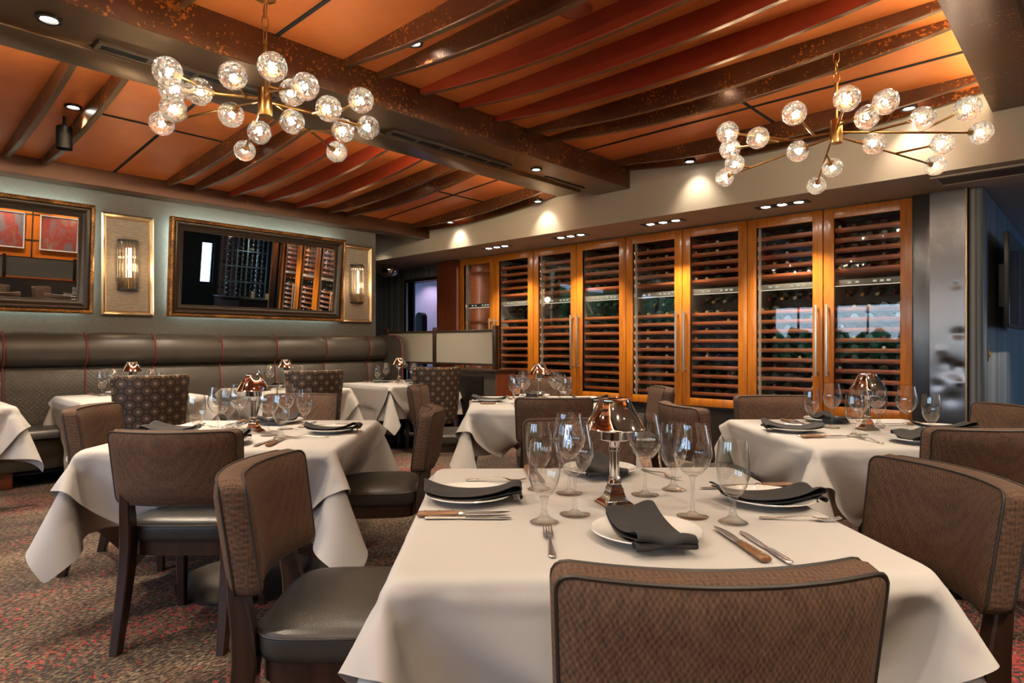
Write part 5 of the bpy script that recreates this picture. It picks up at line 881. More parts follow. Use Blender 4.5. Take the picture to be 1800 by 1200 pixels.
-4,-2,0,0,0,0,0,0,0,0,0,0,0,0,0,0,0,0,0,0,0,0,0,2,2,6,10,-15,-27,-44,-44,-47,-45,-46,-44,-46,-46,-45,-45,-154,43,43,44,46,44,44,44,40,42,44,42,44,44,43,26,13,
-6,-6,-4,-2,0,0,0,0,0,0,0,0,0,0,0,0,0,0,0,0,0,0,0,2,3,5,9,-13,-27,-44,-45,-46,-46,-45,-45,-45,-45,-46,-46,-44,-156,44,43,45,45,45,44,44,40,41,43,43,43,44,44,44,
27,13,-6,-6,-5,-1,0,0,0,0,0,0,0,0,0,0,0,0,0,0,0,0,0,3,3,5,9,-13,-27,-44,-44,-47,-45,-46,-46,-44,-46,-45,-45,-46,-45,-157,44,44,45,45,44,46,44,42,38,42,44,43,43,44,
44,45,27,14,-6,-7,-3,-2,0,0,0,0,0,0,0,0,0,0,0,0,0,0,1,2,3,6,8,-12,-27,-43,-46,-46,-46,-45,-45,-46,-45,-45,-46,-45,-45,-46,-157,44,45,44,46,44,45,45,42,38,41,43,44,43,
44,44,45,44,28,13,-5,-6,-5,-1,0,0,0,0,0,0,0,0,0,0,0,0,1,2,5,6,4,-10,-26,-44,-44,-46,-46,-46,-46,-46,-45,-45,-44,-46,-45,-45,-46,-158,44,45,45,45,45,45,45,43,38,39,43,43,
44,44,44,44,44,45,29,13,-5,-6,-5,-1,0,0,0,0,0,0,0,0,0,0,0,2,5,5,6,-9,-26,-43,-45,-47,-46,-45,-45,-46,-46,-46,-46,-41,-47,-44,-46,-46,-159,45,44,46,44,44,51,41,44,38,38,42,
43,43,44,44,44,45,45,44,30,12,-4,-6,-4,-2,0,0,0,0,0,0,0,0,0,2,4,6,4,-6,-26,-43,-45,-46,-46,-46,-46,-46,-45,-46,-47,-38,-42,-48,-48,-46,-46,-160,46,44,46,45,45,47,55,31,41,37,
39,44,42,44,44,45,45,44,44,45,30,13,-2,-8,-4,-2,0,0,0,0,0,0,0,1,4,5,5,-5,-24,-44,-44,-46,-46,-46,-46,-46,-46,-46,-45,-46,-44,-40,-49,-47,-43,-46,-160,45,45,46,44,46,45,45,47,39,
37,37,42,44,43,44,45,44,44,45,45,44,30,14,-2,-6,-7,-1,0,0,0,0,0,0,4,6,4,-4,-23,-43,-44,-46,-46,-46,-46,-46,-46,-46,-46,-42,-40,-52,-42,-44,-48,-46,-44,-162,44,46,46,45,45,46,44,42,
52,36,34,37,43,44,44,44,45,45,44,44,45,44,31,14,-2,-6,-6,-2,0,0,0,0,4,4,6,-3,-23,-42,-44,-46,-46,-46,-46,-46,-46,-46,-44,-40,-44,-52,-45,-43,-45,-45,-46,-46,-163,45,46,46,45,45,46,44,
45,43,54,28,32,40,44,44,46,44,44,44,45,45,44,44,32,13,-1,-6,-6,-2,0,0,2,4,6,0,-24,-40,-44,-46,-46,-46,-46,-46,-46,-46,-46,-44,-40,-51,-46,-45,-42,-44,-46,-46,-46,-162,45,46,45,46,44,46,
44,45,45,42,50,28,32,43,45,44,44,44,45,45,44,44,46,43,32,13,-2,-5,-5,-2,2,4,6,0,-22,-39,-45,-46,-46,-46,-46,-46,-46,-46,-46,-45,-36,-35,-60,-50,-42,-44,-46,-44,-46,-46,-163,45,46,46,44,46,
44,45,45,44,46,41,49,34,24,44,44,45,45,44,44,45,45,44,44,44,32,13,0,-7,-4,3,5,4,-22,-38,-46,-46,-46,-46,-46,-46,-46,-46,-46,-42,-38,-38,-51,-48,-51,-44,-46,-42,-46,-46,-46,-163,45,45,45,46,
44,46,44,45,44,45,44,40,52,16,38,44,45,45,44,45,45,44,44,45,45,44,34,8,2,-8,4,8,-20,-40,-46,-46,-46,-46,-46,-46,-46,-46,-46,-46,-34,-44,-57,-41,-44,-46,-46,-42,-45,-45,-46,-45,-163,44,44,45,
45,45,45,46,44,45,45,46,44,46,47,2,45,46,44,45,45,44,45,45,44,44,46,46,34,2,-1,14,-19,-40,-48,-46,-46,-46,-45,-46,-46,-46,-46,-45,-36,-42,-49,-49,-46,-45,-47,-41,-45,-46,-45,-45,-46,-162,44,43,
45,44,46,44,46,45,45,45,45,46,45,41,51,3,44,44,44,44,45,45,44,44,46,44,44,48,36,12,-14,-41,-48,-46,-46,-46,-46,-46,-46,-46,-45,-46,-44,-36,-40,-55,-45,-46,-46,-44,-44,-45,-45,-46,-46,-46,-159,43,
42,44,44,45,45,45,45,45,45,45,45,44,38,39,31,34,44,44,44,44,44,44,46,44,44,45,45,49,23,-26,-52,-46,-45,-46,-46,-46,-46,-45,-46,-46,-46,-42,-43,-45,-45,-46,-45,-46,-44,-44,-44,-46,-46,-45,-46,-157,
41,43,42,44,44,46,44,46,44,46,46,46,40,40,40,28,36,42,44,44,45,44,45,44,45,45,46,48,46,34,-39,-49,-46,-46,-46,-46,-46,-46,-46,-46,-46,-44,-44,-44,-44,-45,-46,-43,-46,-45,-45,-44,-44,-46,-46,-46,
-156,42,40,43,43,44,44,46,45,45,46,46,46,36,38,40,38,32,41,44,44,45,44,46,44,46,46,47,47,48,41,-47,-48,-48,-48,-46,-46,-46,-46,-46,-46,-46,-45,-45,-43,-43,-45,-46,-45,-43,-45,-44,-44,-46,-45,-46,
-47]]
# ================================================================== the room
UW, VC = -7.35, 6.64          # banquette wall, wine-cabinet plane
BEAM0, BEAM1 = -4.20, -3.76

mb = MB().box(-12.5, 4.4, -4.2, 12, -.1, 0)
struct('floor', mb, CARPET, 'brown tan and red flecked patterned carpet', 'floor')
struct('wall_left', MB().box(UW - .25, UW, -4.2, 5.08, 0, 3.3), GRASS, 'grey green grasscloth wall behind the banquette', 'wall')
# wall behind the viewer with window openings to the daylight
mb = MB().box(UW - .25, 4.4, -4.2, -4.0, 0, .8).box(UW - .25, 4.4, -4.2, -4.0, 2.25, 3.4)
for a, b in ((UW - .25, -6.6), (-5.3, -5.05), (-3.55, -3.0), (-1.5, -.9), (.5, 4.4)):
    mb.box(a, b, -4.2, -4.0, .8, 2.25)
struct('wall_rear', mb, DARKWALL, 'dark wall with daylight windows facing the wine cabinets', 'wall')
for i, (a, b) in enumerate(((-6.6, -5.3), (-5.05, -3.55), (-3.0, -1.5), (-.9, .5))):
    w = MB()
    w.box(a, b, -4.14, -4.06, .8, .85).box(a, b, -4.14, -4.06, 2.2, 2.25).box(a, a + .05, -4.14, -4.06, .85, 2.2).box(b - .05, b, -4.14, -4.06, .85, 2.2)
    w.box((a + b) / 2 - .02, (a + b) / 2 + .02, -4.13, -4.07, .85, 2.2)
    o = struct('window_%d' % (i + 1), w, BLACKM, 'black framed daylight window, number %d along the wall facing the wine cabinets' % (i + 1), 'window')
    MB().box(a + .05, b - .05, -4.105, -4.095, .85, 2.2).build('pane', PANE, o)
# opposite wall: orange panels seen in the mirrors
mb = MB().box(4.2, 4.4, -4.2, 5.0, 0, 3.4)
struct('wall_right', mb, ORANGE, 'glossy orange panelled wall reflected in the banquette mirrors', 'wall')
mb = MB().box(4.2, 4.4, 5.0, 7.0, 0, 3.4).box(4.2, 4.4, 7.35, 9.45, 0, 3.4).box(4.2, 4.4, 11.4, 12, 0, 3.4).box(4.2, 4.4, 9.45, 11.4, 0, .3).box(4.2, 4.4, 9.45, 11.4, 2.4, 3.4).box(4.2, 4.4, 7.0, 7.35, 0, 1.0).box(4.2, 4.4, 7.0, 7.35, 2.2, 3.4)
struct('wall_right_end', mb, DARKGREEN, 'dark wall with a narrow window reflected in the wide mirror', 'wall')
mb = MB()
for z in (.2, .95, 1.7):
    mb.box(4.17, 4.2, 7.5, 8.05, z, z + .7, .004)
struct('trim_5', mb, DARKPANEL, 'grey rose wall panels beside the narrow window', 'trim')
w = MB().box(4.26, 4.32, 7.0, 7.04, 1, 2.2).box(4.26, 4.32, 7.31, 7.35, 1, 2.2).box(4.26, 4.32, 7.04, 7.31, 1, 1.05).box(4.26, 4.32, 7.04, 7.31, 2.15, 2.2)
o = struct('window_5', w, BLACKM, 'small black framed window at the end of the orange wall', 'window')
MB().box(4.285, 4.295, 7.04, 7.31, 1.05, 2.15).build('pane', PANE, o)
w = MB().box(4.26, 4.32, 9.45, 9.51, .3, 2.4).box(4.26, 4.32, 11.34, 11.4, .3, 2.4).box(4.26, 4.32, 9.51, 11.34, .3, .36).box(4.26, 4.32, 9.51, 11.34, 2.34, 2.4).box(4.27, 4.31, 10.4, 10.44, .36, 2.34)
o = struct('window_6', w, BLACKM, 'wide black framed corridor window facing the television wall', 'window')
MB().box(4.285, 4.295, 9.51, 11.34, .36, 2.34).build('pane', PANE, o)
mb = MB()
for v in (-.6, 1.05, 2.1, 3.15, 4.2):
    mb.box(4.188, 4.2, v - .012, v + .012, .9, 3.1)
for z in (1.75, 2.35):
    mb.box(4.186, 4.2, -4, 4.7, z - .012, z + .012)
struct('trim_1', mb, CHROME, 'chrome grid strips on the orange wall', 'trim')

# wine wall and alcove
struct('wall_cabinet', MB().box(-7.5, -.76, 7.36, 7.5, 0, 3.3).box(-1.283, -.88, 6.72, 7.36, 0, 2.55), CABIN, 'dark wall behind the wine cabinets', 'wall')
mb = MB().box(-11, -9.0, 6.9, 7.02, 0, 2.55).box(-8.0, -7.5, 6.9, 7.02, 0, 2.55).box(-9.0, -8.0, 6.9, 7.02, 2.3, 2.55)
struct('wall_alcove', mb, STRIPE, 'dark striped alcove wall around the lavender doorway', 'wall')
mb = MB().box(-9.06, -9.0, 6.86, 7.06, 0, 2.36).box(-8.0, -7.94, 6.86, 7.06, 0, 2.36).box(-9.0, -8.0, 6.86, 7.06, 2.3, 2.36)
struct('door_1', mb, DWOOD, 'dark wooden doorway frame opening on a lavender room', 'doorway')
struct('wall_lavender', MB().box(-12.5, -7.6, 7.9, 8.0, 0, 2.55), LAVENDER, 'lavender lit wall beyond the alcove doorway', 'wall')
struct('wall_alcove_side', MB().box(-10.2, -10.05, 3.0, 6.88, 0, 3.3).box(-10.05, UW - .25, 3.0, 3.1, 0, 3.3), DARKWALL, 'dark far side wall of the alcove', 'wall')
struct('trim_2', MB().box(-7.86, -7.42, 6.6, 6.9, 0, 2.54, .006), MAHOG, 'mahogany pilaster between doorway and first wine cabinet', 'trim')

# ceiling panels
mb = MB()
mb.raw([(-7.4, -4.2, 2.90), (-4.3, -4.2, 3.10), (-4.3, 5.9, 3.10), (-7.4, 5.9, 2.90), (-7.4, -4.2, 3.0), (-4.3, -4.2, 3.2), (-4.3, 5.9, 3.2), (-7.4, 5.9, 3.0)],
       [(0, 1, 2, 3), (7, 6, 5, 4), (0, 4, 5, 1), (1, 5, 6, 2), (2, 6, 7, 3), (3, 7, 4, 0)])
mb.box(-4.3, -.5, -4.2, 5.9, 3.13, 3.25)
struct('ceiling', mb, CEIL, 'orange copper leaf ceiling panels between the ribs', 'ceiling')
struct('ceiling_plaster', MB().box(-.5, 4.4, -4.2, 5.9, 3.05, 3.2), SOFFIT, 'taupe plaster ceiling outside the coppery beam', 'ceiling')
struct('ceiling_alcove', MB().box(-10.2, -7.4, 3.0, 5.9, 2.98, 3.1), SOFFIT, 'taupe plaster ceiling over the alcove', 'ceiling')


def bayz(u):
    return 2.90 + (u + 7.4) / 3.1 * .2


mb = MB()
for v in (-1.34, 1.87, 5.06):
    mb.box(-3.76, -.6, v - .012, v + .012, 3.122, 3.14)
    mb.raw([(-7.2, v - .012, bayz(-7.2) - .006), (-4.4, v - .012, bayz(-4.4) - .006), (-4.4, v + .012, bayz(-4.4) - .006), (-7.2, v + .012, bayz(-7.2) - .006),
            (-7.2, v - .012, bayz(-7.2) + .02), (-4.4, v - .012, bayz(-4.4) + .02), (-4.4, v + .012, bayz(-4.4) + .02), (-7.2, v + .012, bayz(-7.2) + .02)],
           [(0, 1, 2, 3), (7, 6, 5, 4), (0, 4, 5, 1), (1, 5, 6, 2), (2, 6, 7, 3), (3, 7, 4, 0)])
for a, b in ((-2.14, -.64), (1.33, 2.34), (4.56, 5.54)):
    mb.box(-2.11, -2.086, a, b, 3.122, 3.14)
    mb.box(-5.73, -5.706, a, b, bayz(-5.72) - .006, bayz(-5.72) + .02)
struct('trim_3', mb, SEAM, 'black joints between the ceiling panels', 'trim')

# ribs
PAIR = [-2.192, -1.9, -.85, -.574, 1.018, 1.31, 2.36, 2.636, 4.228, 4.52, 5.57, 5.835]
RED = [-.19, .197, .605, 3.02, 3.407, 3.815]


def rib(v, bay, copper):
    m = MB()
    n, th = 28, .046
    rings = []
    for i in range(n + 1):
        t = i / n
        if bay == 1:
            u = -7.2 + t * 2.9
            zb = 2.865 + t * .175 - .085 * (1 - (2 * t - 1) ** 2)
            zt = bayz(u) + .03
        else:
            u = -3.78 + t * 3.2
            zb = 3.09 - .115 * (1 - (2 * t - 1) ** 2)
            zt = 3.15
        e = .006
        rings.append([(u, v - th / 2, zt), (u, v + th / 2, zt), (u, v + th / 2, zb + e), (u, v + th / 2 - e, zb), (u, v - th / 2 + e, zb), (u, v - th / 2, zb + e)])
    m.loft(rings)
    # underside strip of bronze
    for k, f in enumerate(m.f):
        ys = [m.v[i][2] for i in f]
        if len(f) == 4:
            j = f[0] % 6
            if j == 3:
                m.m[k] = 1
    side = 'coppery' if copper else 'deep red'
    pl = 'over the banquette' if bay == 1 else 'over the dining tables'
    o = m.build('ceiling_rib', [COPPER if copper else REDRIB, BRONZE], smooth=40)
    return o


order = sorted([(v, True) for v in PAIR] + [(v, False) for v in RED])
ordn = ['first', 'second', 'third', 'fourth', 'fifth', 'sixth', 'seventh', 'eighth', 'ninth', 'tenth', 'eleventh', 'twelfth',
        'thirteenth', 'fourteenth', 'fifteenth', 'sixteenth', 'seventeenth', 'eighteenth']
for bay in (1, 2):
    N = len(order)
    for i, (v, cop) in enumerate(order):
        o = rib(v, bay, cop)
        tag(o, '%s curved ceiling rib %s, %s counted from the wine cabinets' % ('copper patina' if cop else 'red lacquered', 'beside the banquette wall' if bay == 1 else 'between the two copper beams', ordn[N - 1 - i]),
            'ceiling rib', 'curved ceiling ribs', 'structure')

# beams
m = MB().box(BEAM0, BEAM1, -4.2, 5.868, 2.9, 3.2, .004)
o = struct('ceiling_beam', m, COPPER, 'big copper patina beam with vents between the two ceiling bays', 'beam')
m = MB().box(BEAM0 + .004, BEAM1 - .006, -4.2, 5.862, 2.896, 2.901)
m.build('underside', BRONZE, o)
MB().box(BEAM0 - .29, BEAM0 + .004, -4.2, 5.56, 2.872, 3.12, .004).build('bronze_band', BRONZE, o)
MB().box(BEAM0 - .300, BEAM0 - .291, -4.0, 5.5, 2.882, 2.965).build('added_fill_strip', FILLGLOW, o)  # added glowing strip, hidden behind the band, washes the banquette bay
MB().box(BEAM0 + .002, BEAM0 + .012, -4.2, 5.5, 2.885, 2.897).build('lip', BRONZELINE, o)
struct('ceiling_beam', MB().box(UW - .05, -7.15, -4.2, 5.865, 2.75, 3.0, .004), COPPER2, 'plain brown copper beam running along the top of the banquette wall', 'beam')
o = struct('ceiling_beam', MB().box(-.62, -.33, -4.2, 5.868, 2.93, 3.2, .004), COPPER, 'speckled copper beam beside the steel column end of the ceiling', 'beam')
MB().box(-.628, -.621, -4.0, 5.8, 2.985, 3.03).build('added_fill_strip', FILLGLOW, o)  # added glowing strip on the beam's hidden side, washes the ribs
m = MB().box(-12.5, 4.4, 5.87, 12, 2.55, 3.3)
struct('ceiling_soffit', m, SOFFIT, 'dropped taupe plaster soffit above the wine cabinets', 'soffit')

# linear vents under the big beam
def linear_vent(v0, v1, label, n):
    t = thing('linear_vent', label, 'air vent', (BEAM0 + .075, v0, 2.896), 0, 'air vents in the big beam')
    L = v1 - v0
    m = MB().box(-.05, .05, 0, L, -.012, .001)
    f = MB()
    f.box(-.055, -.035, -.01, L + .01, -.02, 0).box(.035, .055, -.01, L + .01, -.02, 0)
    for i in range(n + 1):
        p = i * L / n
        f.box(-.036, .036, p - .012, p + .012, -.019, 0)
    m.build('slot', SEAM, t)
    f.build('frame', plain('vent_bronze', (.12, .095, .07), .4, .7), t)


linear_vent(2.99, 4.33, 'bronze slotted air vent in the beam near the middle of the ceiling', 5)
linear_vent(1.0, 2.05, 'bronze slotted air vent in the beam by the first chandelier', 4)
m = MB().box(BEAM0 + .09, BEAM0 + .11, 4.85, 5.5, 2.889, 2.899)
tag(m.build('beam_slit', SEAM), 'thin black slit at the end of the big beam', 'slot')
# vent frame and speaker
t = thing('ceiling_vent', 'large flat rectangular air grille in the soffit above the steel column', 'air vent', (-.55, 6.2, 2.55))
MB().box(-.45, 1.2, -.14, .14, -.006, .002).build('grille', plain('grille_brown', (.11, .09, .065), .5), t)
m = MB()
m.box(-.49, 1.24, -.18, -.14, -.012, .002).box(-.49, 1.24, .14, .18, -.012, .002).box(-.49, -.45, -.14, .14, -.012, .002).box(1.2, 1.24, -.14, .14, -.012, .002)
m.build('frame', SOFFIT, t)
t = thing('ceiling_speaker', 'round red ceiling speaker dome between the ribs', 'speaker', P(1010, 16, 3.13))
MB().lathe([(0, -.022), (.06, -.018), (.085, -.006), (.09, .002)], 24).build('dome', SPK, t)
MB().lathe([(.089, -.004), (.105, -.004), (.105, .002), (.089, .002)], 24, cap0=False, cap1=False).build('ring', SPK, t)
t = thing('ceiling_speaker', 'round red ceiling speaker dome above the banquette, beyond the first chandelier', 'speaker', P(489, 277, 3.02))
MB().lathe([(0, -.022), (.06, -.018), (.085, -.006), (.09, .002)], 24).build('dome', SPK, t)


# ------------------------------------------------------------------ lamps in the ceiling
LIGHTCOL = (1.0, .81, .60)


def lamp_spot(parent, loc, target, watts, cone, blend=.6, size=.04, col=LIGHTCOL):
    l = bpy.data.lights.new('lamp', 'SPOT')
    l.energy, l.spot_size, l.spot_blend, l.shadow_soft_size, l.color = watts, R(cone), blend, size, col
    o = bpy.data.objects.new('lamp', l)
    COL.objects.link(o)
    o.parent = parent
    o.location = loc
    d = Vector(target) - (parent.location + Vector(loc))
    o.rotation_euler = d.to_track_quat('-Z', 'Y').to_euler()
    return o


def make_downlight():
    t = thing('recessed_downlight', 'downlight', 'downlight')
    MB().lathe([(.038, .03), (.042, -.004), (.058, -.006), (.06, .0), (.055, .03)], 24, cap0=False, cap1=False).build('trim_ring', BLACKM, t)
    MB().lathe([(0, .004), (.034, .003), (.04, .012), (.04, .03), (0, .03)], 24).build('lens', LENS, t)
    return t


DOWN = Proto(make_downlight())


def downlight(u, v, z, target, watts, cone, label, blend=.6, size=.045, col=LIGHTCOL):
    o = DOWN.place((u, v, z), 0, label, 'round recessed downlights')
    lamp_spot(o, (0, 0, -.012), target, watts, cone, blend, size, col)
    return o


PW = 1.0
T1c, T2c, T3c, T4c = cw(.29, 1.79), cw(-1.34, 3.27), cw(1.87, 3.33), cw(.2, 5.1)
dl = downlight
dl(-2.25, 1.16, 3.115, (T1c.x, T1c.y, .75), 36 * PW, 62, 'recessed downlight between copper ribs aimed at the front table', .6, .03)
dl(-1.0, 1.16, 3.115, (-.8, .6, 0), 30 * PW, 80, 'recessed downlight between copper ribs, close to the speckled beam')
dl(-3.2, 1.16, 3.115, (T2c.x, T2c.y, .75), 95 * PW, 66, 'recessed downlight between copper ribs, close to the big beam')
dl(-2.08, 4.374, 3.115, (-2.1, 4.2, .0), 150 * PW, 85, 'recessed downlight between copper ribs beside the second chandelier')
dl(-3.2, 2.498, 3.115, (T4c.x, T4c.y, .75), 120 * PW, 62, 'recessed downlight between copper ribs aimed at the table before the cabinets')
dl(-1.9, 2.498, 3.115, (T3c.x, T3c.y, .75), 130 * PW, 62, 'recessed downlight between copper ribs aimed at the table by the steel column')
dl(-2.2, -.71, 3.115, (-1.2, -.4, 0), 150 * PW, 90, 'recessed downlight over the aisle behind the viewer')
dl(-5.7, 1.22, 3.0, (-5.2, 1.6, 0), 170 * PW, 80, 'recessed downlight between two ribs over the banquette tables')
dl(-5.65, 4.374, 3.01, (-5.9, 4.2, .4), 150 * PW, 84, 'recessed downlight between two ribs over the divider table')
dl(-5.65, 2.498, 3.01, (-6.0, 2.6, .5), 150 * PW, 84, 'recessed downlight between two ribs over the middle banquette table')
dl(-5.65, -.71, 3.01, (-5.6, -.4, 0), 150 * PW, 84, 'recessed downlight between two ribs at the near end of the banquette')
dl(-4.0, .75, 2.889, (-3.9, .9, 0), 130 * PW, 80, 'recessed downlight under the big beam in the corner of the ceiling')
dl(-4.0, 4.6, 2.889, (-4.0, 4.7, 0), 130 * PW, 80, 'recessed downlight under the big beam beyond the slotted vent')
for (u, z, nm) in ((-6.5, 2.86, 'nearest the alcove'), (-4.93, 2.9, 'beside the end of the big beam'), (-2.97, 2.985, 'above the third wine cabinet'), (-1.12, 3.03, 'above the steel column')):
    o = dl(u, 5.70, z + .01, (u, 5.86, 2.55), 11 * PW, 90, 'small downlight washing the soffit face, ' + nm, .9, .03)
dl(.7, .35, 3.042, (-.6, 2.6, .6), 95 * PW, 75, 'added fill downlight behind the viewer aimed at the steel column table')  # unseen lamp added to brighten table fronts from behind the viewer
dl(.5, 3.0, 3.042, (-.2, 3.0, .4), 80 * PW, 90, 'added fill downlight outside the speckled beam')  # unseen lamp added to lift the chairs
dl(-3.2, -.71, 3.115, (-3.1, .9, .5), 110 * PW, 75, 'added fill downlight between copper ribs behind the viewer, near the big beam')  # unseen lamp added to fill the front of the aisle table
# room behind the viewer and along the orange wall (seen in the mirrors)
dl(1.25, 1.5, 3.042, (1.25, 1.6, .75), 170 * PW, 90, 'recessed plaster ceiling downlight over the first mirrored table')
dl(1.25, 3.7, 3.042, (1.25, 3.7, .75), 170 * PW, 90, 'recessed plaster ceiling downlight over the second mirrored table')
dl(3.6, 2.6, 3.042, (4.2, 2.7, 1.9), 120 * PW, 90, 'recessed plaster ceiling downlight washing the paintings')
dl(3.6, 4.1, 3.042, (4.2, 4.1, 1.9), 90 * PW, 90, 'recessed plaster ceiling downlight washing the orange wall end')
dl(.6, -1.6, 3.042, (.4, -1.0, 0), 170 * PW, 100, 'recessed plaster ceiling downlight at the near end of the room')
dl(.1, 7.6, 2.542, (-.5, 7.5, 0.6), 110 * PW, 80, 'recessed downlight in the corridor by the television')
dl(.9, 6.9, 2.542, (1.0, 6.9, 0), 40 * PW, 80, 'recessed downlight above the teal wine rack')
dl(-9.5, 7.45, 2.54, (-9.7, 7.9, 1.2), 24 * PW, 110, 'recessed downlight in the lavender room', col=(.82, .72, 1.0))
dl(-8.3, 5.4, 2.972, (-8.3, 5.8, 1.2), 25 * PW, 90, 'recessed downlight in the alcove ceiling')

# triple lamps in the soffit
PX = [(-6.11, 'over the first wine cabinet'), (-4.83, 'over the second wine cabinet'), (-3.55, 'over the third wine cabinet'), (-2.27, 'over the fourth wine cabinet')]
for u, nm in PX:
    t = thing('triple_downlight', 'long recessed black lamp with three lenses in the soffit ' + nm, 'downlight', (u, 6.2, 2.55), 0, 'triple lamps in the soffit')
    m = MB()
    m.box(-.25, .25, -.065, -.052, -.006, .004).box(-.25, .25, .052, .065, -.006, .004).box(-.25, -.237, -.052, .052, -.006, .004).box(.237, .25, -.052, .052, -.006, .004)
    m.build('frame', BLACKM, t)
    MB().box(-.238, .238, -.053, .053, -.002, .002).build('tray', BLACKM, t)
    for k in (-.155, 0, .155):
        MB().lathe([(.0, -.006), (.03, -.0055), (.042, -.002)], 20, (k, 0, 0)).build('lens', LENS, t)
        lamp_spot(t, (k, 0, -.015), (u + k, 6.5, .9), 48 * PW, 78, .5, .03, (1, .84, .62))

# cylinder spot beside the rib
t = thing('cylinder_spotlight', 'black cylinder spotlight hanging between ribs over the banquette', 'spotlight', P(113, 262, 2.74))
MB().lathe([(.052, .02), (.055, 0), (.055, .17), (.05, .175), (0, .175)], 24, cap0=False).build('body', BLACKM, t)
MB().lathe([(0, .03), (.05, .03)], 24).build('lens', plain('dim_lens', (.3, .3, .3), .2), t)
MB().cyl((0, 0, .17), (0, 0, .27), .012).build('stem', BLACKM, t)

# convex security mirror
t = thing('security_mirror', 'chrome convex security mirror dome under the soffit by the alcove', 'mirror', P(683, 478, 2.43))
MB().sphere((0, 0, .03), .16, 24, 12, .8).build('dome', CHROME, t)
MB().lathe([(.0, .155), (.05, .155), (.05, .12), (0, .12)], 16).build('mount', BLACKM, t)

# daylight
wd = bpy.data.worlds.new('daylight')
SC.world = wd
wd.use_nodes = True
wt = wd.node_tree
bg = wt.nodes['Background']
sky = wt.nodes.new('ShaderNodeTexSky')
sky.sky_type = 'NISHITA'
sky.sun_elevation = R(38)
sky.sun_rotation = R(10)
sky.sun_disc = False
mx = wt.nodes.new('ShaderNodeMix')
mx.data_type = 'RGBA'
mx.inputs[0].default_value = .88
mx.inputs[7].default_value = (.20, .48, 1.0, 1)
wt.links.new(sky.outputs[0], mx.inputs[6])
wt.links.new(mx.outputs[2], bg.inputs[0])
bg.inputs[1].default_value = 3.0
struct('ground', MB().box(-30, 30, -40, -4.25, -.3, -.12), plain('outdoor_paving', (.42, .42, .40), .8), 'pale paved ground outside the windows', 'ground')
m = MB()
for i in range(60):
    x = -14 + i * .45 + random.uniform(-.2, .2)
    b = bmesh.new()
    bmesh.ops.create_icosphere(b, subdivisions=2, radius=random.uniform(.4, .8))
    for v in b.verts:
        v.co = v.co * random.uniform(.85, 1.15) + Vector((x, -15 + random.uniform(-1.2, 1.2), random.uniform(.2, 1.5)))
    m.bm(b)
tag(m.build('hedge', plain('hedge_leaves', (.07, .2, .06), .8, 0, .6, 6), smooth=0), 'green leafy hedge outside the daylight windows', 'hedge', None, 'stuff')
l = bpy.data.lights.new('daylight', 'AREA')
l.shape, l.size, l.size_y = 'RECTANGLE', 2.0, 2.1
l.cycles.is_portal = True
o = bpy.data.objects.new('window_daylight', l)
COL.objects.link(o)
o.location = (4.42, 10.42, 1.35)
o.rotation_euler = (R(90), 0, R(90))
for i, (a, b) in enumerate(((-6.6, -5.3), (-5.05, -3.55), (-3.0, -1.5), (-.9, .5))):
    l = bpy.data.lights.new('daylight', 'AREA')
    l.shape, l.size, l.size_y = 'RECTANGLE', b - a, 1.75
    l.cycles.is_portal = True
    o = bpy.data.objects.new('window_daylight', l)
    COL.objects.link(o)
    o.location = ((a + b) / 2, -4.22, 1.6)
    o.rotation_euler = (R(90), 0, 0)
# ================================================================== wall pieces
def frame_ring(m, w, h, prof, mi=0):
    """mitred picture frame around a w x h opening; prof = (outward from the opening, forward) points, closed"""
    rings = []
    for sx, sy in ((-1, -1), (1, -1), (1, 1), (-1, 1)):
        rings.append([(p[1], sx * (w / 2 + p[0]), sy * (h / 2 + p[0])) for p in prof])
    rings.append(rings[0])
    m.loft(rings, False, False, mi=mi)


def wall_mirror(v0, v1, label, z0=1.51, H=1.06):
    W = v1 - v0
    t = thing('wall_mirror', label, 'mirror', (UW + .055, (v0 + v1) / 2, z0), 0, 'framed mirrors on the banquette wall')
    t.rotation_euler = (0, R(4.9), 0)
    fw = .135
    w, h = W - 2 * fw, H - 2 * fw
    m = MB()
    m.M = Matrix.Translation((0, 0, H / 2))
    frame_ring(m, w, h, [(0.0, .008), (.004, .016), (.012, .018), (.016, .012), (.03, .016), (.048, .03), (.06, .044), (.074, .05), (.086, .047), (.095, .038), (.095, -.02), (0.0, -.02)])
    m.build('inner_frame', FRAMED, t, 25)
    m = MB()
    m.M = Matrix.Translation((0, 0, H / 2))
    frame_ring(m, w + .184, h + .184, [(0.0, .03), (.008, .052), (.022, .06), (.036, .05), (.043, .03), (.043, -.025), (0, -.025)])
    m.build('gilt_moulding', FRAMEG, t, 25)
    m = MB()
    m.M = Matrix.Translation((0, 0, H / 2))
    m.box(-.004, .002, -w / 2 - .01, w / 2 + .01, -h / 2 - .01, h / 2 + .01)
    m.build('mirror_glass', MIRROR, t)
    m = MB()
    m.M = Matrix.Translation((0, 0, H / 2))
    a, b = W / 2 - .07, H / 2 - .07
    m.box(-.04, -.03, -a, a, b, b + .02).box(-.04, -.03, -a, a, -b - .02, -b)
    m.box(-.04, -.03, -a, -a + .02, -b, b).box(-.04, -.03, a - .02, a, -b, b)
    o = m.build('led_strip', LED, t)
    return t


wall_mirror(-.38, 1.72, 'dark framed backlit mirror reflecting orange wall and paintings')
wall_mirror(2.40, 4.50, 'wide dark framed backlit mirror reflecting the wine racks, between two sconces')


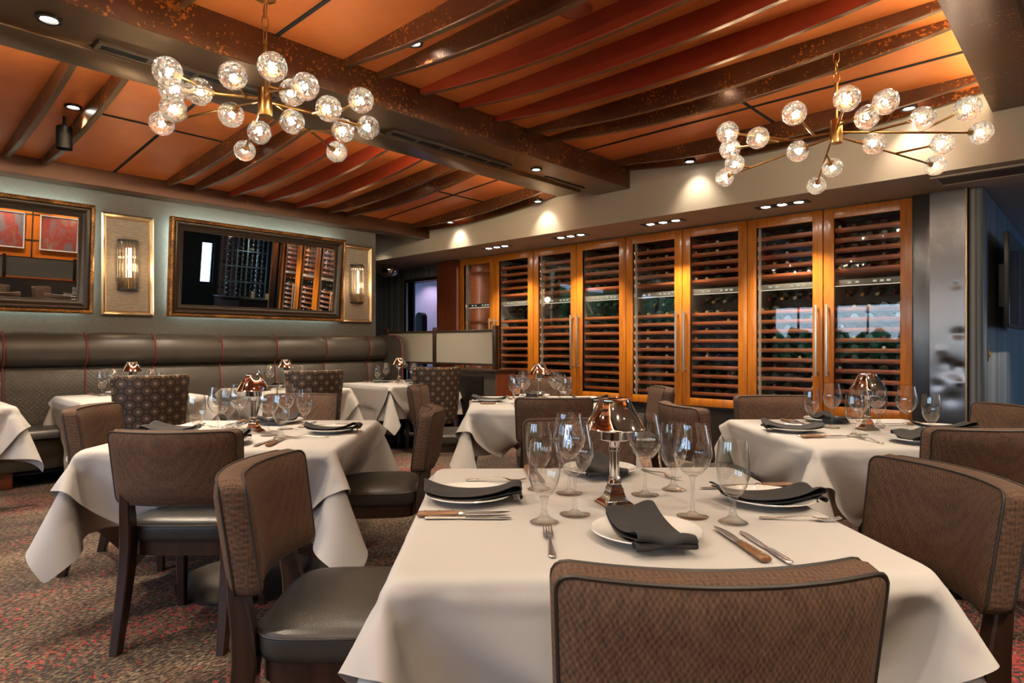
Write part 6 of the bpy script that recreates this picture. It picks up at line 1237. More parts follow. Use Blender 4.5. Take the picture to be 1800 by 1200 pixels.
def wall_sconce(v0, v1, label, at=None, rz=0.0, watts=2.2):
    W, H = v1 - v0, 1.03
    t = thing('wall_sconce', label, 'sconce', at or (UW + .004, (v0 + v1) / 2, 1.505), rz, 'crystal rod sconces')
    MB().box(0, .02, -W / 2 + .03, W / 2 - .03, .03, H - .03).build('silk_panel', SILK, t)
    m = MB()
    m.M = Matrix.Translation((0, 0, H / 2))
    frame_ring(m, W - .10, H - .10, [(0, .022), (.006, .034), (.014, .03), (.02, .04), (.036, .052), (.05, .04), (.05, 0), (0, 0)])
    m.build('gold_frame', GOLD, t, 25)
    zc0, zc1, rr = .27, .76, .085
    for z, nm in ((zc0 - .012, 'bottom_cap'), (zc1, 'top_cap')):
        poly = [(.02, -rr - .008)] + [(.02 + (rr + .008) * math.cos(a), (rr + .008) * math.sin(a)) for a in [R(-80 + 16 * k) for k in range(11)]] + [(.02, rr + .008)]
        MB().prism(poly, z, z + .016).build(nm, BLACKM, t)
    for k in range(9):
        a = R(-80 + 20 * k)
        MB().cyl((.02 + rr * math.cos(a), rr * math.sin(a), zc0 + .004), (.02 + rr * math.cos(a), rr * math.sin(a), zc1), .0125, n=8).build('crystal_rod', ROD, t)
    MB().cyl((.062, 0, zc0 + .12), (.062, 0, zc1 - .07), .009, n=10).build('tube_bulb', FILAMENT, t)
    MB().cyl((.062, 0, zc0), (.062, 0, zc0 + .12), .013, n=10).build('lamp_holder', BRASS, t)
    l = bpy.data.lights.new('glow', 'POINT')
    l.energy, l.color, l.shadow_soft_size = watts, (1, .7, .4), .05
    o = bpy.data.objects.new('glow', l)
    COL.objects.link(o)
    o.parent = t
    o.location = (.16, 0, .5)


wall_sconce(1.80, 2.277, 'gold framed silk panel with crystal rod lamp between the two mirrors')
wall_sconce(4.525, 4.99, 'gold framed silk panel with crystal rod lamp at the end of the banquette wall')

for u, nm in ((-5.175, 'first'), (-3.275, 'second'), (-1.2, 'third'), (1.6, 'fourth')):  # unseen sconces added for warm fill, far stronger than the banquette pair
    wall_sconce(0, .22 if u < -4 else .42, 'added gold framed crystal rod fill lamp between the daylight windows, %s from the banquette' % nm, (u, -3.996, 1.45), R(90), 34)
# paintings on the orange wall (seen in the mirror)
for i, (v, nm) in enumerate(((2.62, 'nearer the windows'), (3.68, 'farther along the wall'), (.5, 'at the window end of the wall'))):
    t = thing('framed_painting', 'white framed red and grey abstract painting, ' + nm, 'painting', (4.185, v, 1.95), R(180), 'paintings on the orange wall')
    m = MB()
    frame_ring(m, .72, .78, [(0, .03), (.025, .03), (.025, 0), (0, 0)])
    m.build('frame', WHITEP, t)
    MB().box(.0, .012, -.37, .37, -.4, .4).build('canvas', m_painting(i + 1), t)

t = thing('divider_screen', 'frosted divider with dark posts in front of the orange wall, reflected in the mirror', 'divider', (3.1, 1.2, 0))
MB().box(0, .3, 0, 3.9, .05, .90, .004).build('cabinet', BOOTH, t)
MB().box(-.02, .32, -.02, 3.92, .90, .93, .004).build('top', MAHOG, t)
for y in (.05, 1.3, 2.6, 3.85):
    MB().box(.04, .09, y - .03, y + .03, .92, 1.44, .004).build('post', DWOOD, t)
for a, b in ((.08, 1.27), (1.33, 2.57), (2.63, 3.82)):
    MB().box(.055, .07, a, b, .96, 1.38).build('frosted_panel', FROST, t)
    MB().box(.048, .078, a, b, 1.378, 1.40).build('rail', DWOOD, t)

# ================================================================== banquette
t = thing('banquette', 'long black leather banquette with red stitched seams below the mirrors', 'banquette', (UW + .012, 0, 0))
SEAMS = [-2.78, -2.15, -1.52, -.89, -.26, .37, 1.0, 1.62, 2.215, 2.885, 3.516, 4.16, 4.79, 5.06]
UP = [(.03, 1.0), (.20, 1.0), (.265, 1.03), (.30, 1.09), (.305, 1.17), (.285, 1.25), (.235, 1.305), (.16, 1.325), (.03, 1.32)]
LOW = [(.03, .44), (.30, .44), (.275, .6), (.25, .8), (.232, .96), (.20, 1.0), (.03, 1.0)]
for a, b in zip(SEAMS[:-1], SEAMS[1:]):
    for prof, nm, mt in ((UP, 'headrest_pad', BOOTH), (LOW, 'back_pad', QUILT)):
        m = MB()
        rings = []
        for k in range(9):
            s = k / 8
            e = .014 * (abs(2 * s - 1) ** 6)
            rings.append([(p[0] - (e if p[0] > .1 else 0), a + (b - a) * s, p[1] - (e if p[1] > 1.3 else 0)) for p in prof])
        m.loft(rings)
        m.build(nm, mt, t, 60)
for s in SEAMS[1:-1]:
    m = MB()
    m.tube([(p[0] - .006, s, p[1]) for p in UP[1:8]], .006, 6)
    m.tube([(p[0] - .004, s, p[1]) for p in LOW[1:6]], .005, 6)
    m.build('stitched_seam', REDTHREAD, t)
m = MB().extr_v([(.03, .39), (.74, .39), (.765, .41), (.765, .45), (.745, .48), (.70, .492), (.03, .5)], SEAMS[0], 5.06)
m.build('seat', LEATHER, t, 50)
MB().box(.03, .70, SEAMS[0], 5.06, .14, .39, .01).build('base', BOOTH, t)
for s in (-2.6, -1.4, -.2, .95, 2.1, 3.3, 4.4, 5.0):
    MB().box(.60, .68, s - .05, s + .05, 0, .145, .006).build('foot', MAHOG, t)
m = MB()
m.loft([[(u, 5.062, z), (u, 5.075, z + .004), (u, 5.115, z + .004), (u, 5.125, z)] for u, z in ((.0, .1), (.62, .1), (.62, .9), (.60, 1.2), (.55, 1.29), (.46, 1.33), (.0, 1.335), (.0, .1))], False, False)
m.raw([(u, 5.062, z) for u, z in ((.0, .1), (.62, .1), (.62, .9), (.60, 1.2), (.55, 1.29), (.46, 1.33), (.0, 1.335))], [tuple(range(7))])
m.raw([(u, 5.125, z) for u, z in ((.0, .1), (.62, .1), (.62, .9), (.60, 1.2), (.55, 1.29), (.46, 1.33), (.0, 1.335))], [tuple(range(7))])
m.build('end_panel', BOOTH, t, 30)
m = MB().tube([(u, 5.064, z) for u, z in ((.3, 1.336), (.46, 1.333), (.55, 1.293), (.602, 1.2), (.622, .9), (.622, .5))], .006, 6)
m.build('end_piping', REDTHREAD, t)

# divider with frosted panels at the banquette's end
t = thing('divider_screen', 'dark divider with frosted panels beside the wine cabinets', 'divider', (0, 5.16, 0))
MB().box(-6.70, -5.10, .0, .30, .06, .885, .004).build('cabinet', BOOTH, t)
MB().box(-6.72, -5.06, -.03, .33, .885, .92, .006).build('top', DWOOD, t)
MB().box(-5.10, -5.075, -.005, .305, .0, .885, .003).build('side_panel', MAHOG, t)
for u in (-7.28, -6.25, -5.17):
    MB().box(u - .028, u + .028, .04, .096, .88 if u > -6.8 else .6, 1.43, .004).build('post', DWOOD, t)
for a, b in ((-7.25, -6.28), (-6.22, -5.20)):
    MB().box(a, b, .06, .076, .985, 1.365).build('frosted_panel', FROST, t)
    MB().box(a, b, .052, .084, 1.362, 1.388, .003).box(a, b, .052, .084, .96, .988, .003).build('rail', DWOOD, t)
MB().box(-5.70, -5.3, -.025, -.005, .12, .84, .004).build('cupboard_door', BLACKM, t)

# ================================================================== wine cabinets
ORD = ['first', 'second', 'third', 'fourth']
DW = .76
bottles = []       # (distance, position, flip, foil, cabinet, door, shelf, slot)


def wine_cabinet(k):
    u0 = -7.355 + k * 2 * DW
    t = thing('wine_cabinet', '%s double door amber wood wine cabinet counted from the divider' % ORD[k], 'wine cabinet', (u0, VC, 0), 0, 'wine cabinets along the wall')
    W = 2 * DW
    m = MB()
    m.box(0, W, .02, .70, 0, .47).box(0, W, .05, .70, .47, .50).box(0, W, .05, .70, 2.51, 2.545)
    m.box(0, .02, .05, .70, .5, 2.51).box(W - .02, W, .05, .70, .5, 2.51).box(DW - .02, DW + .02, .05, .70, .5, 2.51).box(.02, W - .02, .66, .70, .5, 2.51)
    m.build('carcass', CABIN, t)
    for d in (0, 1):
        x0 = d * DW
        m = MB()
        m.box(x0 + (.10 if d == 0 else .045), x0 + (.124 if d == 0 else .06), .055, .075, .56, 2.46).box(x0 + DW - .05, x0 + DW - .04, .06, .10, .56, 2.46).box(x0 + .02, x0 + .03, .1, .64, .56, 2.46)
        m.build('liner_strip', LINER, t)
        m = MB()
        for xx in (x0 + .03, x0 + DW - .036):
            m.box(xx, xx + .006, .046, .056, .62, 2.44)
        m.build('led_strip', SHELFFILL, t)  # unseen strips added behind the stiles to light the shelf fronts
        MB().box(x0 + .07, x0 + DW - .07, .125, .16, 1.785, 1.80).build('panel_lamp', PANELLED, t)
        g = .004
        x, y = x0 + g, x0 + DW - g
        m = MB()
        st = .095
        m.box(x, x + st, 0, .04, .515, 2.535, .005).box(y - st, y, 0, .04, .515, 2.535, .005)
        m.box(x + st, y - st, .001, .039, 2.435, 2.534, .004).box(x + st, y - st, .001, .039, .516, .605, .004)
        door = m.build('door', CABWOOD, t)
        MB().box(x + st - .01, y - st + .01, .018, .024, .595, 2.445).build('pane', PANE, door)
        m = MB()
        hx = (y - .045) if d == 0 else (x + .045)
        m.box(hx - .011, hx + .011, -.072, -.05, .90, 1.60, .002)
        m.box(hx - .008, hx + .008, -.055, .002, .925, .945, .001).box(hx - .008, hx + .008, -.055, .002, 1.555, 1.575, .001)
        m.build('handle', STEEL, door)
        m = MB()
        m.box(x0 + .045, x0 + DW - .045, .075, .12, 1.785, 1.84, .003)
        pn = m.build('control_panel', PANEL, t)
        for q in (.2, .27, .42, .48, .535):
            MB().box(x0 + q, x0 + q + .032, .0735, .076, 1.803, 1.822).build('display_digit', DIGIT, pn)
        zs = [1.955 + .1 * i for i in range(5)] if not (k == 0 and d == 0) else [2.34]
        lowz = [1.575 - .1 * i for i in range(10)] if not (k == 0 and d == 0) else [1.575, 1.275, .975, .675]
        if k == 0 and d == 0:
            MB().box(x0 + .03, x0 + DW - .03, .22, .24, .5, 2.5).build('reflection_panel', SHELFWOOD, t)  # added panel whose orange tone stands in for the orange wall's reflection
        sn = 0
        for z in sorted(zs + lowz, reverse=True):
            sn += 1
            m = MB()
            m.box(x0 + .05, x0 + DW - .05, .085, .108, z - .036, z - .004, .003)
            if not (k == 0 and d == 0):
                m.box(x0 + .06, x0 + DW - .06, .108, .62, z - .046, z - .036)
            else:
                m.box(x0 + .06, x0 + DW - .06, .108, .215, z - .03, z - .02)
            m.build('shelf', SHELFWOOD, t)
            if k == 0 and d == 0:
                continue
            nb = 5
            for j in range(nb):
                if random.random() < .07:
                    continue
                if k == 0 and d == 0 and random.random() < .4:
                    continue
                bx = x0 + .125 + j * (DW - .25) / (nb - 1)
                flip = random.random() < .45
                wz = z - .034 + .0385
                pos = Vector((u0 + bx, VC + (.095 if not flip else .112), wz))
                bottles.append(((pos - Vector((0, 0, HC))).length, pos, flip, random.choice([0, 0, 1, 1, 2, 3]), k, d, sn, j))
            if abs(z - 1.575) < .001 and not (k == 0 and d == 0):
                for j in range(4):
                    bx = x0 + .18 + j * .13
                    pos = Vector((u0 + bx, VC + .14, z + .115))
                    bottles.append(((pos - Vector((0, 0, HC))).length, pos, False, 1 + j % 3, k, d, 0, j))


for k in range(4):
    wine_cabinet(k)
BPROF = [(.0, 0), (.033, 0), (.0375, .006), (.0375, .175), (.034, .2), (.018, .232), (.0135, .25), (.0135, .285), (.0155, .287), (.0155, .3), (.0, .3)]


def bottle_mesh(fi, seg=12):
    m = MB()
    m.lathe(BPROF[:7], seg, mi=0, cap1=False)
    m.lathe(BPROF[6:], seg, mi=1, cap0=False)
    return m


bots = [bottle_mesh(i).build('wine_bottle', [BOTTLE, FOIL[i]], smooth=50) for i in range(4)]
bused = [False] * 4
bottles.sort(key=lambda b: b[0])
NTH = ['first', 'second', 'third', 'fourth', 'fifth', 'sixth', 'seventh', 'eighth', 'ninth', 'tenth', 'eleventh', 'twelfth', 'thirteenth', 'fourteenth', 'fifteenth', 'sixteenth']


def lay(pos, flip):
    if flip:            # base to the front
        return Matrix.Translation(pos) @ Matrix.Rotation(R(-90), 4, 'X')
    return Matrix.Translation(pos + Vector((0, .30, 0))) @ Matrix.Rotation(R(90), 4, 'X')


rest = MB()
for i, (dd, pos, flip, fi, k, d, sn, j) in enumerate(bottles):
    M = lay(pos, flip)
    if sn == 0:
        M = Matrix.Translation(pos) @ Matrix.Rotation(R(14), 4, 'X') @ Matrix.Translation(-pos) @ M
    if i < 300:
        o = bots[fi] if not bused[fi] else bots[fi].copy()
        if bused[fi]:
            COL.objects.link(o)
        bused[fi] = True
        o.matrix_world = M
        where = 'tilted display row' if sn == 0 else '%s shelf from top' % NTH[sn - 1]
        tag(o, 'dark wine bottle, %s on %s, %s door of %s cabinet' % (NTH[j], where, 'window-side' if d else 'divider-side', ORD[k]), 'wine bottle', 'wine bottles on the cabinet shelves')
    else:
        rest.M = M
        rest.lathe(BPROF, 8)
rest.M = None
o = rest.build('wine_bottles', BOTTLE, smooth=50)
tag(o, 'dark wine bottles filling the shelves of the farther wine cabinets', 'wine bottles', None, 'stuff')

# steel column and striped wall
o = struct('column_frame', MB().box(-1.275, -1.14, 6.63, 6.72, 0, 2.55, .004), DSTEEL, 'dark blue steel strip beside the last wine cabinet', 'column')
m = MB()
nx, nz = 36, 220
dents = [(-.93, 1.30, .05, .007), (-1.02, 1.05, .05, .006), (-.97, .98, .09, .010), (-.93, 1.02, .03, .005), (-.92, .88, .03, -.004), (-1.05, 1.16, .04, -.003), (-.95, 1.72, .03, .004), (-.98, .74, .08, .006), (-1.08, .85, .05, .004)]
vs, fs = [], []
for a in range(nx + 1):
    for b in range(nz + 1):
        u, z = -1.14 + .262 * a / nx, 2.55 * b / nz
        y = 6.612
        for du, dz, rr, dp in dents:
            y += dp * math.exp(-(((u - du) / rr) ** 2 + ((z - dz) / (rr * .8)) ** 2))
        vs.append((u, y, z))
for a in range(nx):
    for b in range(nz):
        i = a * (nz + 1) + b
        fs.append((i, i + nz + 1, i + nz + 2, i + 1))
m.raw(vs, fs)
m.box(-1.14, -.878, 6.66, 6.74, 0, 2.55)
struct('column', m, STEELD, 'dented stainless steel column panel right of the wine cabinets', 'column', smooth=60)
struct('trim_4', MB().box(-.882, -.868, 6.60, 6.66, 0, 2.55, .003), GOLD, 'thin bright metal corner edge of the steel column', 'trim')
struct('wall_corridor', MB().box(-.868, -.755, 6.64, 11.6, 0, 2.55, .03, 4), STRIPE, 'grey blue vertically striped wallpaper wall behind the television', 'wall')
struct('wall_corridor_end', MB().box(-.76, 4.4, 11.5, 11.7, 0, 2.55), STRIPE, 'striped wall closing the corridor', 'wall')
t = thing('door_latch', 'small brass flush latch on the striped wall below the television', 'latch', (-.754, 6.86, 1.13), 0)
MB().box(0, .006, -.012, .012, -.07, .07, .002).build('plate', BRASS, t)
MB().box(.005, .02, -.005, .005, -.03, .02, .002).build('lever', BRASS, t)
t = thing('television', 'flat black wall television on the striped wall', 'television', (-.738, 6.93, 1.36))
MB().box(.085, .125, 0, 1.45, 0, .83, .004).build('bezel', BLACKM, t)
MB().box(.1255, .1265, .012, 1.438, .03, .818).build('screen', TVSCREEN, t)
MB().box(0, .088, .5, .95, .2, .6).build('bracket', BLACKM, t)

# alcove stand
t = thing('round_top_stand', 'dark narrow round topped stand in the lavender doorway', 'stand', (-9.38, 7.5, 0))
poly = [(-.1, 0), (.1, 0), (.1, 1.72)] + [(.1 * math.cos(a), 1.72 + .1 * math.sin(a)) for a in [R(20 * k) for k in range(1, 9)]] + [(-.1, 1.72)]
m = MB()
m.loft([[(x, -.06, z) for x, z in poly], [(x, .06, z) for x, z in poly]])
m.build('body', BLACKM, t)
MB().box(-.16, .16, -.14, .14, 0, .03, .005).build('base', BLACKM, t)

# teal wine rack, counter and candles reflected in the wide mirror
t = thing('wine_rack', 'tall teal metal wine rack reflected in the wide mirror', 'wine rack', (1.0, 6.4, 0))
m = MB()
for y in (0, .25, .5, .75, 1.0):
    m.box(0, .03, y - .012, y + .012, .95, 2.5).box(.27, .30, y - .012, y + .012, .95, 2.5)
for i in range(5):
    m.box(0, .30, -.012, 1.012, .95 + i * .38, .97 + i * .38)
m.build('frame', TEALM, t)
MB().box(-.1, .35, -.1, 1.1, 0, .92, .01).build('cupboard', plain('blue_cupboard', (.05, .07, .11), .35), t)
MB().box(-.14, .37, -.12, 1.12, .92, .955, .005).build('counter', BLACKM, t)
src = bots[3]
for c in range(4):
    for r in range(12):
        z = 1.0 + (r // 3) * .38 + (r % 3) * .115
        o = src.copy()
        COL.objects.link(o)
        o.matrix_world = Matrix.Translation((1.28, 6.4 + .125 + c * .25, z + .02)) @ Matrix.Rotation(R(-90), 4, 'Y')
        tag(o, 'cream capped bottle, column %s, %s up in the teal mirrored rack' % (NTH[c], NTH[r]), 'wine bottle', 'bottles in the teal rack')
t = thing('service_counter', 'black service counter with two candles, reflected in the wide mirror', 'counter', (.35, 6.55, 0))
MB().box(-.2, .2, 0, .9, 0, .98, .006).build('body', BLACKM, t)
MB().box(-.24, .24, -.04, .94, .98, 1.02, .006).build('top', BLACKM, t)
for y, h, nm in ((.25, .16, 'taller'), (.6, .13, 'shorter')):
    t = thing('pillar_candle', nm + ' ivory pillar candle on the black service counter', 'candle', (.35, 6.55 + y, 1.02), 0, 'candles on the counter')
    MB().lathe([(0, 0), (.035, 0), (.036, h - .004), (.033, h), (.0, h - .004)], 20).build('wax', CANDLE, t)
    MB().cyl((0, 0, h - .006), (0, 0, h + .012), .002, n=6).build('wick', BLACKM, t)
# ================================================================== tables and cloths
def decode(cols):
    """three columns of steps in half millimetres -> points"""
    out = []
    for steps in cols:
        p, col = 0, []
        for d in steps:
            p += d
            col.append(p / 2000)
        out.append(col)
    return list(zip(*out))


def cloth_obj(name, data, dz, edge, top):
    vs = [(x, y, z + dz) for x, y, z in decode(data)]
    n = int(round(len(vs) ** .5))
    fs = [(r * n + c, r * n + c + 1, (r + 1) * n + c + 1, (r + 1) * n + c) for r in range(n - 1) for c in range(n - 1)]
    o = MB().raw(vs, fs).build(name, LINEN, smooth=180)
    s = o.modifiers.new('smooth', 'SUBSURF')
    s.levels = s.render_levels = 2
    me = bpy.data.meshes.new_from_object(o.evaluated_get(bpy.context.evaluated_depsgraph_get()))
    o.modifiers.clear()
    o.data = me
    # the linen lies flat on the top and breaks sharply at the table's edge
    for v in me.vertices:
        x, y, z = v.co
        ax, ay = abs(x), abs(y)
        k = 0 if ax > ay else 1
        r, q = (ax, ay) if k == 0 else (ay, ax)
        if z > top - .02 and r < .5:
            v.co.z = top
            continue
        a, b = edge - r, top - z
        if not (-.02 < a < .06 and b < .07 and q < edge - .012):
            continue
        fade = 1 - min(1, max(0, (q - (edge - .06)) / .045))
        if a < b:
            w = (1 - min(1, max(0, (b - .035) / .035))) * fade
            v.co[k] += math.copysign(a * w, v.co[k]) if a > -.01 else 0
        else:
            v.co.z += b * fade
    b = bmesh.new()
    b.from_mesh(me)
    zone = [v for v in b.verts if edge - .03 < max(abs(v.co.x), abs(v.co.y)) < edge + .015 and top - .03 < v.co.z < top + .01]
    for _ in range(3):
        bmesh.ops.smooth_vert(b, verts=zone, factor=.5, use_axis_x=True, use_axis_y=True, use_axis_z=True)
    b.to_mesh(me)
    b.free()
    me.polygons.foreach_set('use_smooth', [True] * len(me.polygons))
    me.update()
    return o


DZ = -.006
TOPZ = .750
under = cloth_obj('tablecloth', CL_UNDER, DZ, .546, .742)
over = cloth_obj('overlay_cloth', CL_OVER, DZ, .557, TOPZ)
cl_used = False
RT = TH + R(1.7)       # the dining tables stand at 45 degrees to the walls


def make_table():
    t = thing('dining_table', 'table', 'table')
    MB().box(-.53, .53, -.53, .53, .69, .724, .006).build('tabletop', DWOOD, t)
    MB().lathe([(.05, .03), (.045, .06), (.045, .66), (.09, .69)], 20).build('pedestal', BLACKM, t)
    MB().lathe([(.0, .0), (.36, 0), (.36, .012), (.1, .03), (.0, .03)], 36).build('base_plate', DSTEEL, t)
    return t


TABLE = Proto(make_table())
TN = {1: 'the front table', 2: 'the table beside the banquette aisle', 3: 'the table by the steel column', 4: 'the table before the wine cabinets',
      5: 'the banquette table under the first sconce', 6: 'the banquette table at the picture edge', 7: 'the banquette table by the frosted divider',
      8: 'the banquette table under the wide mirror', 9: 'the mirrored table nearer the windows', 10: 'the mirrored table farther from the windows'}
TN_SHORT = {5: 'the first sconce table', 6: 'the picture edge table', 7: 'the frosted divider table', 8: 'the wide mirror table'}
TS = lambda n: TN_SHORT.get(n, TN[n])
TPOS = {1: (.29, 1.79), 2: (-1.335, 3.27), 3: (1.87, 3.33), 4: (.22, 5.08), 5: (-3.39, 5.65), 6: (-4.33, 4.64), 7: (-1.36, 7.63), 8: (-2.375, 6.64)}
TC = {n: cw(*p) for n, p in TPOS.items()}
TC[9] = Vector((1.3, 1.5, 0))
TC[10] = Vector((1.3, 3.7, 0))


def setup_table(n):
    global cl_used
    c = TC[n]
    small = n in (5, 6, 7, 8)
    rz = 0 if small else RT
    if n in (9, 10):
        rz = R(45)
    tb = TABLE.place((c.x, c.y, 0), rz, 'square pedestal table hidden under white linen, ' + TN[n], 'dining tables')
    sc = .888 if small else 1.0
    tb.scale = (sc, sc, 1)
    for src, nm, lab in ((under, 'tablecloth', 'white undercloth with hanging corners on ' + TN[n]), (over, 'overlay_cloth', 'white overlay cloth set cornerwise over ' + TN[n])):
        o = src if not cl_used else src.copy()
        if cl_used:
            COL.objects.link(o)
        o.location = (c.x, c.y, 0)
        o.rotation_euler = (0, 0, rz + (R(180) if small else 0))
        o.scale = (sc, sc, 1)
        tag(o, lab, 'tablecloth', 'white tablecloths')
    cl_used = True
    return rz


# ================================================================== chairs
def back_pad(hw, z0, z1, y0, lean, curve, th, r, taper=.0, nu=26, nv=14):
    """upholstered back: returns (MB, front outline, rear outline)"""
    def half(h):
        H = z1 - z0
        zz = h * H
        e = min(zz, H - zz)
        w = hw - taper * (1 - h)
        return w - (r - math.sqrt(max(0, r * r - (r - e) ** 2)) if e < r else 0)

    def pt(s, h, side):
        x = half(h) * s
        yc = y0 - lean * h + curve * (x / hw) ** 2
        edge = min(1, (1 - abs(s)) * 5, h * 4.5, (1 - h) * 4.5)
        puff = .016 * (1 - (1 - max(0, edge)) ** 2)
        return Vector((x, yc + side * (th / 2 + puff), z0 + h * (z1 - z0)))
    hs = [0.0, .01, .03, .06, .10] + [.10 + .8 * (k / nv) for k in range(1, nv)] + [.90, .94, .97, .99, 1.0]
    ss = [-1 + 2 * k / nu for k in range(nu + 1)]
    m = MB()
    nS, nH = len(ss), len(hs)
    for side in (1, -1):
        vs = [pt(s, h, side) for h in hs for s in ss]
        m.raw(vs, [(a * nS + b, a * nS + b + 1, (a + 1) * nS + b + 1, (a + 1) * nS + b) for a in range(nH - 1) for b in range(nS - 1)])
    loop = [(s, 0.0) for s in ss] + [(1, h) for h in hs[1:]] + [(s, 1.0) for s in ss[::-1][1:]] + [(-1, h) for h in hs[::-1][1:-1]]
    outs = {}
    for side in (1, -1):
        outs[side] = [pt(s, h, side) for s, h in loop]
    n = len(loop)
    cx = Vector((0, 0, (z0 + z1) / 2))
    rings = []
    for f in (1, .6, 0, -.6, -1):
        ring = []
        for i in range(n):
            p = outs[1][i].lerp(outs[-1][i], (1 - f) / 2)
            bul = .006 * (1 - abs(f))
            d = Vector((p.x, 0, p.z - cx.z))
            d = Vector((math.copysign(1, d.x) if abs(loop[i][0]) > .999 else 0, 0, math.copysign(1, d.z) if loop[i][1] in (0.0, 1.0) else 0))
            ring.append(p + d * bul)
        rings.append(ring)
    m.loft(rings, False, False)
    return m, outs[1], outs[-1]


def seat_rings(hw, yb, yf):
    def outl(k):
        pts = []
        for i in range(48):
            a = 2 * math.pi * i / 48
            ca, sa = math.cos(a), math.sin(a)
            e = .72 if sa >= 0 else .42
            x = hw * math.copysign(abs(ca) ** e, ca)
            y = math.copysign(abs(sa) ** e, sa)
            y = y * yf if y > 0 else y * yb
            pts.append((x * k, y * k))
        return pts
    return outl


def make_chair():
    t = thing('dining_chair', 'chair', 'chair')
    outl = seat_rings(.24, .215, .235)
    m = MB()
    m.loft([[(x, y, z) for x, y in outl(k)] for k, z in ((.95, .408), (.985, .412), (1.0, .43), (1.0, .462), (.992, .474), (.97, .482), (.9, .494), (.75, .503), (.5, .509), (.2, .512), (.02, .512))])
    m.build('seat', LEATHER, t, 60)
    MB().tube([(x, y, .472) for x, y in outl(1.0)], .0038, 6, True).build('seat_piping', PIPE, t)
    m = MB()
    m.loft([[(x, y, z) for x, y in outl(k)] for k, z in ((.95, .352), (.95, .408))])
    m.build('apron', DWOOD, t, 40)
    bk, fo, ro = back_pad(.25, .575, .864, -.262, .045, .062, .066, .026, .012)
    bp = bk.build('backrest', WEAVE, t, 50)
    m = MB().tube(fo, .0036, 6, True)
    m.tube(ro, .0036, 6, True)
    m.build('piping', PIPE, bp)
    for s in (-1, 1):
        m = MB()
        path = [(s * .205, -.30, 0), (s * .203, -.262, .16), (s * .2, -.235, .30), (s * .198, -.226, .40), (s * .196, -.232, .48), (s * .192, -.246, .56), (s * .188, -.256, .62), (s * .186, -.262, .66)]
        sz = [(.034, .044), (.04, .054), (.042, .062), (.044, .064), (.044, .058), (.042, .05), (.04, .04), (.038, .034)]
        m.sweep(path, sz)
        m.build('rear_leg', DWOOD, t, 40)
        m = MB()
        m.sweep([(s * .185, .175, 0), (s * .182, .165, .36)], [(.032, .032), (.046, .046)])
        m.build('front_leg', DWOOD, t, 40)
    return t


def make_patterned():
    t = thing('patterned_chair', 'chair', 'chair')
    outl = seat_rings(.27, .24, .25)
    m = MB()
    m.loft([[(x, y, z) for x, y in outl(k)] for k, z in ((.97, .36), (1.0, .38), (1.0, .44), (.97, .47), (.8, .485), (.3, .492), (.02, .492))])
    m.build('seat', LEATHER, t, 60)
    bk, fo, ro = back_pad(.285, .33, .955, -.27, .075, .15, .06, .03, .045)
    bp = bk.build('backrest', m_oct, t, 50)
    # brass nails along both edges and the top of the rear face
    m = MB()
    acc, last, trail = 0.0, None, []
    for i in range(len(ro)):
        p = ro[i]
        if last is not None:
            acc += (p - last).length
        last = p
        if acc >= .034 and p.z > .40:
            acc = 0.0
            q = Vector((p.x * .975, p.y + .0, p.z - (.012 if p.z > .945 else 0)))
            m.sphere((q.x, q.y - .002, q.z), .0068, 8, 6)
            trail.append((q.x, q.y, q.z))
    trail.sort(key=lambda p: math.atan2(p[0], p[2] - .2))
    m.tube(trail, .003, 5)
    m.build('nailhead_trim', BRASS, bp)
    for s in (-1, 1):
        MB().sweep([(s * .2, -.30, 0), (s * .2, -.25, .37)], [(.03, .034), (.045, .045)]).build('rear_leg', DWOOD, t)
        MB().sweep([(s * .21, .19, 0), (s * .21, .18, .37)], [(.03, .03), (.045, .045)]).build('front_leg', DWOOD, t)
    return t


m_oct = m_octagon()
CHAIR, PATT = Proto(make_chair()), Proto(make_patterned())


def chair(x, y, face, label, proto=CHAIR, group='brown woven dining chairs', backdist=.262):
    """x, y: camera-aligned place of the back's middle (at seat height); face: degrees, 0 = away from the viewer, counterclockwise"""
    a = R(face)
    dx, dy = -math.sin(a), math.cos(a)
    c = cw(x + dx * backdist, y + dy * backdist)
    return proto.place((c.x, c.y, 0), TH + a, label, group)


for n in (1, 2, 3, 4, 5, 6, 7, 8, 9, 10):
    setup_table(n)
lb = 'brown woven chair '
chair(.313, .955, 1.5, lb + 'seen from behind at the near side of the front table')
chair(-.715, 1.80, -88, lb + 'facing sideways at the banquette side of the front table')
chair(1.165, 1.70, 93, lb + 'at the steel column side of the front table, its front showing')
chair(.30, 2.86, 180, lb + 'facing the viewer at the far side of the front table')
chair(-1.335, 2.50, 1, lb + 'seen from behind at the table beside the banquette aisle')
chair(-.44, 3.36, 97, lb + 'turned sideways between the front table and the frosted divider')
chair(-2.33, 3.50, -82, lb + 'at the banquette side of the table beside the aisle')
chair(-1.44, 4.35, 181, lb + 'facing the viewer beyond the table beside the banquette aisle')
chair(1.94, 2.56, -1, lb + 'seen from behind at the table by the steel column')
chair(.95, 3.58, -80, lb + 'with low curved back between front table and steel column table')
chair(1.72, 4.2, 182, lb + 'facing the viewer against the fourth wine cabinet')
chair(2.78, 3.5, 92, lb + 'cut by the picture edge below the television')
chair(.27, 4.06, 0, lb + 'seen from behind at the table before the wine cabinets')
chair(-.78, 5.25, -90, lb + 'beside a patterned chair at the table before the wine cabinets')
chair(1.2, 5.05, 90, lb + 'turned sideways at cabinet side of table before the wine cabinets')
chair(.33, 6.25, 180, lb + 'hidden behind the lamp, close to the second wine cabinet')
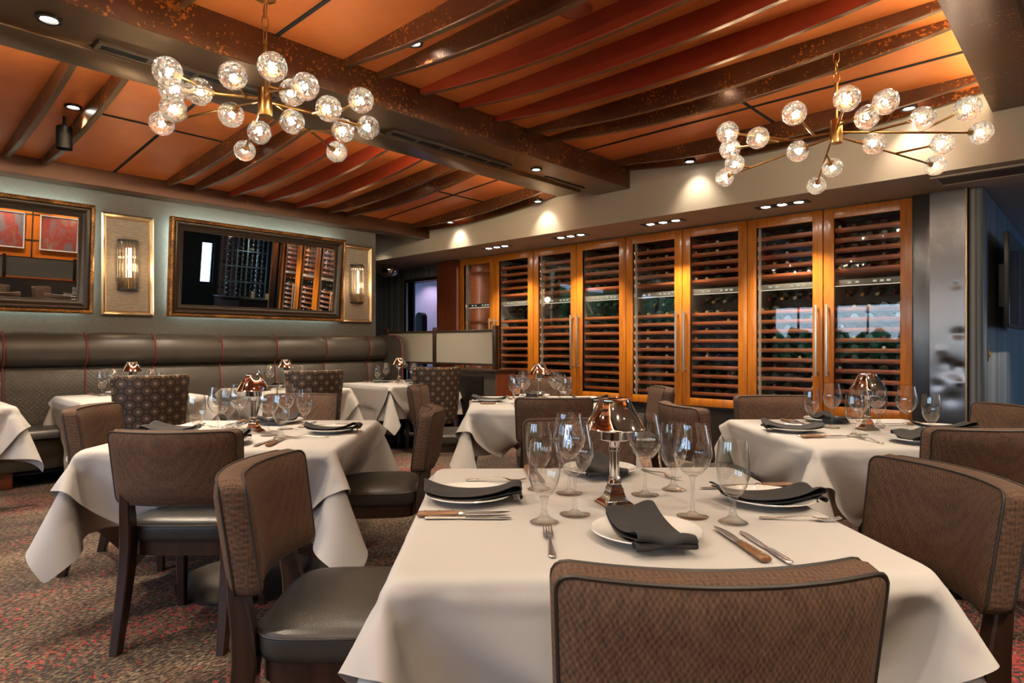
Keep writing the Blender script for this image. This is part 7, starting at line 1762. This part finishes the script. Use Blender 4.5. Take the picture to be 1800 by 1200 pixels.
for n, lab in ((9, 'of the first mirrored table'), (10, 'of the second mirrored table')):
    for k, nm in enumerate(('window side', 'orange wall side', 'corridor side', 'aisle side')):
        a = R(45 + 90 * k)
        c = TC[n] + Vector((math.sin(a), -math.cos(a), 0)) * .78
        CHAIR.place((c.x, c.y, 0), a, lb + 'at the ' + nm + ' ' + lab, 'brown woven dining chairs')
pl = 'octagon patterned chair with brass nails at '
gp = 'patterned nailhead chairs along the banquette'
chair(-2.915, 5.14, 38, pl + 'the first sconce table', PATT, gp, .27)
chair(-1.885, 6.14, 36, pl + 'the wide mirror table', PATT, gp, .27)
chair(-.80, 7.02, 30, pl + 'the frosted divider table', PATT, gp, .27)

# ================================================================== table settings
def make_lamp():
    t = thing('table_lamp', 'lamp', 'table lamp')
    m = MB()
    def sq(w, z):
        return [(-w, -w, z), (w, -w, z), (w, w, z), (-w, w, z)]
    m.loft([sq(.044, 0), sq(.044, .006), sq(.0405, .009), sq(.039, .012), sq(.031, .018), sq(.0245, .028), sq(.0205, .04), sq(.0185, .052), sq(.0165, .054), sq(.0145, .062)])
    m.build('base', CHROME, t, 20)
    MB().lathe([(.014, .06), (.02, .066), (.014, .074), (.019, .08), (.0135, .084), (.0135, .155), (.017, .157), (.017, .165), (.0145, .168), (.016, .18), (.019, .186)], 20).build('column', CHROME, t)
    MB().lathe([(.02, .182), (.038, .185), (.041, .188), (.041, .214), (.038, .214), (.03, .193), (.0, .191)], 28).build('candle_cup', CHROME, t)
    m = MB()
    m.lathe([(.086, .216), (.0865, .219), (.083, .222), (.044, .296), (.0445, .300), (.042, .302), (.0405, .299), (.081, .2215), (.084, .217)], 40, cap0=False, cap1=False)
    m.build('lamp_shade', SHADE, t, 50)
    MB().lathe([(.035, .212), (.035, .25), (.033, .25), (.033, .210)], 20, cap0=False, cap1=False).build('candle_glass', TGLASS, t)
    return t


SHADE = plain('copper_tinted_chrome', (.72, .67, .62), .07, 1.0, .03)


def make_goblet():
    t = thing('water_goblet', 'goblet', 'glass')
    MB().lathe([(.0, 0), (.0355, 0), (.037, .002), (.033, .005), (.018, .011), (.0085, .022), (.0062, .038), (.0075, .056), (.013, .066), (.0, .068)], 28).build('stem', SGLASS, t, 60)
    MB().lathe([(.012, .066), (.023, .075), (.033, .092), (.0395, .115), (.042, .138), (.0415, .162), (.039, .188), (.0365, .208), (.0357, .208), (.0382, .188), (.0405, .162), (.041, .138), (.0385, .116), (.032, .094), (.022, .078), (.0, .072)],
               32, cap0=False).build('bowl', TGLASS, t, 60)
    return t


def make_wine():
    t = thing('wine_glass', 'glass', 'glass')
    MB().lathe([(.0, 0), (.040, 0), (.0415, .002), (.037, .004), (.015, .008), (.0055, .018), (.0042, .05), (.0042, .085), (.0065, .100), (.012, .108), (.0, .110)], 28).build('stem', SGLASS, t, 60)
    MB().lathe([(.011, .107), (.026, .116), (.040, .134), (.0495, .158), (.0505, .170), (.047, .195), (.041, .222), (.0375, .243), (.0368, .243), (.0402, .222), (.0462, .195), (.0497, .170), (.0487, .159), (.0392, .136), (.025, .1185), (.0, .1125)],
               36, cap0=False).build('bowl', TGLASS, t, 60)
    return t


def make_plate():
    t = thing('plate', 'plate', 'plate')
    MB().lathe([(.0, .0), (.062, 0), (.066, .003), (.08, .008), (.124, .0195), (.128, .022), (.1265, .0245), (.118, .0225), (.078, .0125), (.070, .009), (.062, .0065), (.0, .0065)], 56).build('dish', CHINA, t, 45)
    return t


def make_napkin(seed):
    rnd = random.Random(seed)
    ph = rnd.random() * 3
    path = [(-.138, .040), (-.125, .036), (-.10, .028), (-.07, .0225), (-.04, .0195), (0, .0185), (.04, .0205), (.08, .027), (.105, .036), (.122, .043), (.135, .0445), (.145, .039), (.146, .031),
            (.138, .0255), (.12, .0225), (.09, .018), (.05, .0135), (0, .0115), (-.05, .013), (-.09, .0185), (-.118, .0265), (-.132, .031)]
    nx = 14
    rows = []
    for (y, z) in path:
        row = []
        for i in range(nx + 1):
            s = -1 + 2 * i / nx
            top = 1 if z > .0165 else .55
            x = s * .068 * (1 + .04 * math.sin(y * 18 + ph))
            zz = z + .007 * max(0, s) ** 2 * (1 + y * 5) + .010 * max(0, -y / .138) ** 3 * (.5 + .5 * math.cos(s * 2.2 + ph)) + .004 * math.sin(s * 5 + y * 22 + ph) * abs(y) / .138
            row.append((x + .03 * y, y * (1 - .03 * s), zz * top + (1 - top) * z))
        rows.append(row)
    m = MB()
    m.loft(rows, closed=False)
    # rolled edge layers hanging over the lower fold
    m2 = []
    for k in range(13):
        a = k / 12
        m2.append([(s * .069 + .004, .128 + .016 * math.cos(math.pi * (a * 1.6 - .3)), .024 + .0085 * math.sin(math.pi * (a * 1.6 - .3)) + .003 * math.sin(s * 4 + ph)) for s in [-1 + 2 * i / nx for i in range(nx + 1)]])
    m.loft(m2, closed=False)
    o = m.build('napkin', NAPKIN, smooth=180)
    so = o.modifiers.new('thick', 'SOLIDIFY')
    so.thickness, so.offset = .0028, 0
    s = o.modifiers.new('smooth', 'SUBSURF')
    s.levels = s.render_levels = 1
    return o


def flat_sweep(m, pts):
    """cutlery bar along y: (y, zmid, width, thick)"""
    rings = []
    for y, z, w, t in pts:
        rings.append([(w / 2 * math.cos(a), y, z + t / 2 * math.sin(a)) for a in [2 * math.pi * k / 10 for k in range(10)]])
    return m.loft(rings)


def make_fork():
    t = thing('fork', 'fork', 'fork')
    m = flat_sweep(MB(), [(-.10, .004, .006, .002), (-.098, .004, .014, .004), (-.085, .004, .016, .0045), (-.04, .006, .011, .004), (.0, .011, .0065, .0045), (.022, .0125, .0065, .004), (.03, .0115, .009, .003)])
    m.build('handle', CUTLERY, t, 60)
    m = flat_sweep(MB(), [(.028, .0115, .008, .003), (.036, .0095, .020, .0026), (.045, .006, .024, .0026), (.055, .0045, .0245, .0026)])
    for k in range(4):
        x = -.0096 + .0064 * k
        m.loft([[(x - w, y, z), (x + w, y, z), (x + w, y, z + .002), (x - w, y, z + .002)] for y, z, w in ((.052, .0035, .0023), (.07, .004, .0021), (.088, .007, .0018), (.1, .0105, .0009))])
    m.build('tines', CUTLERY, t, 40)
    return t


def make_knife():
    t = thing('table_knife', 'knife', 'knife')
    m = flat_sweep(MB(), [(-.115, .0045, .006, .004), (-.112, .0045, .016, .008), (-.10, .0045, .017, .009), (-.05, .0045, .013, .008), (-.02, .0045, .0105, .0065), (-.014, .0045, .0125, .008), (-.009, .0045, .0125, .008)])
    for s in (-.004, .004):
        m.tube([(s, -.105, .0085), (s * .8, -.03, .0075)], .0012, 5)
    m.build('handle', CUTLERY, t, 50)
    poly = [(-.006, -.01), (.006, -.01), (.0085, .02), (.0095, .07), (.008, .095), (.002, .112), (-.006, .105), (-.0075, .05), (-.007, .0)]
    m = MB()
    m.loft([[(x, y, .003) for x, y in poly], [(x, y, .0048) for x, y in poly]])
    m.build('blade', CUTLERY, t, 30)
    return t


def make_steak():
    t = thing('steak_knife', 'knife', 'knife')
    m = flat_sweep(MB(), [(-.125, .008, .012, .01), (-.122, .008, .026, .0145), (-.105, .008, .0285, .0155), (-.075, .008, .023, .015), (-.045, .008, .023, .0145), (-.02, .008, .0215, .0125), (-.014, .008, .019, .011)])
    hd = m.build('handle', KWOOD, t, 50)
    m = MB()
    for y in (-.105, -.068, -.032):
        m.lathe([(0, .0161), (.0032, .016), (.0032, .0), (0, 0)], 10, (0, y, 0))
    m.build('rivet', CUTLERY, hd)
    flat_sweep(MB(), [(-.018, .008, .02, .012), (-.008, .008, .02, .0125), (-.002, .008, .016, .009), (.002, .008, .012, .005)]).build('bolster', CUTLERY, t, 50)
    poly = [(-.010, .0), (.008, .0), (.0115, .04), (.011, .08), (.007, .105), (-.004, .122), (-.0085, .1), (-.0095, .05)]
    m = MB()
    m.loft([[(x, y, .007) for x, y in poly], [(x, y, .0088) for x, y in poly]])
    m.build('blade', CUTLERY, t, 30)
    return t


LAMP, GOB, WINE, PLATE, FORK, KNIFE, STEAK = map(Proto, (make_lamp(), make_goblet(), make_wine(), make_plate(), make_fork(), make_knife(), make_steak()))
naps = [Proto(make_napkin(s)) for s in (1, 5, 9)]
for p in naps:
    p.root['category'] = 'napkin'
SIDE4 = {0: 'near', 90: 'column', 180: 'far', 270: 'banquette'}
SIDE4 = {0: 'viewer side', 90: 'column side', 180: 'far side', 270: 'banquette side'}
SIDE2 = {90: 'room side', 270: 'wall side'}
ZT = TOPZ + .0008
rj = random.Random(11)


def setting(n, face, pr=.40, scale=1.0, place=None):
    """one place: face = 0 for the diner nearest the viewer, 90 for the one on the steel column side"""
    c = TC[n]
    small = n in (5, 6, 7, 8)
    base = 0 if small else (R(45) if n > 8 else RT)
    a = base + R(face)
    nm = (SIDE2 if small else SIDE4)[face]
    who = nm + ' of ' + TS(n)
    if n > 8:
        who = nm + ' of ' + ('first' if n == 9 else 'second') + ' mirrored table'

    def at(x, y, z=0.0, jit=.006):
        x += rj.uniform(-jit, jit)
        y += rj.uniform(-jit, jit)
        return (c.x + x * math.cos(a) - y * math.sin(a), c.y + x * math.sin(a) + y * math.cos(a), ZT + z)
    k = .9 if small else 1.0
    pl = dict(plate=(0, -pr * k), fork=(-.2 * k, -.34 * k), knife=(.19 * k, -.35 * k), steak=(.235 * k, -.345 * k), goblet=(.205 * k, -.195 * k), wine=(.125 * k, -.125 * k))
    pl.update(place or {})
    g = lambda w: w + ' on ' + TS(n) if n < 9 else w + ' on the mirrored tables'
    PLATE.place(at(*pl['plate']), a, 'white china plate under a napkin, ' + who, g('plates'))
    naps[(n + face // 90) % 3].place(at(*pl['plate'], .0005, 0), a + R(pl.get('nrot', rj.uniform(-14, 14)) + (180 if face in (270, 90) and n != 1 else 0)), 'charcoal napkin folded across the plate, ' + who, g('napkins'))
    GOB.place(at(*pl['goblet']), rj.random() * 6, 'short stemmed water goblet, ' + who, g('goblets'))
    WINE.place(at(*pl['wine']), rj.random() * 6, 'tall thin stemmed wine glass, ' + who, g('wine glasses'))
    if n > 8:
        return
    FORK.place(at(*pl['fork']), a + R(pl.get('frot', rj.uniform(-6, 6))), 'polished steel fork, ' + who, g('forks'))
    KNIFE.place(at(*pl['knife']), a + R(pl.get('krot', rj.uniform(-5, 5))), 'all steel table knife, ' + who, g('table knives'))
    STEAK.place(at(*pl['steak']), a + R(pl.get('srot', rj.uniform(-5, 5))), 'wood handled steak knife, ' + who, g('steak knives'))


def loc1(px, py, face=0):
    """photo point on the front table -> coordinates of that side's diner"""
    p = P(px, py, TOPZ) - TC[1]
    a = -(RT + R(face))
    return (p.x * math.cos(a) - p.y * math.sin(a), p.x * math.sin(a) + p.y * math.cos(a))


setting(1, 0, place=dict(plate=loc1(1136, 946), fork=loc1(968, 955), knife=loc1(1338, 961), steak=loc1(1294, 958), goblet=loc1(1287, 918), wine=loc1(1217, 909), nrot=186, frot=-1.5, krot=4, srot=5))
setting(1, 270, place=dict(plate=loc1(829, 879, 270), fork=loc1(872, 846, 270), knife=loc1(826, 913, 270), steak=loc1(815, 906, 270), goblet=loc1(961, 919, 270), wine=loc1(1008, 905, 270), nrot=2, krot=-2, srot=3, frot=-6))
setting(1, 90, place=dict(plate=loc1(1346, 884, 90), fork=loc1(1408, 914, 90), knife=loc1(1290, 859, 90), steak=loc1(1330, 857, 90), goblet=loc1(1186, 861, 90), wine=loc1(1137, 871, 90), nrot=184, krot=6, srot=2, frot=170))
setting(1, 180, place=dict(plate=loc1(1052, 832, 180), fork=loc1(1160, 836, 180), knife=loc1(945, 838, 180), steak=loc1(932, 836, 180), goblet=loc1(946, 861, 180), wine=loc1(1003, 868, 180), nrot=5, frot=24, krot=4, srot=2))
for n in (2, 3, 4):
    for f in (0, 90, 180, 270):
        setting(n, f)
for n in (5, 6, 7, 8):
    for f in (90, 270):
        setting(n, f, .36)
for n in (9, 10):
    for f in (0, 90, 180, 270):
        setting(n, f)
for n in range(1, 9):
    c = TC[n]
    if n == 1:
        c = P(1080, 889, TOPZ)
    LAMP.place((c.x, c.y, ZT), (0 if n > 4 else RT) + R(rj.uniform(-8, 14)), 'small chrome lamp with conical shade in the middle of ' + TS(n), 'small table lamps')
# salt cellar and small dishes on the table before the wine cabinets
for px, py, nm, lab in ((915, 702, 'salt_shaker', 'tiny pale salt shaker beside the glasses, table before the wine cabinets'), (990, 692, 'sauce_dish', 'tiny white dish beside the lamp, table before the wine cabinets')):
    p = P(px, py, TOPZ)
    t = thing(nm, lab, nm.replace('_', ' '), (p.x, p.y, ZT))
    if nm == 'salt_shaker':
        MB().lathe([(0, 0), (.017, 0), (.018, .004), (.014, .03), (.015, .034), (0, .034)], 16).build('body', WHITEC, t)
        MB().lathe([(.0145, .034), (.014, .042), (.008, .046), (0, .046)], 16).build('cap', CUTLERY, t)
    else:
        MB().lathe([(0, 0), (.02, 0), (.032, .016), (.034, .018), (.031, .017), (.018, .004), (0, .004)], 20).build('bowl', WHITEC, t)


# ================================================================== chandeliers
def chandelier(label, canopy_px, hub_px, hub_z, globes, arms, hook):
    hx, hy = hub_px
    H = P(hx, hy, hub_z)
    t = thing('chandelier', label, 'chandelier', H, 0, 'brass chandeliers with crystal globes')
    MB().lathe([(0, -.075), (.036, -.075), (.037, -.07), (.037, .07), (.034, .075), (0, .075)], 28).build('hub', BRASS, t)
    topz = 3.13 - hub_z
    m = MB()
    m.cyl((0, 0, .07), (0, 0, topz - .26), .009, n=12)
    m.cyl((0, 0, topz - .265), (0, 0, topz - .25), .013, n=12)
    m.build('rod', BRASS, t)
    m = MB()
    for k, zc in enumerate((topz - .215, topz - .15, topz - .085)):
        pts = []
        for q in range(14):
            a = 2 * math.pi * q / 14
            x, z = .018 * math.cos(a), zc + .042 * math.sin(a)
            pts.append((x, 0, z) if k % 2 == 0 else (0, x, z))
        m.tube(pts, .0035, 6, True)
    m.build('chain', BRASS, t)
    MB().lathe([(0, topz - .05), (.016, topz - .048), (.02, topz - .03), (.055, topz - .022), (.062, topz - .005), (.06, topz + .005), (0, topz + .005)], 28).build('canopy', BRASS, t)
    pos = {}
    for i, (px, py, dz) in enumerate(globes):
        pos[i] = P(px, py, hub_z + dz) - H
    grown = {}
    for i in range(len(globes)):
        if arms[i] is None:
            grown[i] = Vector((pos[i].x, pos[i].y, 0)).normalized() * .034 + Vector((0, 0, random.uniform(-.03, .035)))
    for i in range(len(globes)):
        par = arms[i]
        g = pos[i]
        if par is None:
            s = grown[i]
        else:
            j, f = par
            s = grown[j].lerp(pos[j], f)
        d = (g - s).normalized()
        e = g - d * .058
        m = MB().cyl(s, e, .0072, n=10)
        arm = m.build('arm', BRASS, t)
        MB().cyl(e - d * .016, e + d * .012, .014, .017, n=14).build('socket', BRASS, arm)
        m = MB()
        prof = []
        nv = 8
        n = 14
        rings = []
        for k in range(nv + 1):
            th = math.pi * k / nv
            r = .072 * math.sin(th) * (1 + .04 * math.cos(th))
            r = max(r, .016)
            z = -.07 * math.cos(th)
            off = (k % 2) * math.pi / n
            rings.append([(r * math.cos(2 * math.pi * q / n + off), r * math.sin(2 * math.pi * q / n + off), z) for q in range(n)])
        q = d.to_track_quat('Z', 'Y').to_matrix().to_4x4()
        m.M = Matrix.Translation(g) @ q
        # triangulated facets
        vs = [p for rg in rings for p in rg]
        fs = []
        for a in range(nv):
            for b in range(n):
                b2 = (b + 1) % n
                p0, p1, p2, p3 = a * n + b, a * n + b2, (a + 1) * n + b2, (a + 1) * n + b
                fs += ([(p0, p1, p3), (p1, p2, p3)] if a % 2 else [(p0, p1, p2), (p0, p2, p3)])
        fs += [tuple(range(n - 1, -1, -1)), tuple(nv * n + b for b in range(n))]
        m.raw(vs, fs)
        gl = m.build('globe', CRYSTAL, t, 0)
        MB().sphere(g - d * .006, .0095, 10, 8, 1.0).build('bulb', BULB, gl)
    return t


N_ = None
chandelier('brass branching chandelier of crystal globes hanging in front of the mirrors', (468, 8), (466, 180), 2.54,
           [(294, 125, .02), (304, 158, 0), (349, 161, 0), (304, 191, -.02), (284, 217, 0), (409, 133, .04), (406, 202, -.02), (479, 117, .03), (514, 163, .02), (537, 152, .0),
            (578, 191, -.02), (456, 233, -.04), (430, 265, 0), (514, 214, -.04), (635, 176, .03), (604, 229, -.02), (592, 267, 0), (647, 224, 0)],
           [(1, .5), N_, (1, .35), (4, .72), N_, (1, .15), (4, .2), N_, (7, .35), (7, .15), (17, .4), (12, .4), N_, (16, .2), (17, .55), (16, .55), N_, N_], True)
chandelier('brass branching chandelier of crystal globes in front of the wine cabinets', (1471, 90), (1470, 231), 2.57,
           [(1279, 233, .02), (1283, 262, 0), (1291, 288, -.03), (1273, 312, -.06), (1332, 242, -.02), (1396, 199, .03), (1402, 266, -.05), (1489, 173, .0), (1524, 206, -.02), (1557, 179, .0),
            (1622, 208, 0), (1702, 190, .0), (1724, 233, -.03), (1657, 252, -.04), (1644, 291, -.06), (1537, 252, -.06), (1463, 295, -.08), (1435, 326, -.1)],
           [(1, .4), N_, (3, .72), N_, (1, .5), (1, .15), (3, .2), N_, (7, .3), (7, .12), (12, .2), (12, .55), N_, (14, .55), N_, (14, .15), (17, .4), N_], False)

# ================================================================== camera and render look
cam = bpy.data.cameras.new('camera')
cam.sensor_width = 36
cam.lens = F / 1800 * 36
cam.shift_y = (HOR - 600) / 1800
cam.clip_start = .05
co = bpy.data.objects.new('camera', cam)
COL.objects.link(co)
co.location = (0, 0, HC)
co.rotation_euler = (R(90), 0, TH)
SC.camera = co
SC.view_settings.view_transform = 'Standard'
SC.view_settings.look = 'None'
SC.view_settings.gamma = 1
SC.view_settings.use_curve_mapping = False
SC.view_settings.exposure = 0.95
cy = SC.cycles
cy.use_denoising = True
cy.max_bounces = 10
cy.diffuse_bounces = 4
cy.glossy_bounces = 5
cy.transmission_bounces = 8
cy.transparent_max_bounces = 32
cy.caustics_reflective = False
cy.caustics_refractive = False
cy.sample_clamp_indirect = 6
cy.sample_clamp_direct = 0
